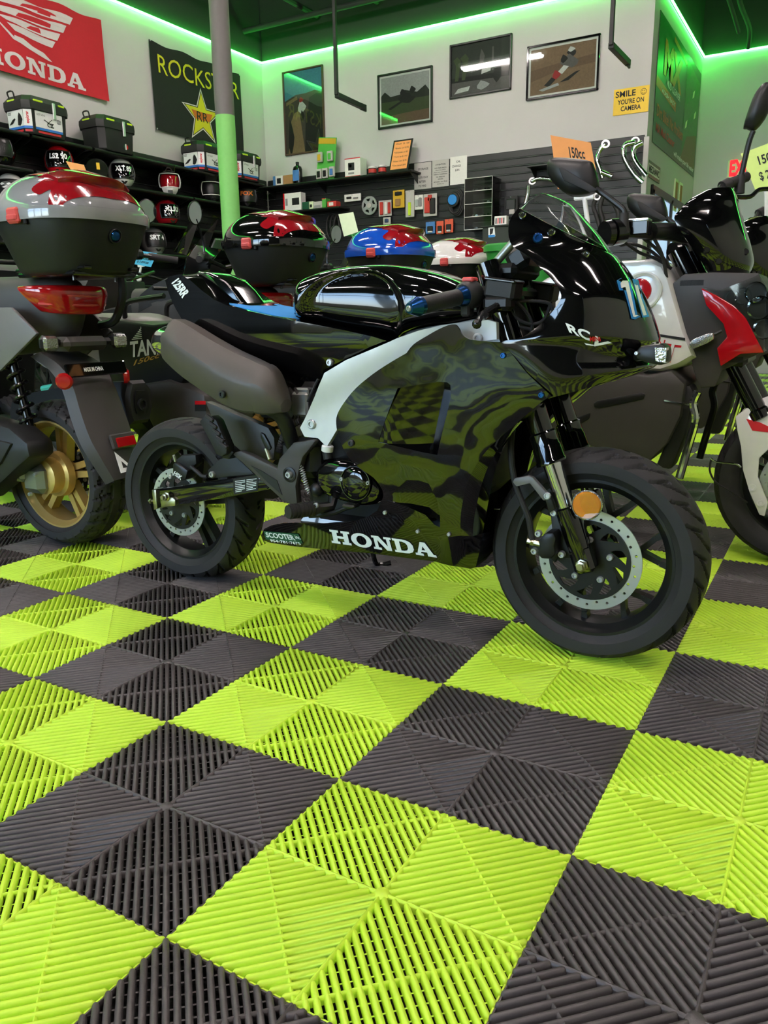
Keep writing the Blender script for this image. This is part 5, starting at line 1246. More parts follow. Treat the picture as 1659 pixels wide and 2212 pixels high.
    q = map_quad([(1380, 775), (1462, 786), (1474, 740), (1395, 728)]); 
    m = MB(); text_fn(m, 'DT', lambda a, b: at(*q(a, b), yt - .002), bold=.05); m.build('tank_lettering', 'decal_red', tk, smooth=False)
    m = MB(); text_fn(m, 'DT', lambda a, b: at(*q(a, b), yt - .003), bold=.005); m.build('lettering_fill', 'white', tk, smooth=False)
    # lower body covers
    lb = sub('body_cover', g, (0, YG, .5)); yl = YG - .17
    prism_y([(1120, 780), (1240, 805), (1330, 800), (1400, 810), (1450, 800), (1480, 830), (1470, 900), (1440, 960), (1400, 1000), (1330, 985), (1240, 950), (1150, 930), (1100, 860)], yl, YG + .17).build('side_cover', 'grey_plastic', lb, bevel=.02)
    prism_y([(1282, 872), (1290, 866), (1385, 848), (1394, 852), (1390, 862), (1295, 882), (1284, 880)], yl - .003, yl).build('cover_slot', 'satin_black', lb, bevel=.001)
    prism_y([(1240, 905), (1275, 892), (1272, 905), (1243, 922)], yl - .003, yl).build('cover_tab', 'satin_black', lb, bevel=.001)
    prism_y([(1440, 850), (1490, 830), (1500, 850), (1480, 940), (1450, 1015), (1415, 1010), (1440, 950)], yl + .03, YG - .05).build('leg_cover', 'dark_plastic', lb, bevel=.01)
    for s in (-1, 1):
        m = MB(); m.tube(crv([Vector((p.x, YG + s * .19, p.z)) for p in (at(1510, 845, yl), at(1500, 870, yl), at(1505, 905, yl), at(1490, 960, yl), at(1470, 1030, yl))], 4), .012, 10); m.build('crash_bar', 'chrome' if s < 0 else 'black_metal', g)
    m = MB(); m.tube([at(1435, 865, yl), at(1490, 875, yl)], .004, 6); m.build('hose_clip', 'chrome', g)
    m = MB(); m.box((-.25, YG, .38), (.42, .26, .3), .04); m.build('engine', 'satin_black', g)
    m = MB(); S = []
    for (x, zt, w) in cr([(-.22, .80, .09), (-.35, .79, .13), (-.6, .81, .14), (-.85, .86, .12), (-.98, .87, .07)], 3): S.append([Vector((x, YG + w * c_, zt - dz)) for c_, dz in ((-1, .08), (-1, .02), (-.7, 0), (.7, 0), (1, .02), (1, .08))])
    m.loft(S); m.build('seat', 'matte_black', g, ang=50)
    # bars
    hb_ = sub('handlebar', g, (.15, YG, 1.0))
    bp_ = crv([at(1305, 506, YG - .33), at(1360, 505, YG - .26), at(1440, 510, YG - .14), at(1490, 515, YG - .04), Vector((.26, YG + .06, 1.04)), at(1560, 405, YG + .2), at(1610, 383, YG + .3)], 4)
    m = MB(); m.tube(bp_, .013, 10); m.build('bar_tube', 'satin_black', hb_)
    m = MB(); m.tube([at(1316, 503, YG - .32), at(1340, 500, YG - .28)], [.038, .036], 20); m.tube([at(1305, 505, YG - .335), at(1316, 504, YG - .322)], [.034, .037], 20); m.build('throttle_housing', 'black_metal', hb_)
    m = MB(); m.tube([at(1405, 500, YG - .2), at(1465, 500, YG - .08)], .025, 14); m.build('bar_sleeve', 'satin_black', hb_)
    m = MB(); m.box(at(1380, 493, YG - .25), (.062, .05, .04), .004); m.build('fluid_reservoir', 'black_metal', hb_)
    m = MB(); m.box(at(1380, 477, YG - .25), (.064, .052, .008), .002); m.build('reservoir_lid', 'lens', hb_)
    m = MB(); m.tube([at(1560, 405, YG + .2), at(1575, 397, YG + .22)], .02, 12); m.tube([at(1575, 397, YG + .23), at(1612, 382, YG + .31)], .0165, 14); m.build('grip', 'rubber', hb_)
    m = MB(); m.tube(crv([at(1585, 425, YG + .2), at(1620, 425, YG + .24), at(1640, 410, YG + .28), at(1675, 408, YG + .33)], 4), .007, 8); m.build('clutch_lever', 'black_metal', hb_)
    # mirrors
    def mirror_px(outline, y_, stem, nm, base):
        mr = sub('mirror', g, at(*outline[0], y_))
        P_ = [at(u, v, y_) for u, v in crc(outline, 3)]; cx2 = sum(p.x for p in P_) / len(P_); cz2 = sum(p.z for p in P_) / len(P_)
        m = MB(); m.loft([[Vector((cx2 + (p.x - cx2) * k, y_ + dy, cz2 + (p.z - cz2) * k)) for p in P_] for k, dy in ((.97, .018), (1.0, .012), (1.0, .0), (.94, -.012), (.8, -.02), (.3, -.026))]); m.build('mirror_shell', 'satin_black', mr, ang=45)
        ins = []
        m = MB(); m.loft([[Vector((cx2 + (p.x - cx2) * .93, y_ + dy, cz2 + (p.z - cz2) * .93)) for p in P_] for dy in (.017, .0195)]); m.build('mirror_glass', 'mirror', mr)
        m = MB(); m.tube(crv(stem, 4), .0085, 10); m.build('mirror_stem', 'satin_black', mr)
        m = MB(); m.tube([base[0], base[1]], [.013, .017], 14); m.build('stem_boot', 'rubber', mr); return mr
    ym = YG - .30
    mr = mirror_px([(1183, 350), (1200, 340), (1268, 346), (1282, 360), (1292, 400), (1280, 418), (1250, 425), (1225, 420), (1195, 395), (1183, 375)], ym, [at(1288, 408, ym), at(1318, 430, ym), at(1345, 452, ym), at(1348, 462, ym)], '', (at(1348, 460, ym), at(1346, 503, ym)))
    prism_y([(1206, 362), (1212, 360), (1280, 402), (1290, 410), (1276, 416), (1258, 408), (1218, 390)], ym - .028, ym - .02).build('mirror_rib', 'rubber', mr, bevel=.002)
    yf_ = YG + .26
    mr = mirror_px([(1653, 178), (1664, 185), (1660, 240), (1632, 280), (1612, 278), (1606, 272), (1625, 215), (1640, 190)], yf_, [at(1627, 283, yf_), at(1617, 310, yf_), at(1601, 380, yf_)], '', (at(1601, 378, yf_), at(1596, 418, yf_)))
    for pts in ([(1345, 520), (1380, 545), (1420, 560), (1450, 580)], [(1340, 530), (1370, 528), (1410, 545), (1440, 575)], [(1390, 515), (1420, 540), (1445, 575)], [(1410, 510), (1430, 550), (1440, 600)]):
        m = MB(); m.tube(crv([at(u, v, YG - .2 + .03 * k) for k, (u, v) in enumerate(pts)], 4), .005, 7); m.build('cable', 'rubber', g)
    return g
gb = street_bike('street_bike', 'white street bike with red headlamp cheeks, black flyscreen and white front mudguard')
g2 = dup(gb, (.03, .84, 0), label='second street bike, its black flyscreen at the right edge behind the white bike')
for ch in [c for c in g2.children if c.name.split('.')[0] == 'mirror' and c.location.y > .1]:      # this one has lost its far mirror
    for q in list(ch.children): bpy.data.objects.remove(q)
    bpy.data.objects.remove(ch)
# ================================================================ dark scooter with a tube rack, between the first two top-box scooters
YJ = 1.33
j = thing('rack_scooter', 'dark scooter with tube rack and gold-white lettering on its side panel', 'scooter', (-1.9, YJ, 0))
wheel(j, (-1.62, YJ, .22), .22, .12, .14, groove_block, 'satin_black', 5, 'd', 140)
wheel(j, (-2.75, YJ, .22), .22, .12, .14, groove_block, 'satin_black', 5, 'd', 100)
m = MB(); S = []
for (x, zt, zb, w) in cr([(-1.62, .70, .62, .07), (-1.70, .755, .60, .12), (-1.85, .785, .58, .14), (-2.05, .775, .57, .15), (-2.2, .74, .56, .14), (-2.35, .73, .6, .1)], 3):
    S.append([Vector((x, YJ + w * c_, zt - .015 if e else (zt if e == 0 else zb))) for c_, e in ((-1, None), (-1, 1), (-.75, 0), (.75, 0), (1, 1), (1, None))])
m.loft(S); m.build('seat', 'mid_grey', j, ang=50)
yj = YJ - .15
prism_y([(205, 720), (250, 690), (330, 700), (420, 690), (430, 760), (380, 850), (330, 860), (260, 850), (215, 800)], yj, YJ + .15).build('side_panel', 'satin_black', j, bevel=.012)
q = map_quad([(284, 772), (345, 765), (340, 730), (280, 738)]); m = MB(); text_fn(m, 'TANK', lambda a, b: at(*q(a * 1.25, b), yj - .003), bold=.03, shear=.2); m.build('panel_lettering', 'decal_white', j, smooth=False)
q = map_quad([(288, 790), (345, 772), (345, 762), (290, 778)]); m = MB(); text_fn(m, '150cc', lambda a, b: at(*q(a, b), yj - .003), bold=.02, shear=.2); m.build('small_lettering', 'decal_gold', j, smooth=False)
for k in range(7):
    m = MB(); a = at(285 + k * 3.2, 733 - k * 4.0, yj - .003); b = at(306 - k * .3, 731 - k * 4.2, yj - .003); m.tube([a, b], .0016, 4); m.build('panel_stripe', 'decal_white', j)
for s in (-1, 1):
    m = MB(); m.tube(crv([Vector((p.x, YJ + s * .11, p.z)) for p in (at(318, 720, YJ), at(317, 690, YJ), at(316, 668, YJ), at(322, 654, YJ), at(345, 648, YJ), at(400, 640, YJ))], 3), .010, 8); m.build('rack_rail', 'satin_black', j)
for x in (-1.6, -1.5, -1.4):
    m = MB(); m.tube([(x, YJ - .11, .87), (x, YJ + .11, .87)], .007, 7); m.build('rack_bar', 'satin_black', j)
prism_y([(300, 830), (360, 820), (440, 850), (450, 920), (420, 950), (330, 930), (305, 880)], yj - .02, YJ + .1).build('engine_case', 'grey_plastic', j, bevel=.02)
prism_y([(421, 866), (444, 866), (444, 888), (421, 888)], yj - .024, yj - .021).build('warning_sticker', 'ink', j)
prism_y([(421, 866), (444, 866), (444, 874), (421, 874)], yj - .0255, yj - .0245).build('warning_band', 'decal_red', j)
m = MB(); m.box((-2.4, YJ, .3), (.5, .28, .1), .03); m.build('floorboard', 'satin_black', j)
m = MB(); m.box((-2.68, YJ, .6), (.08, .3, .6), .03, Matrix.Rotation(.25, 3, 'Y')); m.build('leg_shield', 'satin_black', j)
m = MB(); m.tube([(-2.62, YJ, .85), (-2.56, YJ, 1.0)], .02, 10); m.tube([(-2.52, YJ - .3, 1.0), (-2.56, YJ, 1.01), (-2.52, YJ + .3, 1.0)], .012, 10); m.build('handlebar', 'satin_black', j)
m = MB(); m.box((-1.95, YJ, .45), (.5, .2, .25), .04); m.build('frame_body', 'satin_black', j)
# ================================================================ small off-road bikes behind the scooters
def dirt_bike(name, label, x, y, mt, mt2):
    d = thing(name, label, 'dirt bike', (x, y, 0), 'small off-road bikes')
    for dx in (-.55, .5): wheel(d, (x + dx, y, .28), .28, .08, .2, groove_block, 'satin_black', 6, 'd', 100)
    for s in (-1, 1):
        m = MB(); m.tube(crv([(x - .55, y + s * .05, .29), (x - .1, y + s * .09, .38), (x + .05, y + s * .09, .62), (x + .28, y + s * .05, .86)], 4), .022, 8); m.build('frame_rail', mt, d)
        m = MB(); m.tube([(x + .3, y + s * .07, .9), (x + .5, y + s * .07, .28)], .022, 10); m.build('fork_leg', 'black_metal', d)
    m = MB(); m.tube([(x - .42, y, .70), (x + .0, y, .66), (x + .26, y, .84)], .022, 8); m.build('top_tube', mt, d)
    for nm, pl, w, mm in (('seat', [(-.62, .84), (-.6, .87), (-.2, .80), (.08, .84), (.06, .78), (-.2, .74)], .09, 'matte_black'), ('rear_fender', [(-.85, .92), (-.84, .945), (-.5, .85), (-.42, .78)], .08, mt2), ('shroud', [(-.02, .62), (.05, .84), (.3, .9), (.36, .72), (.15, .55)], .13, mt2), ('front_fender', [(.25, .72), (.5, .68), (.85, .62), (.84, .605), (.5, .65), (.3, .69)], .07, mt2), ('number_plate', [(.34, .78), (.36, 1.0), (.4, 1.0), (.42, .78)], .1, 'satin_black')):
        m = MB(); xz(m, [(x + a, b) for a, b in pl], y - w, y + w); m.build(nm, mm, d, bevel=.006)
    m = MB(); m.box((x - .08, y, .42), (.3, .18, .26), .04); m.build('engine', 'satin_black', d)
    m = MB(); m.tube(crv([(x + .2, y - .38, 1.08), (x + .26, y - .15, 1.03), (x + .27, y, 1.0), (x + .26, y + .15, 1.03), (x + .2, y + .38, 1.08)], 3), .011, 8); m.build('handlebar', 'black_metal', d)
    m = MB(); m.tube([(x + .27, y, .88), (x + .27, y, 1.0)], .02, 8); m.build('steering_stem', 'black_metal', d)
    return d
db = dirt_bike('dirt_bike', 'small dirt bike with teal frame behind the grey top box', -3.75, 2.75, 'teal', 'satin_black')
m = MB(); m.tube([at(228, 624, 2.75), at(276, 682, 2.75)], .026, 10); m.build('down_tube', 'teal', db)
m = MB(); m.tube([at(226, 682, 2.7), at(258, 712, 2.7)], .022, 10); m.build('swing_tube', 'teal', db)
db = dirt_bike('dirt_bike', 'small dirt bike with bright green frame under the blue price tag', -3.95, 3.55, 'bike_green', 'satin_black')
m = MB(); m.tube(crv([at(268, 560, 3.4), at(277, 585, 3.4), at(285, 610, 3.4), at(296, 640, 3.4), at(290, 652, 3.4), at(278, 652, 3.4)], 4), .012, 8); m.build('green_hose', 'bike_green', db)
dirt_bike('dirt_bike', 'small dirt bike with blue plastics beside the minibike tail', -4.6, 4.9, 'bike_blue', 'bike_blue')
# ================================================================ banner wall: shelves
SHX = XL + .025
def shelf(y0, y1, z, lbl, grp='black shelves on the banner wall', dep=.32):
    r = thing('wall_shelf', lbl, 'shelf', (SHX, (y0 + y1) / 2, z), grp); x1 = SHX + dep
    m = MB(); m.box(((SHX + x1) / 2, (y0 + y1) / 2, z - .012), (dep, y1 - y0, .022), .002); m.build('shelf_board', 'shelf', r)
    m = MB(); m.tube([(x1, y0, z - .014), (x1, y1, z - .014)], .016, 10); m.build('shelf_lip', 'satin_black', r)
    for y in (y0 + .03, y1 - .03):
        m = MB(); m.plate([(SHX, z - .022), (x1 - .04, z - .022), (x1 - .05, z - .035), (SHX, z - .12)], [], lambda a, b, h: Vector((a, y + h, b)), -.003, .003); m.build('bracket', 'shelf', r)
ROWN = {2.30: 'top', 2.015: 'second', 1.71: 'third', 1.415: 'fourth', 1.1: 'fifth'}
for z in (2.30, 2.015, 1.71, 1.415, 1.1):
    for k, (a, b) in enumerate(((2.5, 3.74), (3.77, 4.39), (4.42, 5.67), (5.70, 6.9))):
        shelf(a, b, z, '%s-row black wall shelf, %s of its row' % (ROWN[z], ('nearest', 'second', 'third', 'one next to the corner')[k]))
# ---------------------------------------------------------------- cloth banners
def cloth(name, label, y0, y1, z0, z1, mt, wav, seed):
    r = thing(name, label, 'banner', (XL + .03, (y0 + y1) / 2, z0)); m = MB(); NX, NZ = 40, 24; f = lambda y, z: XL + .028 + wav * (.5 + .5 * math.sin(y * 5 + seed + 1.5 * math.sin(z * 3 + seed))) * (.35 + .65 * (z1 - z) / (z1 - z0))
    sag = lambda a: .02 * math.sin(a * PI * 3) ** 2
    rows = [[Vector((f(y0 + (y1 - y0) * i / NX, z), y0 + (y1 - y0) * i / NX, z - sag(i / NX) * (j / NZ))) for i in range(NX + 1)] for j, z in ((j, z0 + (z1 - z0) * j / NZ) for j in range(NZ + 1))]
    m.loft(rows, cap=False, closed=False); m.loft([[p + Vector((-.002, 0, 0)) for p in l[::-1]] for l in rows], cap=False, closed=False); m.build('cloth', mt, r, ang=80)
    return r, (lambda a, b, l=.004: Vector((f(y0 + (y1 - y0) * a, z0 + (z1 - z0) * b) + l, y0 + (y1 - y0) * a, z0 + (z1 - z0) * b - sag(a) * b)))
mat('flag_red', 'bf2530', .8, bump=.2, bscale=60); mat('flag_white', 'd9d3d3', .8, bump=.2, bscale=60); mat('flag_black', '1d1d1d', .75, bump=.2, bscale=60); mat('flag_yellow', 'd8d32c', .7); mat('flag_orange', 'd0702a', .7)
hf, F = cloth('wing_banner', 'red cloth banner with white wing emblem and lettering', 3.52, 4.93, 2.83, 3.54, 'flag_red', .02, .3)
def patch_on(F_, poly, name, mt, par, l=.004):
    poly = densify(poly, .05); m = MB(); tri = tessellate_polygon([[Vector((a, b, 0)) for a, b in poly]]); m.add([F_(a, b, l) for a, b in poly], [tuple(t) for t in tri]); m.build(name, mt, par, smooth=False)
wing = [[(.10, .78), (.16, .86), (.3, .885), (.76, .90), (.73, .80), (.3, .80), (.2, .79), (.13, .70)], [(.12, .74), (.7, .765), (.67, .665), (.35, .665), (.16, .69)], [(.2, .645), (.645, .64), (.615, .55), (.38, .565), (.26, .60)], [(.26, .575), (.60, .53), (.57, .45), (.42, .47), (.31, .50)], [(.09, .76), (.12, .70), (.29, .40), (.33, .38), (.2, .58), (.13, .74)], [(.30, .45), (.36, .44), (.42, .39), (.46, .375), (.50, .36), (.56, .28), (.53, .285), (.40, .34), (.30, .40)]]
for w_ in wing: patch_on(F, w_, 'wing_feather', 'flag_white', hf)
m = MB(); slab_word(m, 'HONDA', lambda a, b: F(.06 + .75 * a, .05 + .185 * b + .02 * (1 - a), .004), .1); m.build('banner_lettering', 'flag_white', hf, smooth=False)
rs_, F2 = cloth('star_banner', 'black cloth banner with yellow lettering and a big star', 5.535, 6.95, 2.69, 3.535, 'flag_black', .02, 2.1)
m = MB(); text_fn(m, 'ROCKSTAR', lambda a, b: F2(.07 + .9 * a, .67 + .21 * b, .005)); m.build('banner_lettering', 'flag_yellow', rs_, smooth=False)
def star(cx, cz, r, k, n=5): return [(cx + (r if i % 2 == 0 else r * k) * math.sin(PI * i / n) * .62, cz + (r if i % 2 == 0 else r * k) * math.cos(PI * i / n)) for i in range(2 * n)]
patch_on(F2, star(.5, .3, .36, .42), 'star_edge', 'flag_white', rs_, .004); patch_on(F2, star(.5, .3, .325, .41), 'star_outline', 'ink', rs_, .005); patch_on(F2, star(.5, .3, .30, .41), 'star', 'flag_yellow', rs_, .006)
patch_on(F2, [(.385, .36), (.615, .36), (.58, .26), (.42, .26)], 'star_band', 'flag_orange', rs_, .007)
m = MB(); text_fn(m, 'RR', lambda a, b: F2(.44 + .12 * a, .24 + .12 * b, .008)); m.build('star_lettering', 'ink', rs_, smooth=False)
for a, b in ((.01, .99), (.01, .01), (.99, .99)): bolt(rs_, F2(a, b, .004), (1, 0, 0), .008, 'banner_pin')
# ---------------------------------------------------------------- luggage cases on the top shelf
mat('case_white', 'e6e6e8', .45); mat('case_blue', '2d6fc4', .4); mat('case_red', 'c9303a', .4); mat('hiviz', 'c8e832', .4)
def case(y, label, printed, x=XL + .235, z=2.301):
    r = thing('luggage_case', label, 'case', (x, y, z), 'luggage cases on the top shelf'); w, d, h = .44, .31, .20
    def oct_(k, zz, c=.05): a, b = d / 2 * k, w / 2 * k; return [Vector((x + p, y + q, z + zz)) for p, q in ((a, -b + c), (a, b - c), (a - c, b), (-a + c, b), (-a, b - c), (-a, -b + c), (-a + c, -b), (a - c, -b))]
    m = MB(); m.loft([oct_(.9, 0), oct_(.93, .012), oct_(.98, h)]); m.build('case_body', 'dark_plastic', r, ang=20)
    m = MB(); m.loft([oct_(1.04, h - .01), oct_(1.06, h + .02), oct_(1.05, h + .055), oct_(.88, h + .10), oct_(.7, h + .108)]); m.build('case_lid', 'dark_plastic', r, ang=20)
    for yy, l in ((-.1, .09), (.13, .06)): 
        m = MB(); m.box((x + d / 2 + .006, y + yy, z + h + .06), (.012, l, .016), .003); m.build('reflective_strip', 'hiviz', r)
    m = MB(); m.box((x - .02, y - w / 2 - .006, z + h + .06), (.09, .012, .016), .003); m.build('reflective_strip', 'hiviz', r)
    m = MB(); m.box((x + d / 2 + .012, y + .05, z + h + .005), (.014, .03, .13), .004); m.build('latch', 'steel', r)
    m = MB(); m.tube(crv([(x - .03, y - w / 2 - .005, z + h + .07), (x - .035, y - w / 2 - .02, z + h + .12), (x + .035, y - w / 2 - .02, z + h + .12), (x + .03, y - w / 2 - .005, z + h + .07)], 3), .007, 7); m.build('carry_handle', 'satin_black', r)
    if printed:
        X1 = x + d / 2 * .972; Y1 = y - w / 2 * .972
        fF = lambda a, b, l=0: Vector((X1 + l - .006 * (1 - b), y - .135 + .27 * a, z + .03 + .155 * b)); fS = lambda a, b, l=0: Vector((x - .10 + .2 * a, Y1 - l + .006 * (1 - b), z + .03 + .155 * b))
        cz_ = .05 * .95
        fC = lambda a, b, l=0: Vector((X1 - cz_ + cz_ * a - .004 * (1 - b) + l * .7, Y1 + .0 + cz_ * a + .003 * (1 - b) - l * .7, z + .03 + .155 * b))
        for nm, fn, txt in (('front', fF, True), ('side', fS, True), ('corner', fC, False)):
            for a0, b0, a1, b1, mt, l in ((0, .18, 1, 1, 'case_white', .002), (0, .06, 1, .18, 'case_blue', .002), (.08, -.1, .92, .0, 'case_red', .003)):
                m = MB(); m.add([fn(a0, b0, l), fn(a1, b0, l), fn(a1, b1, l), fn(a0, b1, l)], [(0, 1, 2, 3)]); m.build('case_print', mt, r, smooth=False)
            m = MB()
            if nm == 'front':
                text_fn(m, "LET'SGO", lambda a, b: fn(.06 + .3 * a, .78 + .1 * b, .004)); text_fn(m, 'CZ', lambda a, b: fn(.42 + .25 * a, .28 + .22 * b, .004), bold=.03)
                for k_ in range(4): m.add([fn(.8, .55 + k_ * .06, .004), fn(.94, .55 + k_ * .06, .004), fn(.94, .575 + k_ * .06, .004), fn(.8, .575 + k_ * .06, .004)], [(0, 1, 2, 3)])
                m.add([fn(.3, .6, .004), fn(.33, .63, .004), fn(.62, .4, .004), fn(.6, .37, .004)], [(0, 1, 2, 3)]); m.add([fn(.6, .7, .004), fn(.63, .7, .004), fn(.45, .45, .004), fn(.42, .45, .004)], [(0, 1, 2, 3)])
            elif nm == 'side':
                text_fn(m, 'CZ', lambda a, b: fn(.05 + .2 * a, .8 + .12 * b, .004), bold=.03)
                m.build('case_lettering', 'ink', r, smooth=False); m = MB()
                for pl in ([(.05, .3), (.3, .55), (.45, .62), (.5, .55), (.3, .35)], [(.62, .25), (.68, .7), (.76, .86), (.86, .75), (.95, .5), (.85, .28), (.76, .2)]): m = MB(); m.add([fn(a, b, .004) for a, b in pl], [tuple(range(len(pl)))]); m.build('case_picture', 'ink', r, smooth=False)
                continue
            else: text_fn(m, 'explorer', lambda a, b: fn(.25 + .5 * (1 - b), .3 + .6 * a, .004), bold=.03)
            m.build('case_lettering', 'ink' if nm != 'corner' else 'decal_red', r, smooth=False)
    else:
        m = MB(); c = Vector((x + d / 2 * .96, y + .07, z + .055)); 
        for k_, mt in enumerate(('decal_green', 'decal_white', 'decal_red')):
            m = MB(); pts = [(c + Vector((.003, .026 * math.cos(t), .026 * math.sin(t)))) for t in (2 * PI * q / 24 for q in range(24)) if (-.34 + k_ * .68 - .7) < math.cos(t) < (.34 + k_ * .68 - .64)]
            if len(pts) > 2: m.add(pts, [tuple(range(len(pts)))]); m.build('flag_badge', mt, r, smooth=False)
case(3.93, 'printed white luggage case on the top shelf below the wing banner', True)
case(4.70, 'plain black luggage case on the top shelf, between the two banners', False)
case(6.02, 'printed luggage case on the top shelf, left of the pillar', True)
case(6.62, 'printed luggage case on the top shelf in the corner, right of the pillar', True)
# ---------------------------------------------------------------- helmets
def sph(c, r, az, el, R_, k=(1.12, .94, 1.05)):
    p = Vector((math.cos(el) * math.cos(az) * k[0], math.cos(el) * math.sin(az) * k[1], math.sin(el) * k[2])) * r
    return Vector(c) + R_ @ p
def helmet(y, z, label, shellm, vism, yaw=-40, kind='full', txt=None, txtm='decal_white', chin=None, x=XL + .2):
    r = thing('helmet', label, 'helmet', (x, y, z), 'helmets on the wall shelves'); c = Vector((x, y, z + .132)); R_ = Matrix.Rotation(math.radians(yaw), 3, 'Z'); rad = .136
    def pt(az, el, s=1.): 
        # flattened base, jaw pushed forward
        k = rad * s; p = sph((0, 0, 0), k, az, el, Matrix.Identity(3))
        if p.z < 0: f = max(0, math.cos(az)); p.x += -p.z * .35 * f; p.z = max(p.z, -.131)
        return c + R_ @ p
    op = kind == 'cross'
    def inface(az, el): return abs(az) < .95 and -.42 < el < .52
    NA, NE = 36, 20; vs_ = []; m = MB()
    for j in range(NE + 1):
        el = -1.15 + (PI / 2 + 1.15) * j / NE
        for i in range(NA): vs_.append(pt(-PI + 2 * PI * i / NA, el))
    fs2 = []
    for j in range(NE):
        for i in range(NA):
            az = -PI + 2 * PI * (i + .5) / NA; el = -1.15 + (PI / 2 + 1.15) * (j + .5) / NE
            if inface(az, el): continue
            i2 = (i + 1) % NA; fs2.append((j * NA + i, j * NA + i2, (j + 1) * NA + i2, (j + 1) * NA + i))
    fs2.append(tuple(range(NA))); m.add(vs_, fs2); m.build('helmet_shell', shellm, r, ang=60)
    m = MB(); L = [[pt(-.97 + 1.94 * i / 16, -.44 + .98 * j / 8, 1.012 if not op else .9) for i in range(17)] for j in range(9)]; m.loft(L, cap=False, closed=False); m.build('visor' if not op else 'face_lining', vism, r, ang=60)
    m = MB(); pth = [pt(a, e, 1.015) for a, e in [(-.97 + .12 * i, .54) for i in range(17)] + [(.97, .54 - .14 * i) for i in range(1, 7)] + [(.97 - .12 * i, -.44) for i in range(17)] + [(-.97, -.44 + .14 * i) for i in range(1, 7)]]; m.tube(pth, .005, 6, closed=True); m.build('visor_trim', 'satin_black' if not op else 'paper', r)
    if op:
        m = MB(); S = [[pt(a, .62, 1.03) for a in (-.6, -.3, 0, .3, .6)], [pt(a, .60, 1.5) + Vector((0, 0, .015)) for a in (-.42, -.2, 0, .2, .42)]]; m.loft(S, cap=False, closed=False); m.loft([[p + Vector((0, 0, .006)) for p in l[::-1]] for l in S], cap=False, closed=False); m.build('peak', shellm, r)
        m = MB(); L = [[pt(-.75 + 1.5 * i / 8, -.95 + .5 * j / 4, 1.12 + .06 * math.cos(i - 4)) for i in range(9)] for j in range(5)]; m.loft(L, cap=False, closed=False); m.build('chin_guard', chin or shellm, r)
        for k_ in range(3): 
            m = MB(); m.box(pt(0, -.62 - .1 * k_, 1.2), (.012, .05, .006), .002, R_); m.build('chin_vent', 'satin_black', r)
    else:
        m = MB(); m.add([pt(a, e, 1.03) for a, e in ((-.3, -.6), (.3, -.6), (.12, -.85), (-.12, -.85))], [(0, 1, 2, 3)]); m.build('chin_vent', 'satin_black', r)
        if chin:
            m = MB(); L = [[pt(-1.3 + 2.6 * i / 16, -1.1 + .25 * j / 3, 1.012) for i in range(17)] for j in range(4)]; m.loft(L, cap=False, closed=False); m.build('chin_band', chin, r)
    if txt:
        m = MB(); text_fn(m, txt, lambda a, b: pt(-.6 + 1.2 * a, .02 + .34 * b, 1.03), bold=.04); m.build('visor_lettering', txtm, r, smooth=False)
    return r
HZ = {2: 2.016, 3: 1.711, 4: 1.416}
helmet(4.14, HZ[2], 'red full-face helmet on second shelf under the printed case', 'red', 'gloss_black', -40, txt='LS2 90')
helmet(4.86, HZ[2], 'white full-face helmet on second shelf, letters across its visor', 'white_gloss', 'gloss_black', -35, txt='XLT 85')
helmet(5.50, HZ[2], 'open motocross helmet with cream rim on second shelf', 'gloss_black', 'red_metal', -45, 'cross', chin='white_gloss')
helmet(6.12, HZ[2], 'dark motocross helmet on second shelf, left of the pillar', 'satin_black', 'satin_black', -40, 'cross', chin='satin_black')
helmet(6.75, HZ[2], 'dark helmet with orange print on second shelf, right of the pillar', 'black_metal', 'satin_black', -50, txt='FOX', txtm='flag_orange')
helmet(4.72, HZ[3], 'black helmet on third shelf, half behind the grey top box', 'gloss_black', 'satin_black', -40, txt='CB 45')
helmet(5.42, HZ[3], 'black helmet with red stripes alone on third shelf', 'red_metal', 'gloss_black', -20, txt='XLIU', chin='black_metal')
helmet(4.86, HZ[4], 'black helmet on fourth shelf beside the peaked grey one', 'gloss_black', 'satin_black', -40, txt='C80')
helmet(5.20, HZ[4], 'grey and silver peaked helmet on fourth shelf above the blue price tag', 'mid_grey', 'satin_black', -25, txt='SRT 4', chin='silver')
helmet(3.62, HZ[3] + .0, 'white helmet at the left edge on third shelf', 'white_gloss', 'satin_black', -40, txt='91')
helmet(3.55, HZ[2], 'black helmet at the left edge on second shelf', 'gloss_black', 'satin_black', -40)
# small accessories on the banner wall
r = thing('display_mirror', 'round mirror with yellow sticker standing behind the grey top box', 'mirror', (XL + .33, 4.50, 2.016))
c = Vector((XL + .27, 4.50, 2.13)); ax = Vector((.75, -.6, .05)); m = MB(); m.lathe([(0, -.02), (.06, -.015), (.095, 0), (.1, .008), (.094, .012)], c, ax, 28); m.build('mirror_shell', 'satin_black', r)
m = MB(); m.lathe([(0, .0105), (.094, .0105)], c, ax, 28); m.build('mirror_glass', 'mirror', r)
m = MB(); m.box(c + Vector((.018, 0, .03)), (.002, .03, .06), .0005, Matrix.Rotation(-.67, 3, 'Z')); m.build('mirror_sticker', 'sign_yellow', r)
m = MB(); m.box((XL + .27, 4.50, 2.024), (.08, .08, .014), .003); m.tube([(XL + .27, 4.5, 2.02), c], .008, 8); m.build('mirror_foot', 'satin_black', r)
r = None
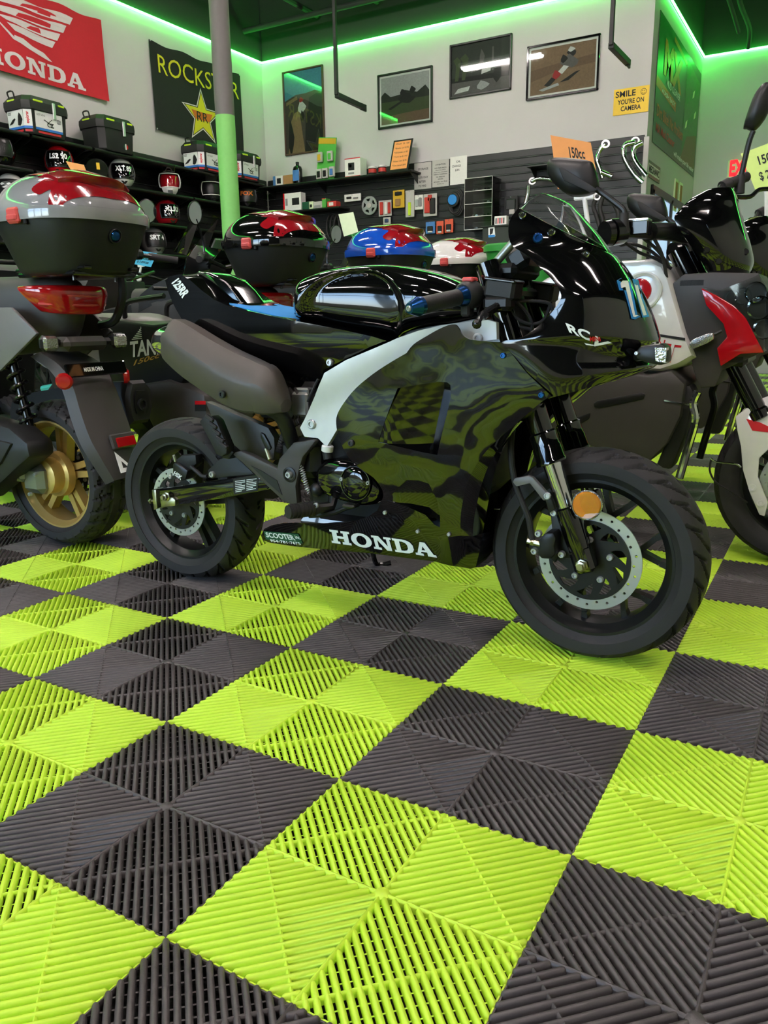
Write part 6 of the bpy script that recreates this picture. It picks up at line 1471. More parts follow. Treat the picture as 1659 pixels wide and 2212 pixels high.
# ================================================================ price tags on clips
def tag_card(name, label, px, y, mt, lines, stem=None, clip='white', inkm='ink'):
    P_ = [at(u, v, y) for u, v in px]                    # bottom-left, bottom-right, top-right, top-left
    base = stem[-1] if stem else (P_[0] + P_[1]) / 2
    r = thing(name, label, 'price tag', base)
    th = Vector((0, .0012, 0)); m = MB(); m.add([p for p in P_] + [p + th for p in P_], [(0, 1, 2, 3), (7, 6, 5, 4), (0, 4, 5, 1), (1, 5, 6, 2), (2, 6, 7, 3), (3, 7, 4, 0)]); m.build('card', mt, r, smooth=False)
    q = lambda a, b: (P_[0] * (1 - a) + P_[1] * a) * (1 - b) + (P_[3] * (1 - a) + P_[2] * a) * b - Vector((0, .0012, 0))
    if lines:
        m = MB()
        for s_, a0, a1, b0, b1 in lines: text_fn(m, s_, lambda a, b: q(a0 + (a1 - a0) * a, b0 + (b1 - b0) * b), bold=.02)
        m.build('card_lettering', inkm, r, smooth=False)
    if stem:
        m = MB(); m.tube(crv(stem, 3), .008, 8); m.build('clip_stem', clip, r)
        m = MB(); m.box(stem[0], (.07, .012, .02), .004); m.build('clip_jaw', clip, r)
        m = MB(); m.box(stem[-1], (.035, .03, .05), .008); m.build('clip_foot', clip, r)
    return r
y = 1.78
tag_card('price_tag', 'orange 150cc price card behind the big mirror', [(1205, 408), (1293, 400), (1276, 308), (1189, 292)], y, 'paper_orange', [('150cc', .42, .80, .60, .83)], [at(1262, 425, y + .01), at(1268, 470, y + .01), at(1275, 520, y + .01), at(1282, 562, y + .0)])
y = 2.55
tag_card('price_tag', 'yellow-green 150cc price card at the right edge', [(1632, 412), (1690, 398), (1672, 305), (1600, 332)], y, 'paper_lime', [('150cc', .42, 1.1, .58, .80), ('$ 2.599', .30, 1.15, .18, .42)], [at(1655, 408, y + .01), at(1656, 460, y + .01), at(1652, 545, y + .01)])
y = 3.3
tag_card('price_tag', 'blue price card on a white clip between the scooters', [(286, 570), (326, 577), (339, 547), (298, 541)], y, 'paper_blue', [('MPV 200CC EFI', .12, .9, .68, .86), ('HONDA ENGINE', .12, .88, .42, .6), ('$ 7,899.00', .2, .8, .14, .32)], [at(305, 574, y + .01), at(302, 590, y + .01), at(300, 600, y + .01)])
y = 3.32
tag_card('price_tag', 'pale yellow blank price card beside the blue top box', [(743, 511), (774, 501), (763, 458), (731, 463)], y, 'paper_pale', None, [at(760, 506, y + .01), at(764, 520, y + .01), at(772, 600, y + .01)], 'bin_green')
y = 1.85
tag_card('price_tag', 'small orange card behind the grey top box', [(158, 376), (190, 380), (181, 356), (142, 348)], y, 'paper_orange', None, [at(175, 378, y + .01), at(182, 430, y + .01), at(202, 545, y + .01)])
# ================================================================ back wall: framed photographs
YW = YB - .001
def framed(name, label, x0, x1, z0, z1, fm, layers, fw=.02, mount=None):
    r = thing(name, label, 'picture', ((x0 + x1) / 2, YW, z0)); m = MB()
    xo, zo = (x0, x1), (z0, z1)
    for c, d in ((((x0 + x1) / 2, YW - .014, z0 + fw / 2), (x1 - x0, .026, fw)), (((x0 + x1) / 2, YW - .014, z1 - fw / 2), (x1 - x0, .026, fw)), ((x0 + fw / 2, YW - .014, (z0 + z1) / 2), (fw, .026, z1 - z0)), ((x1 - fw / 2, YW - .014, (z0 + z1) / 2), (fw, .026, z1 - z0))): m.box(c, d, .003)
    m.build('frame', fm, r)
    a0, a1, b0, b1 = x0 + fw, x1 - fw, z0 + fw, z1 - fw
    m = MB(); m.box(((x0 + x1) / 2, YW - .006, (z0 + z1) / 2), (x1 - x0 - fw, .006, z1 - z0 - fw), .001); m.build('backing', mount or layers[0][0], r, smooth=False)
    mg = .02 if mount else 0
    for k, (mt, pl) in enumerate(layers):
        pl = densify(pl, .4); m = MB(); tri = tessellate_polygon([[Vector((a, b, 0)) for a, b in pl]])
        m.add([Vector((a0 + mg + (a1 - a0 - 2 * mg) * a, YW - .0095 - .0004 * k, b0 + mg + (b1 - b0 - 2 * mg) * b)) for a, b in pl], [tuple(t) for t in tri]); m.build('print_area', mt, r, smooth=False)
    m = MB(); m.box(((x0 + x1) / 2, YW - .017, (z0 + z1) / 2), (x1 - x0 - 2 * fw, .002, z1 - z0 - 2 * fw), .0005); m.build('glazing', 'clear_thin', r, smooth=False)
    return r
for n_, c_ in (('ph_sky', '4f8fa6'), ('ph_grey', 'a8a8a6'), ('ph_sand', '8d7450'), ('ph_dirt', '7d6349'), ('ph_dirt2', '6b523c'), ('ph_dark', '171512'), ('ph_trees', '20261a'), ('ph_grass', '3e4a26'), ('ph_mud', '5b5754'), ('ph_crowd', '4a4238'), ('ph_white', 'c9c9c4'), ('ph_red', 'a02626'), ('ph_blue', '2f3f63'), ('ph_forest', '2a3026')): mat(n_, c_, .6, var=.25, nscale=60)
full = [(0, 0), (1, 0), (1, 1), (0, 1)]
blob = lambda cx, cy, rx, ry, n=10, sd=1: [(cx + rx * (1 + .25 * math.sin(k * 2.3 + sd)) * math.cos(2 * PI * k / n), cy + ry * (1 + .25 * math.cos(k * 1.7 + sd)) * math.sin(2 * PI * k / n)) for k in range(n)]
mat('frame_wood', '4a3226', .5)
framed('framed_photo', 'tall framed street photograph under teal sky, in the corner', -5.53, -4.945, 2.685, 3.61, 'frame_wood', [('ph_sky', full), ('ph_crowd', [(0, 0), (1, 0), (1, .70), (.8, .74), (.55, .72), (.3, .72), (0, .66)]), ('ph_sand', [(.05, 0), (.5, 0), (.42, .35), (.38, .52), (.25, .5), (.15, .4)]), ('ph_dark', [(.5, 0), (1, 0), (1, .3), (.55, .5)]), ('ph_trees', [(.6, .45), (1, .3), (1, .68), (.85, .7), (.65, .66)]), ('ph_dark', blob(.14, .2, .07, .2)), ('ph_white', blob(.45, .56, .1, .07)), ('ph_red', blob(.44, .65, .05, .03)), ('ph_dark', blob(.46, .45, .05, .06)), ('ph_sand', [(.04, .6), (.35, .66), (.33, .7), (.04, .64)])], .018)
framed('framed_photo', 'framed photograph of a motocross rider against pale sky', -4.21, -3.525, 2.825, 3.383, 'satin_black', [('ph_grey', full), ('ph_trees', [(0, .4), (0, .62), (.08, .7), (.2, .58), (.4, .6), (.5, .68), (.75, .6), (.92, .72), (1, .6), (1, .4)]), ('ph_grass', [(0, .12), (1, .18), (1, .48), (0, .48)]), ('ph_dirt2', [(0, 0), (1, 0), (1, .22), (.5, .2), (0, .16)]), ('ph_dark', blob(.52, .5, .16, .1, 12, 2)), ('ph_dark', blob(.46, .64, .06, .06)), ('ph_dark', blob(.66, .66, .06, .07)), ('ph_dark', [(.15, .33), (.5, .5), (.52, .46), (.2, .3)])], .02, 'paper')
framed('framed_photo', 'framed photograph of a dark forest race with a jumping rider', -3.318, -2.62, 3.02, 3.54, 'satin_black', [('ph_forest', full), ('ph_mud', [(0, 0), (1, 0), (1, .24), (0, .27)]), ('ph_dark', [(0, .27), (1, .24), (1, .34), (0, .36)]), ('ph_grass', [(.06, .3), (.08, .6), (.03, .72), (.1, .78), (.16, .7), (.12, .3)]), ('ph_grass', [(.18, .3), (.2, .66), (.15, .74), (.24, .82), (.3, .72), (.24, .3)]), ('ph_white', [(.52, .36), (.68, .4), (.68, .48), (.53, .45)]), ('ph_mud', [(.7, .4), (.73, .4), (.73, .86), (.7, .86)]), ('ph_mud', blob(.53, .7, .04, .13)), ('ph_dark', blob(.8, .33, .07, .16)), ('ph_white', [(.05, .04), (.3, .07), (.33, .16), (.12, .14)]), ('ph_grey', blob(.55, .14, .1, .08))], .02)
framed('framed_photo', 'framed photograph of a rider cornering on brown dirt', -2.453, -1.712, 2.887, 3.385, 'gloss_black', [('ph_dirt', full), ('ph_dirt2', [(0, .3), (.4, .45), (1, .52), (1, .7), (.4, .62), (0, .55)]), ('ph_dark', blob(.63, .82, .06, .1, 12)), ('ph_white', blob(.63, .88, .05, .05)), ('ph_mud', blob(.6, .62, .12, .14, 12)), ('ph_dark', blob(.52, .7, .05, .08)), ('ph_white', [(.42, .42), (.52, .56), (.6, .52), (.5, .38)]), ('ph_red', blob(.41, .38, .06, .09)), ('ph_dark', [(.22, .18), (.34, .34), (.4, .28), (.3, .14)]), ('ph_dark', [(.46, .2), (.7, .38), (.78, .4), (.6, .22)]), ('ph_grey', [(.14, .1), (.44, .2), (.46, .14), (.2, .06)])], .02, 'paper')
# warning sign
r = thing('camera_sign', 'yellow smile-you-are-on-camera sign beside the alcove corner', 'sign', (-1.39, YW, 2.635))
m = MB(); m.box((-1.39, YW - .006, 2.75), (.335, .004, .232), .0015); m.build('sign_plate', 'sign_yellow', r)
m = MB()
for s_, cx, cz, w_, h_ in (('SMILE', -1.445, 2.815, .19, .075), ("YOU'RE ON", -1.39, 2.745, .25, .06), ('CAMERA', -1.39, 2.685, .19, .06)): text_on(m, s_, (cx, YW - .0086, cz), (1, 0, 0), (0, 0, 1), h_, fit=w_, bold=.02)
m.build('sign_lettering', 'ink', r, smooth=False)
m = MB(); c = Vector((-1.275, YW - .0086, 2.815)); m.lathe([(.024, 0), (.028, 0)], c, (0, -1, 0), 24); m.lathe([(0, 0), (.004, 0)], c + Vector((-.009, 0, .008)), (0, -1, 0), 8); m.lathe([(0, 0), (.004, 0)], c + Vector((.009, 0, .008)), (0, -1, 0), 8)
m.tube([c + Vector((.016 * math.cos(t), 0, .016 * math.sin(t))) for t in (PI + .4 + 2.3 * k / 8 for k in range(9))], .0015, 4); m.build('smile_face', 'ink', r, smooth=False)
# hanging brackets
def hanger(px0, px1, px2, y, label):
    a, b, c = at(*px0, y), at(*px1, y), None
    r = thing('hanging_bracket', label, 'bracket', (b.x, y, b.z)); m = MB(); m.box((b.x, y, (b.z + ZC) / 2), (.035, .035, ZC - b.z), .003); m.build('drop_post', 'matte_black', r)
    d = ray(*px2); e = CAM + d * ((b.z - CAM.z) / d.z); e = Vector((b.x + (e.x - b.x), e.y, b.z)); L = (e - b).length
    if L > .9: e = b + (e - b) * (.9 / L)
    m = MB(); m.box((b + e) / 2, ((e - b).length, .05, .05), .004, Matrix.Rotation(math.atan2(e.y - b.y, e.x - b.x), 3, 'Z')); m.build('arm', 'matte_black', r)
    m = MB(); m.box(e, (.02, .11, .07), .004); m.build('end_plate', 'matte_black', r)
hanger((735, 0), (727, 205), (785, 232), 6.4, 'black hanging bracket in front of the tall framed photograph')
hanger((1322, 0), (1320, 98), (1357, 136), 6.4, 'black hanging bracket at top right above the yellow sign')
# ================================================================ back wall: shelf with goods
r = thing('wall_shelf', 'long black shelf on the back wall carrying boxes and the orange menu', 'shelf', (-4.7, 7.2, 2.32))
for k, (x0, x1) in enumerate(((-5.8, -4.95), (-4.93, -3.66))):
    m = MB(); m.box(((x0 + x1) / 2, 7.27, 2.312), (x1 - x0, .22, .018), .002); m.build('shelf_board', 'shelf', r)
m = MB(); m.tube([(-5.8, 7.158, 2.31), (-3.66, 7.158, 2.31)], .013, 8); m.build('shelf_lip', 'satin_black', r)
for x in (-5.7, -4.94, -3.7):
    m = MB(); m.plate([(7.385, 2.30), (7.18, 2.30), (7.385, 2.2)], [], lambda a, b, h: Vector((x + h, a, b)), -.003, .003); m.build('bracket', 'shelf', r)
ZS = 2.322
mat('cardboard', 'a27a4d', .8); mat('box_blue', '4b7fc0', .5); mat('pack_green', '56b04a', .4); mat('pack_yellow', 'd0a72a', .5); mat('pack_red', 'c43a32', .5); mat('pack_orange', 'd95c40', .5)
def carton(label, x, y, z, d, mt, prints=(), name='carton', group=None):
    r = thing(name, label, 'box', (x, y, z), group); m = MB(); m.box((x, y, z + d[2] / 2), d, .003); m.build('carton_body', mt, r)
    for (a0, b0, a1, b1, mm) in prints:
        m = MB(); f_ = lambda a, b: Vector((x - d[0] / 2 + d[0] * a, y - d[1] / 2 - .001, z + d[2] * b)); m.add([f_(a0, b0), f_(a1, b0), f_(a1, b1), f_(a0, b1)], [(0, 1, 2, 3)]); m.build('carton_print', mm, r, smooth=False)
    return r
carton('small white and blue carton at left end of the back shelf', -5.52, 7.24, ZS, (.14, .1, .11), 'paper', [(.0, 0, .28, 1, 'box_blue'), (.42, .2, .85, .75, 'ink')])
carton('plain brown carton on the back shelf beside the oil bottle', -5.375, 7.25, ZS, (.14, .1, .11), 'cardboard')
r = thing('oil_bottle', 'black oil bottle with blue label on the back shelf', 'bottle', (-5.24, 7.22, ZS)); m = MB(); c = Vector((-5.24, 7.22, ZS))
m.loft([[c + Vector((a * k, b * k * .7, z_)) for a, b in supe(.056, .056, 20, .6)] for z_, k in ((0, .95), (.01, 1), (.16, 1), (.19, .8), (.205, .35), (.22, .33))]); m.build('bottle_body', 'black_metal', r)
m = MB(); m.lathe([(.02, 0), (.021, .002), (.021, .022), (0, .024)], c + Vector((0, 0, .22)), (0, 0, 1), 14); m.build('bottle_cap', 'satin_black', r)
m = MB(); m.box(c + Vector((0, -.0395, .09)), (.09, .002, .12), .0005); m.build('bottle_label', 'box_blue', r)
r = thing('card_display', 'tall printed display card hung with blister packs on the back shelf', 'display', (-4.82, 7.22, ZS))
m = MB(); c = Vector((-4.84, 7.25, ZS)); m.box(c + Vector((0, 0, .24)), (.25, .006, .46), .002, Matrix.Rotation(.12, 3, 'Y')); m.build('display_card', 'pack_green', r)
m = MB(); m.box(c + Vector((.02, -.005, .43)), (.24, .004, .06), .001, Matrix.Rotation(.12, 3, 'Y')); m.build('display_header', 'pack_yellow', r)
for k, (dx, dz, mt) in enumerate(((-.09, .02, 'satin_black'), (.0, .02, 'satin_black'), (.09, .03, 'box_blue'), (-.07, .2, 'pack_yellow'), (.07, .2, 'pack_green'))):
    m = MB(); m.box(c + Vector((dx, -.03 - .008 * (k % 2), .06 + dz)), (.075, .03, .11), .006); b_ = m.build('blister_pack', 'paper_grey', r); m = MB(); m.box(c + Vector((dx, -.047 - .008 * (k % 2), .055 + dz)), (.045, .01, .07), .005); m.build('pack_content', mt, b_)
carton('white carton with a device printed on it, on the back shelf', -4.44, 7.25, ZS, (.21, .14, .2), 'paper', [(.22, .35, .62, .75, 'ink'), (.28, .5, .45, .68, 'grey_ink'), (.22, .14, .6, .24, 'grey_ink'), (0, 0, 1, .05, 'decal_red'), (0, .95, 1, 1, 'decal_red')])
for k, x in enumerate((-4.2, -4.07)):
    r = thing('grease_jar', 'white-lidded jar with red label, %s of the two on the back shelf' % ('left' if k == 0 else 'right'), 'jar', (x, 7.22, ZS), 'jars on the back shelf'); m = MB(); m.lathe([(0, 0), (.043, 0), (.045, .004), (.045, .072), (0, .072)], (x, 7.22, ZS), (0, 0, 1), 22); m.build('jar_body', 'ink', r)
    m = MB(); m.lathe([(.0455, .02), (.0455, .06)], (x, 7.22, ZS), (0, 0, 1), 22); m.build('jar_label', 'pack_red', r)
    m = MB(); m.lathe([(.047, .07), (.048, .073), (.048, .088), (0, .09)], (x, 7.22, ZS), (0, 0, 1), 22); m.build('jar_lid', 'white', r)
r = thing('menu_board', 'orange service price list in a black frame, leaning on the back shelf', 'sign', (-3.85, 7.2, ZS)); f_ = lambda a, b, l=0: Vector((-3.96 + .24 * a + .02 * b, 7.17 + .09 * b - l, ZS + .006 + .33 * b))
m = MB(); m.add([f_(0, 0), f_(1, 0), f_(1, 1), f_(0, 1), f_(0, 0, -.012), f_(1, 0, -.012), f_(1, 1, -.012), f_(0, 1, -.012)], [(0, 1, 2, 3), (7, 6, 5, 4), (0, 4, 5, 1), (1, 5, 6, 2), (2, 6, 7, 3), (3, 7, 4, 0)]); m.build('menu_frame', 'satin_black', r, smooth=False)
m = MB(); m.add([f_(.07, .05, .002), f_(.93, .05, .002), f_(.93, .95, .002), f_(.07, .95, .002)], [(0, 1, 2, 3)]); m.build('menu_sheet', 'paper_orange', r, smooth=False)
m = MB()
for k, s_ in enumerate(('Wash  $ 100', '*Brake oil $35', '*Oil brake oil $5', '*Tune up $ 140', '*Hour rate $ 95', '*Tire install $50')): text_fn(m, s_, lambda a, b: f_(.14 + .72 * a, .84 - k * .14 + .06 * b, .003))
m.build('menu_lettering', 'ink', r, smooth=False)
# paper notices on the slats
def notice(label, x0, x1, z0, z1, mt, lines):
    r = thing('paper_notice', label, 'notice', ((x0 + x1) / 2, YB - .03, z0), 'paper notices on the slatted wall'); Y_ = YB - .026
    m = MB(); m.box(((x0 + x1) / 2, Y_, (z0 + z1) / 2), (x1 - x0, .003, z1 - z0), .0005); m.build('sheet', mt, r, smooth=False); m = MB()
    for s_, a0, a1, b0, b1 in lines: text_fn(m, s_, lambda a, b: Vector((x0 + (x1 - x0) * (a0 + (a1 - a0) * a), Y_ - .0022, z0 + (z1 - z0) * (b0 + (b1 - b0) * b))), bold=.015)
    m.build('notice_lettering', 'ink', r, smooth=False)
notice('grey storage fee notice, leftmost of three sheets', -3.745, -3.53, 2.145, 2.42, 'paper_grey', [('STORAGE', .22, .82, .72, .80), ('FEE', .15, .38, .56, .64), ('10.5% DAY', .2, .82, .40, .48), ('AFTER', .28, .68, .24, .32), ('72 HRS', .25, .7, .08, .16)])
notice('grey attention notice with small print, middle of three sheets', -3.52, -3.315, 2.150, 2.425, 'paper_grey', [('ATTENTION', .2, .8, .80, .86), ('NO REFUNDS', .15, .85, .68, .73), ('electric parts', .2, .8, .60, .65), ('parts are checked', .1, .9, .52, .57), ('before installation', .1, .9, .45, .50), ('no returns', .25, .75, .35, .40), ('allowed', .35, .65, .27, .32), ('all sales are final', .1, .9, .17, .22), ('thank you', .3, .7, .08, .13)])
notice('white oil change 35 dollars notice, rightmost of three sheets', -3.30, -3.10, 2.155, 2.44, 'paper', [('OIL', .36, .62, .78, .85), ('CHANGE', .12, .64, .62, .70), ('$35', .3, .56, .47, .55)])
# lower goods shelf
r = thing('wall_shelf', 'short black shelf low on the back wall behind the black top box', 'shelf', (-5.2, 7.2, 1.86)); zq = at(660, 452, 7.15).z; xq0, xq1 = at(610, 452, 7.15).x, at(733, 452, 7.15).x
m = MB(); m.box(((xq0 + xq1) / 2, 7.27, zq - .01), (xq1 - xq0, .22, .018), .002); m.build('shelf_board', 'shelf', r)
m = MB(); m.tube([(xq0, 7.158, zq - .012), (xq1, 7.158, zq - .012)], .011, 8); m.build('shelf_lip', 'satin_black', r)
def carton_px(label, u0, u1, v, hpx, y, mt, prints=()):
    a, b = at(u0, v, y), at(u1, v, y); t = at(u0, v - hpx, y); return carton(label, (a.x + b.x) / 2, y, zq, (b.x - a.x, .1, t.z - a.z), mt, prints)
carton_px('white carton with device print on the low back shelf', 618, 656, 452, 38, 7.2, 'paper', [(.0, 0, .08, 1, 'decal_red'), (.5, .3, .9, .7, 'ink'), (.12, .3, .25, .7, 'grey_ink')])
carton_px('small dark green carton on the low back shelf', 658, 672, 450, 16, 7.2, 'decal_green'); carton_px('small cream carton on the low back shelf', 673, 681, 450, 16, 7.21, 'paper_pale', [(.2, .2, .8, .6, 'ink')]); carton_px('grey carton on the low back shelf', 682, 700, 450, 14, 7.2, 'paper_grey', [(.1, .1, .9, .45, 'grey_ink')]); carton_px('narrow green carton on the low back shelf', 701, 709, 450, 20, 7.21, 'pack_green', [(0, .9, 1, 1, 'pack_red')]); carton_px('red and white carton at right end of the low back shelf', 712, 731, 450, 12, 7.2, 'pack_red', [(.2, .2, .7, .8, 'paper')])
# ---------------------------------------------------------------- goods hung on hooks
YH = YB - .06
r = thing('sprocket', 'steel chain sprocket hanging on the slatted wall', 'sprocket', at(798, 444, YH)); c = at(798, 444, YH); m = MB(); N = 42
out = [polar((c.x, c.z), .105 if (k % 4) < 2 else .098, 2 * PI * k / (N * 4) * 1) for k in range(N * 4)]
hs = [circ(c.x, c.z, .032, 16)[::-1]] + [[polar((c.x, c.z), .082, a + .12), polar((c.x, c.z), .082, a + .9), polar((c.x, c.z), .05, a + .75), polar((c.x, c.z), .05, a + .27)] for a in (2 * PI * k / 5 for k in range(5))]
xz(m, out, YH - .004, YH + .004, hs); m.build('sprocket_plate', 'steel', r)
m = MB(); m.lathe([(0, 0), (.03, 0), (.03, .004), (0, .004)], (c.x, YH - .006, c.z), (0, -1, 0), 16); m.build('sprocket_bag', 'paper_grey', r); m = MB(); m.tube([(c.x, YH + .05, c.z + .04), (c.x, YH - .03, c.z + .04)], .003, 6); m.build('hook', 'steel', r)
def hung(label, px, y, body, content, cat='pack', name='hung_pack'):
    P_ = [at(u, v, y) for u, v in px]; x0 = min(p.x for p in P_); x1 = max(p.x for p in P_); z0 = min(p.z for p in P_); z1 = max(p.z for p in P_)
    r = thing(name, label, cat, ((x0 + x1) / 2, y, z0), 'packs hanging on the slatted wall')
    m = MB(); m.box(((x0 + x1) / 2, y, (z0 + z1) / 2), (x1 - x0, .012, z1 - z0), .003); m.build('pack_card', body, r)
    for (a, b, w_, h_, mt) in content:
        m = MB(); m.box((x0 + (x1 - x0) * a, y - .012, z0 + (z1 - z0) * b), ((x1 - x0) * w_, .02, (z1 - z0) * h_), .006); m.build('pack_content', mt, r)
    m = MB(); m.tube([((x0 + x1) / 2, YB - .02, z1 - .012), ((x0 + x1) / 2, y - .03, z1 - .012)], .003, 6); m.build('hook', 'steel', r)
hung('white card of bolts hanging above the sprocket', [(744, 421), (780, 433)], YH, 'paper', [(.3, .5, .3, .3, 'ink'), (.7, .4, .3, .2, 'grey_ink')])
hung('red and silver packs hanging right of the sprocket', [(818, 434), (846, 466)], YH, 'paper_grey', [(.25, .5, .25, .8, 'pack_red'), (.6, .5, .2, .8, 'paper'), (.85, .5, .2, .7, 'pack_red')])
hung('clear bag hanging below the red packs', [(828, 470), (844, 484)], YH, 'paper_grey', [(.5, .5, .5, .5, 'ph_blue')])
hung('yellow packs of brake pads hanging on the slatted wall', [(849, 412), (874, 448)], YH, 'pack_yellow', [(.45, .3, .45, .4, 'cardboard'), (.5, .8, .6, .2, 'ink')])
hung('clear bag with yellow brake shoe on the slatted wall', [(876, 412), (895, 468)], YH, 'paper_grey', [(.5, .3, .3, .5, 'hiviz')])
hung('bag of chrome fittings hanging on the slatted wall', [(896, 422), (914, 452)], YH, 'paper', [(.3, .45, .35, .5, 'steel'), (.7, .5, .35, .6, 'grey_ink')])
hung('bag of red and black fittings hanging on the slatted wall', [(915, 420), (944, 466)], YH, 'paper_grey', [(.3, .5, .4, .7, 'pack_red'), (.7, .45, .4, .7, 'ink'), (.5, .8, .3, .3, 'pack_red')])
r = thing('cable_lock', 'coiled black cable lock with round blue label on the slatted wall', 'lock', at(983, 440, YH)); c = at(980, 432, YH)
m = MB(); m.lathe([(0, 0), (.07, 0), (.075, .005), (.075, .03), (.06, .035)], c, (0, -1, 0), 24)
for k in range(3): m.tube([c + Vector((.02 + .012 * k, .01 * k - .02, -.03)) + Vector((math.cos(t) * .075, 0, math.sin(t) * (.11 + .012 * k))) for t in (2 * PI * q / 20 for q in range(20))], .012, 8, closed=True)
m.build('cable_coil', 'rubber', r); m = MB(); m.lathe([(0, .04), (.052, .04), (.055, .034)], c, (0, -1, 0), 24); m.build('lock_label', 'decal_blue', r)
for k in range(3):
    m = MB(); c = at(715 + 8 * k, 490, YB - .08 - .02 * k); m.tube([c + Vector((math.cos(t) * .065, 0, math.sin(t) * .14)) for t in (2 * PI * q / 20 for q in range(20))], .011, 8, closed=True)
    tag(m.build('hose_loop', 'rubber'), 'black rubber hose loop hanging behind the pale card, %s' % ('left one', 'middle one', 'right one')[k], 'hose', 'hose loops on the slatted wall')
for k, (u0, u1, v0, v1, mt, lb) in enumerate(((920, 940, 480, 504, 'box_blue', 'blue blister pack low on the slatted wall'), (943, 958, 478, 505, 'pack_orange', 'orange blister pack low on the slatted wall, beside the blue one'), (961, 979, 474, 502, 'pack_orange', 'orange blister pack low on the slatted wall, nearest the acrylic case'))):
    hung(lb, [(u0, v0), (u1, v1)], YH - .03 * (k % 2), mt, [(.5, .4, .6, .45, 'ink'), (.5, .15, .5, .15, 'paper')])
# acrylic sunglasses case
r = thing('acrylic_case', 'clear acrylic display case with sunglasses, hung on the slatted wall', 'display case', at(1035, 500, 7.2)); a, b = at(1003, 497, 7.12), at(1064, 380, 7.12); xa, xb, za, zb = a.x, b.x, a.z, b.z
for c, d in ((((xa + xb) / 2, 7.12, (za + zb) / 2), (xb - xa, .004, zb - za)), ((xa, 7.24, (za + zb) / 2), (.004, .24, zb - za)), ((xb, 7.24, (za + zb) / 2), (.004, .24, zb - za)), (((xa + xb) / 2, 7.36, (za + zb) / 2), (xb - xa, .004, zb - za))):
    m = MB(); m.box(c, d, .001); m.build('case_panel', 'clear_thin', r, smooth=False)
for k in range(5):
    z_ = za + (zb - za) * k / 4; m = MB(); m.box(((xa + xb) / 2, 7.24, z_), (xb - xa, .24, .004), .001); m.build('case_shelf', 'clear_thin', r, smooth=False)
    m = MB(); m.box(((xa + xb) / 2, 7.119, z_), (xb - xa, .004, .006), .001); m.build('shelf_edge', 'paper', r, smooth=False)
for x in (xa, xb):
    m = MB(); m.box((x, 7.119, (za + zb) / 2), (.005, .004, zb - za), .001); m.build('edge_strip', 'paper_grey', r, smooth=False)
for k in range(4):
    for q_ in range(2):
        z_ = za + (zb - za) * k / 4 + .012; x = xa + (xb - xa) * (.3 + .42 * q_)
        g_ = thing('sunglasses', 'dark wraparound sunglasses on the %s level of the acrylic case, %s pair' % (('bottom', 'second', 'third', 'top')[k], ('left', 'right')[q_]), 'sunglasses', (x, 7.2, z_), 'sunglasses in the acrylic case')
        for s in (-1, 1):
            m = MB(); m.loft([[Vector((x + s * (.02 + .017 * math.cos(t)), 7.18 + dy + .004 * math.cos(t), z_ + .004 + .014 * math.sin(t))) for t in (2 * PI * i / 12 for i in range(12))] for dy in (0, .003)]); m.build('glasses_lens', 'chrome' if (k + q_) % 2 else 'gloss_black', g_)
            m = MB(); m.tube([(x + s * .038, 7.18, z_ + .006), (x + s * .042, 7.27, z_ + .002)], .002, 5); m.build('temple', 'satin_black', g_)
        m = MB(); m.tube([(x - .01, 7.179, z_ + .008), (x + .01, 7.179, z_ + .008)], .002, 5); m.build('bridge', 'satin_black', g_)
# dark counter with sticker
r = thing('counter_cabinet', 'dark cabinet with a rider sticker below the acrylic case', 'cabinet', (-2.4, 6.9, 0)); p0, p1 = at(1042, 492, 6.7), at(1110, 492, 6.7)
m = MB(); m.box(((p0.x + p1.x) / 2, 6.9, p0.z / 2), (p1.x - p0.x, .4, p0.z), .006); m.build('cabinet_body', 'duct', r); m = MB(); m.box(((p0.x + p1.x) / 2, 6.9, p0.z + .008), (p1.x - p0.x + .03, .43, .016), .004); m.build('cabinet_top', 'satin_black', r)
for px, mt, l in (([(1055, 492), (1068, 490), (1070, 510), (1055, 513)], 'decal_white', .001), ([(1058, 494), (1066, 493), (1064, 504), (1058, 508)], 'ink', .002), ([(1055, 508), (1069, 507), (1069, 512), (1055, 513)], 'decal_blue', .002)):
    m = MB(); m.add([at(u, v, 6.699 - l) for u, v in px], [(0, 1, 2, 3)]); m.build('cabinet_sticker', mt, r, smooth=False)
# chrome exhaust headers and tubes on the right of the slatted wall
def hpipe(name, label, pxs, y, rr, mt='chrome', cat='exhaust'):
    r = thing(name, label, cat, at(*pxs[0][-1], y), 'exhaust pipes on the slatted wall')
    for k, px in enumerate(pxs): m = MB(); m.tube(crv([at(u, v, y - .03 * k) for u, v in px], 5), rr, 12); m.build('pipe', mt, r)
    p = at(*pxs[0][0], y); m = MB(); m.lathe([(rr, 0), (rr * 1.7, 0), (rr * 1.7, .015), (rr, .015)], p, (.3, -1, .2), 14); m.build('flange', 'steel', r)
    m = MB(); q_ = at(*pxs[0][len(pxs[0]) // 2], y); m.tube([q_, (q_.x, YB - .02, q_.z)], .004, 6); m.build('hook', 'steel', r)
hpipe('exhaust_header', 'chrome twin exhaust header hanging next to the alcove corner', [[(1372, 306), (1352, 312), (1349, 330)], [(1372, 308), (1350, 315), (1347, 335), (1355, 355), (1372, 380), (1388, 395)], [(1388, 308), (1372, 318), (1368, 338), (1378, 358), (1396, 380)]], 7.2, .024)
hpipe('exhaust_header', 'chrome exhaust header hanging beside the orange price card', [[(1308, 312), (1296, 325), (1290, 345), (1296, 365), (1302, 385)], [(1300, 372), (1310, 376), (1322, 382)]], 7.2, .024)
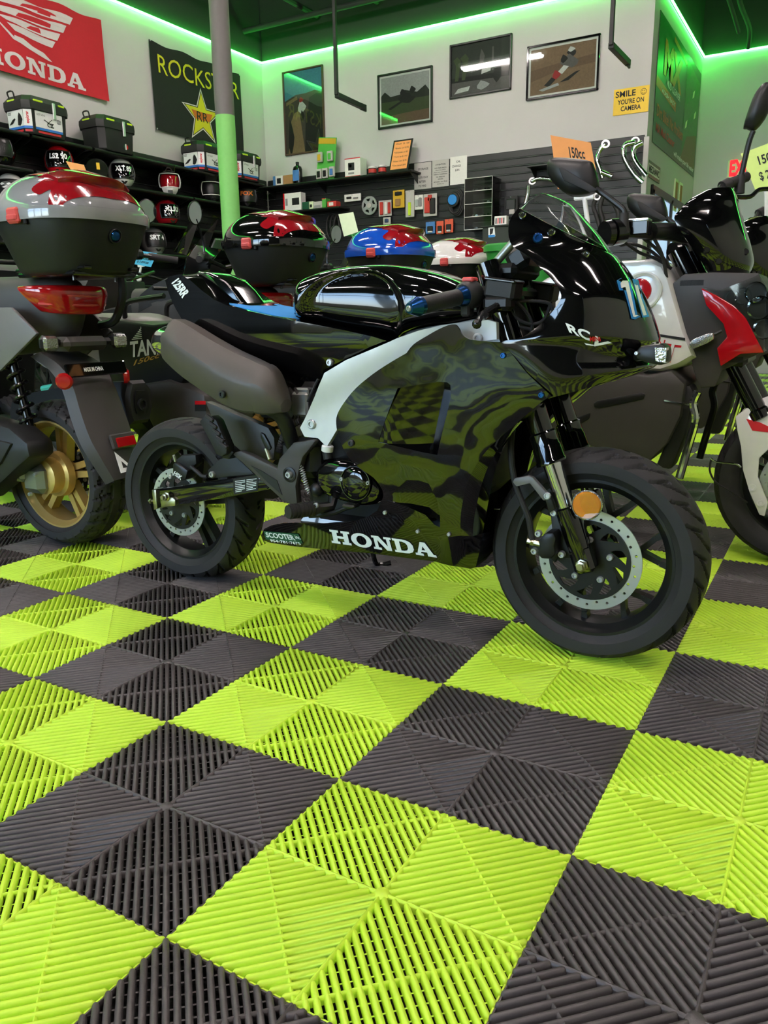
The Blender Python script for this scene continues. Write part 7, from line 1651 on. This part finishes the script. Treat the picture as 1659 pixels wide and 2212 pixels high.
hpipe('exhaust_header', 'short chrome pipe low on the slatted wall', [[(1150, 392), (1165, 386), (1190, 388), (1200, 395)], [(1142, 400), (1140, 420), (1135, 440)]], 7.2, .022)
hpipe('hose_bundle', 'black hoses hanging on the slatted wall behind the street bike', [[(1290, 425), (1282, 445), (1290, 470), (1298, 500)], [(1302, 425), (1296, 450), (1302, 475), (1306, 500)], [(1320, 430), (1335, 460), (1330, 490), (1325, 510)]], 7.2, .022, 'rubber', 'hose')
r = thing('wall_shelf', 'small black shelf on the slatted wall beside the orange price card', 'shelf', at(1165, 365, 7.2)); p0, p1 = at(1138, 360, 7.15), at(1205, 352, 7.15)
m = MB(); m.box(((p0.x + p1.x) / 2, 7.26, p0.z), (p1.x - p0.x, .24, .016), .002); m.build('shelf_board', 'shelf', r); m = MB(); m.plate([(7.385, p0.z), (7.18, p0.z), (7.385, p0.z - .1)], [], lambda a, b, h: Vector((p0.x + .02 + h, a, b)), -.003, .003); m.build('bracket', 'shelf', r)
# box of parts low right of the acrylic case
hung('black headlamp unit hanging right of the acrylic case', [(1090, 425), (1118, 468)], YH - .02, 'ink', [(.5, .6, .7, .5, 'satin_black'), (.6, .25, .4, .25, 'paper_grey')])
p0, p1 = at(1070, 490, 6.8), at(1096, 490, 6.8); ct_ = at(1042, 492, 6.7).z + .0165
carton('small carton printed with spark plugs, standing on the dark cabinet', (p0.x + p1.x) / 2, 6.8, ct_, (p1.x - p0.x, .06, .09), 'paper', [(.1 + .16 * k, .2, .2 + .16 * k, .8, 'pack_red' if k % 2 else 'ink') for k in range(5)])
# green bin behind the fairing
r = thing('green_bin', 'green plastic bin behind the minibike windscreen', 'bin', (at(1135, 590, 3.3).x, 3.3, 0)); c = at(1140, 545, 3.3); m = MB()
m.loft([[Vector((c.x + a * k, 3.3 + b * k, z_)) for a, b in supe(.2, .2, 24, .5)] for z_, k in ((0, .75), (.02, .78), (c.z - .02, .98), (c.z, 1.0))]); m.build('bin_body', 'bin_green', r)
m = MB(); m.loft([[Vector((c.x + a * k, 3.3 + b * k, c.z + dz)) for a, b in supe(.2, .2, 24, .5)] for dz, k in ((0, 1.0), (.0, 1.06), (.03, 1.06), (.04, 1.0), (.045, .6))]); m.build('bin_lid', 'bin_green', r)
# ================================================================ alcove: poster, signs
r = thing('cleaner_poster', 'big green cleaner advertising poster on the alcove wall', 'poster', (XS + .01, 8.8, 2.4)); X_p = XS + .006
pf = lambda a, b, l=0: Vector((X_p + l, 7.61 + 2.42 * a, 2.40 + 1.16 * b))
mat('poster_green', '1d4d22', .35, var=.3, nscale=6); mat('poster_leaf', '3f7a3a', .4, var=.4, nscale=25); mat('poster_orange', 'c46a24', .4); mat('poster_wood', '6d5a24', .4)
m = MB(); m.box((X_p, 8.82, 2.98), (.006, 2.42, 1.16), .002); m.build('poster_sheet', 'poster_green', r)
for mt, pl in (('poster_leaf', [(.62, .08), (.98, .08), (.98, .9), (.62, .95)]), ('poster_orange', [(.0, .44), (.42, .40), (.42, .48), (.0, .52)]), ('poster_orange', [(.3, .93), (.62, .88), (.62, .92), (.3, .97)]), ('poster_wood', [(.6, .06), (.98, .06), (.98, .4), (.72, .3)])):
    m = MB(); m.add([pf(a, b, .0045 if mt != 'poster_wood' else .0054) for a, b in pl], [(0, 1, 2, 3)]); m.build('poster_panel', mt, r, smooth=False)
def ptxt(s_, a0, a1, b0, b1, mt, bold=.02):
    m = MB(); text_fn(m, s_, lambda a, b: pf(a0 + (a1 - a0) * a, b0 + (b1 - b0) * b, .0065), bold=bold); m.build('poster_lettering', mt, r, smooth=False)
ptxt('MX', .12, .52, .58, .86, 'poster_orange', .05); ptxt('MUD CLEANER', .2, .5, .52, .58, 'decal_white'); ptxt('WASH EASY', .1, .4, .43, .47, 'decal_white'); ptxt('Dirt Bike? No Problem', .04, .62, .22, .32, 'poster_orange'); ptxt('MX Mud Cleaner', .04, .44, .10, .17, 'pack_red'); ptxt('will make your life easier', .44, .97, .02, .08, 'decal_white')
for k in range(9):
    a, b = .66 + .035 * (k % 4) * 2, .35 + .055 * k; m = MB(); m.add([pf(a, b, .006), pf(a + .04, b + .03, .006), pf(a + .05, b + .1, .006), pf(a + .01, b + .06, .006)], [(0, 1, 2, 3)]); m.build('poster_leaf_shape', 'paper_pale' if k % 3 == 0 else 'bin_green', r, smooth=False)
r = thing('mechanic_sign', 'green and white mechanic sign on the alcove wall below the poster', 'sign', (XS + .01, 7.75, 2.07)); sf_ = lambda a, b, l=0: Vector((XS + .008 + l, 7.46 + .6 * a, 2.07 + .155 * b))
m = MB(); m.box((XS + .006, 7.76, 2.147), (.008, .6, .155), .002); m.build('sign_plate', 'decal_green', r); m = MB(); m.add([sf_(.05, .2, .004), sf_(.95, .2, .004), sf_(.95, .8, .004), sf_(.05, .8, .004)], [(0, 1, 2, 3)]); m.build('sign_field', 'paper', r, smooth=False)
m = MB(); text_fn(m, 'MECHANIC', lambda a, b: sf_(.1 + .8 * a, .28 + .44 * b, .006), bold=.03); m.build('sign_lettering', 'ink', r, smooth=False)
r = thing('wall_vent', 'pair of small framed certificates low on the alcove wall', 'frame', (XS + .01, 9.1, 1.75))
for k in range(2):
    m = MB(); m.box((XS + .01, 8.95 + .28 * k, 2.06), (.016, .18, .34), .003); m.build('certificate_frame', 'paper_pale', r); m = MB(); m.box((XS + .0185, 8.95 + .28 * k, 2.06), (.002, .13, .28), .0005); m.build('certificate_sheet', 'cardboard', r)
r = thing('exit_sign', 'white exit sign with red letters on the far wall', 'sign', (-.62, YF - .03, 2.36)); e0, e1 = at(1570, 386, YF - .03), at(1634, 342, YF - .03)
m = MB(); m.box(((e0.x + e1.x) / 2, YF - .03, (e0.z + e1.z) / 2), (e1.x - e0.x, .05, e1.z - e0.z), .006); m.build('sign_box', 'paper_pale', r)
mat('exit_red', 'ff2020', .5, emit='ff1020', es=1.6)
m = MB(); text_on(m, 'EXIT', ((e0.x + e1.x) / 2, YF - .0565, (e0.z + e1.z) / 2), (1, 0, 0), (0, 0, 1), .24, fit=.27, bold=.05); m.build('sign_lettering', 'exit_red', r, smooth=False)
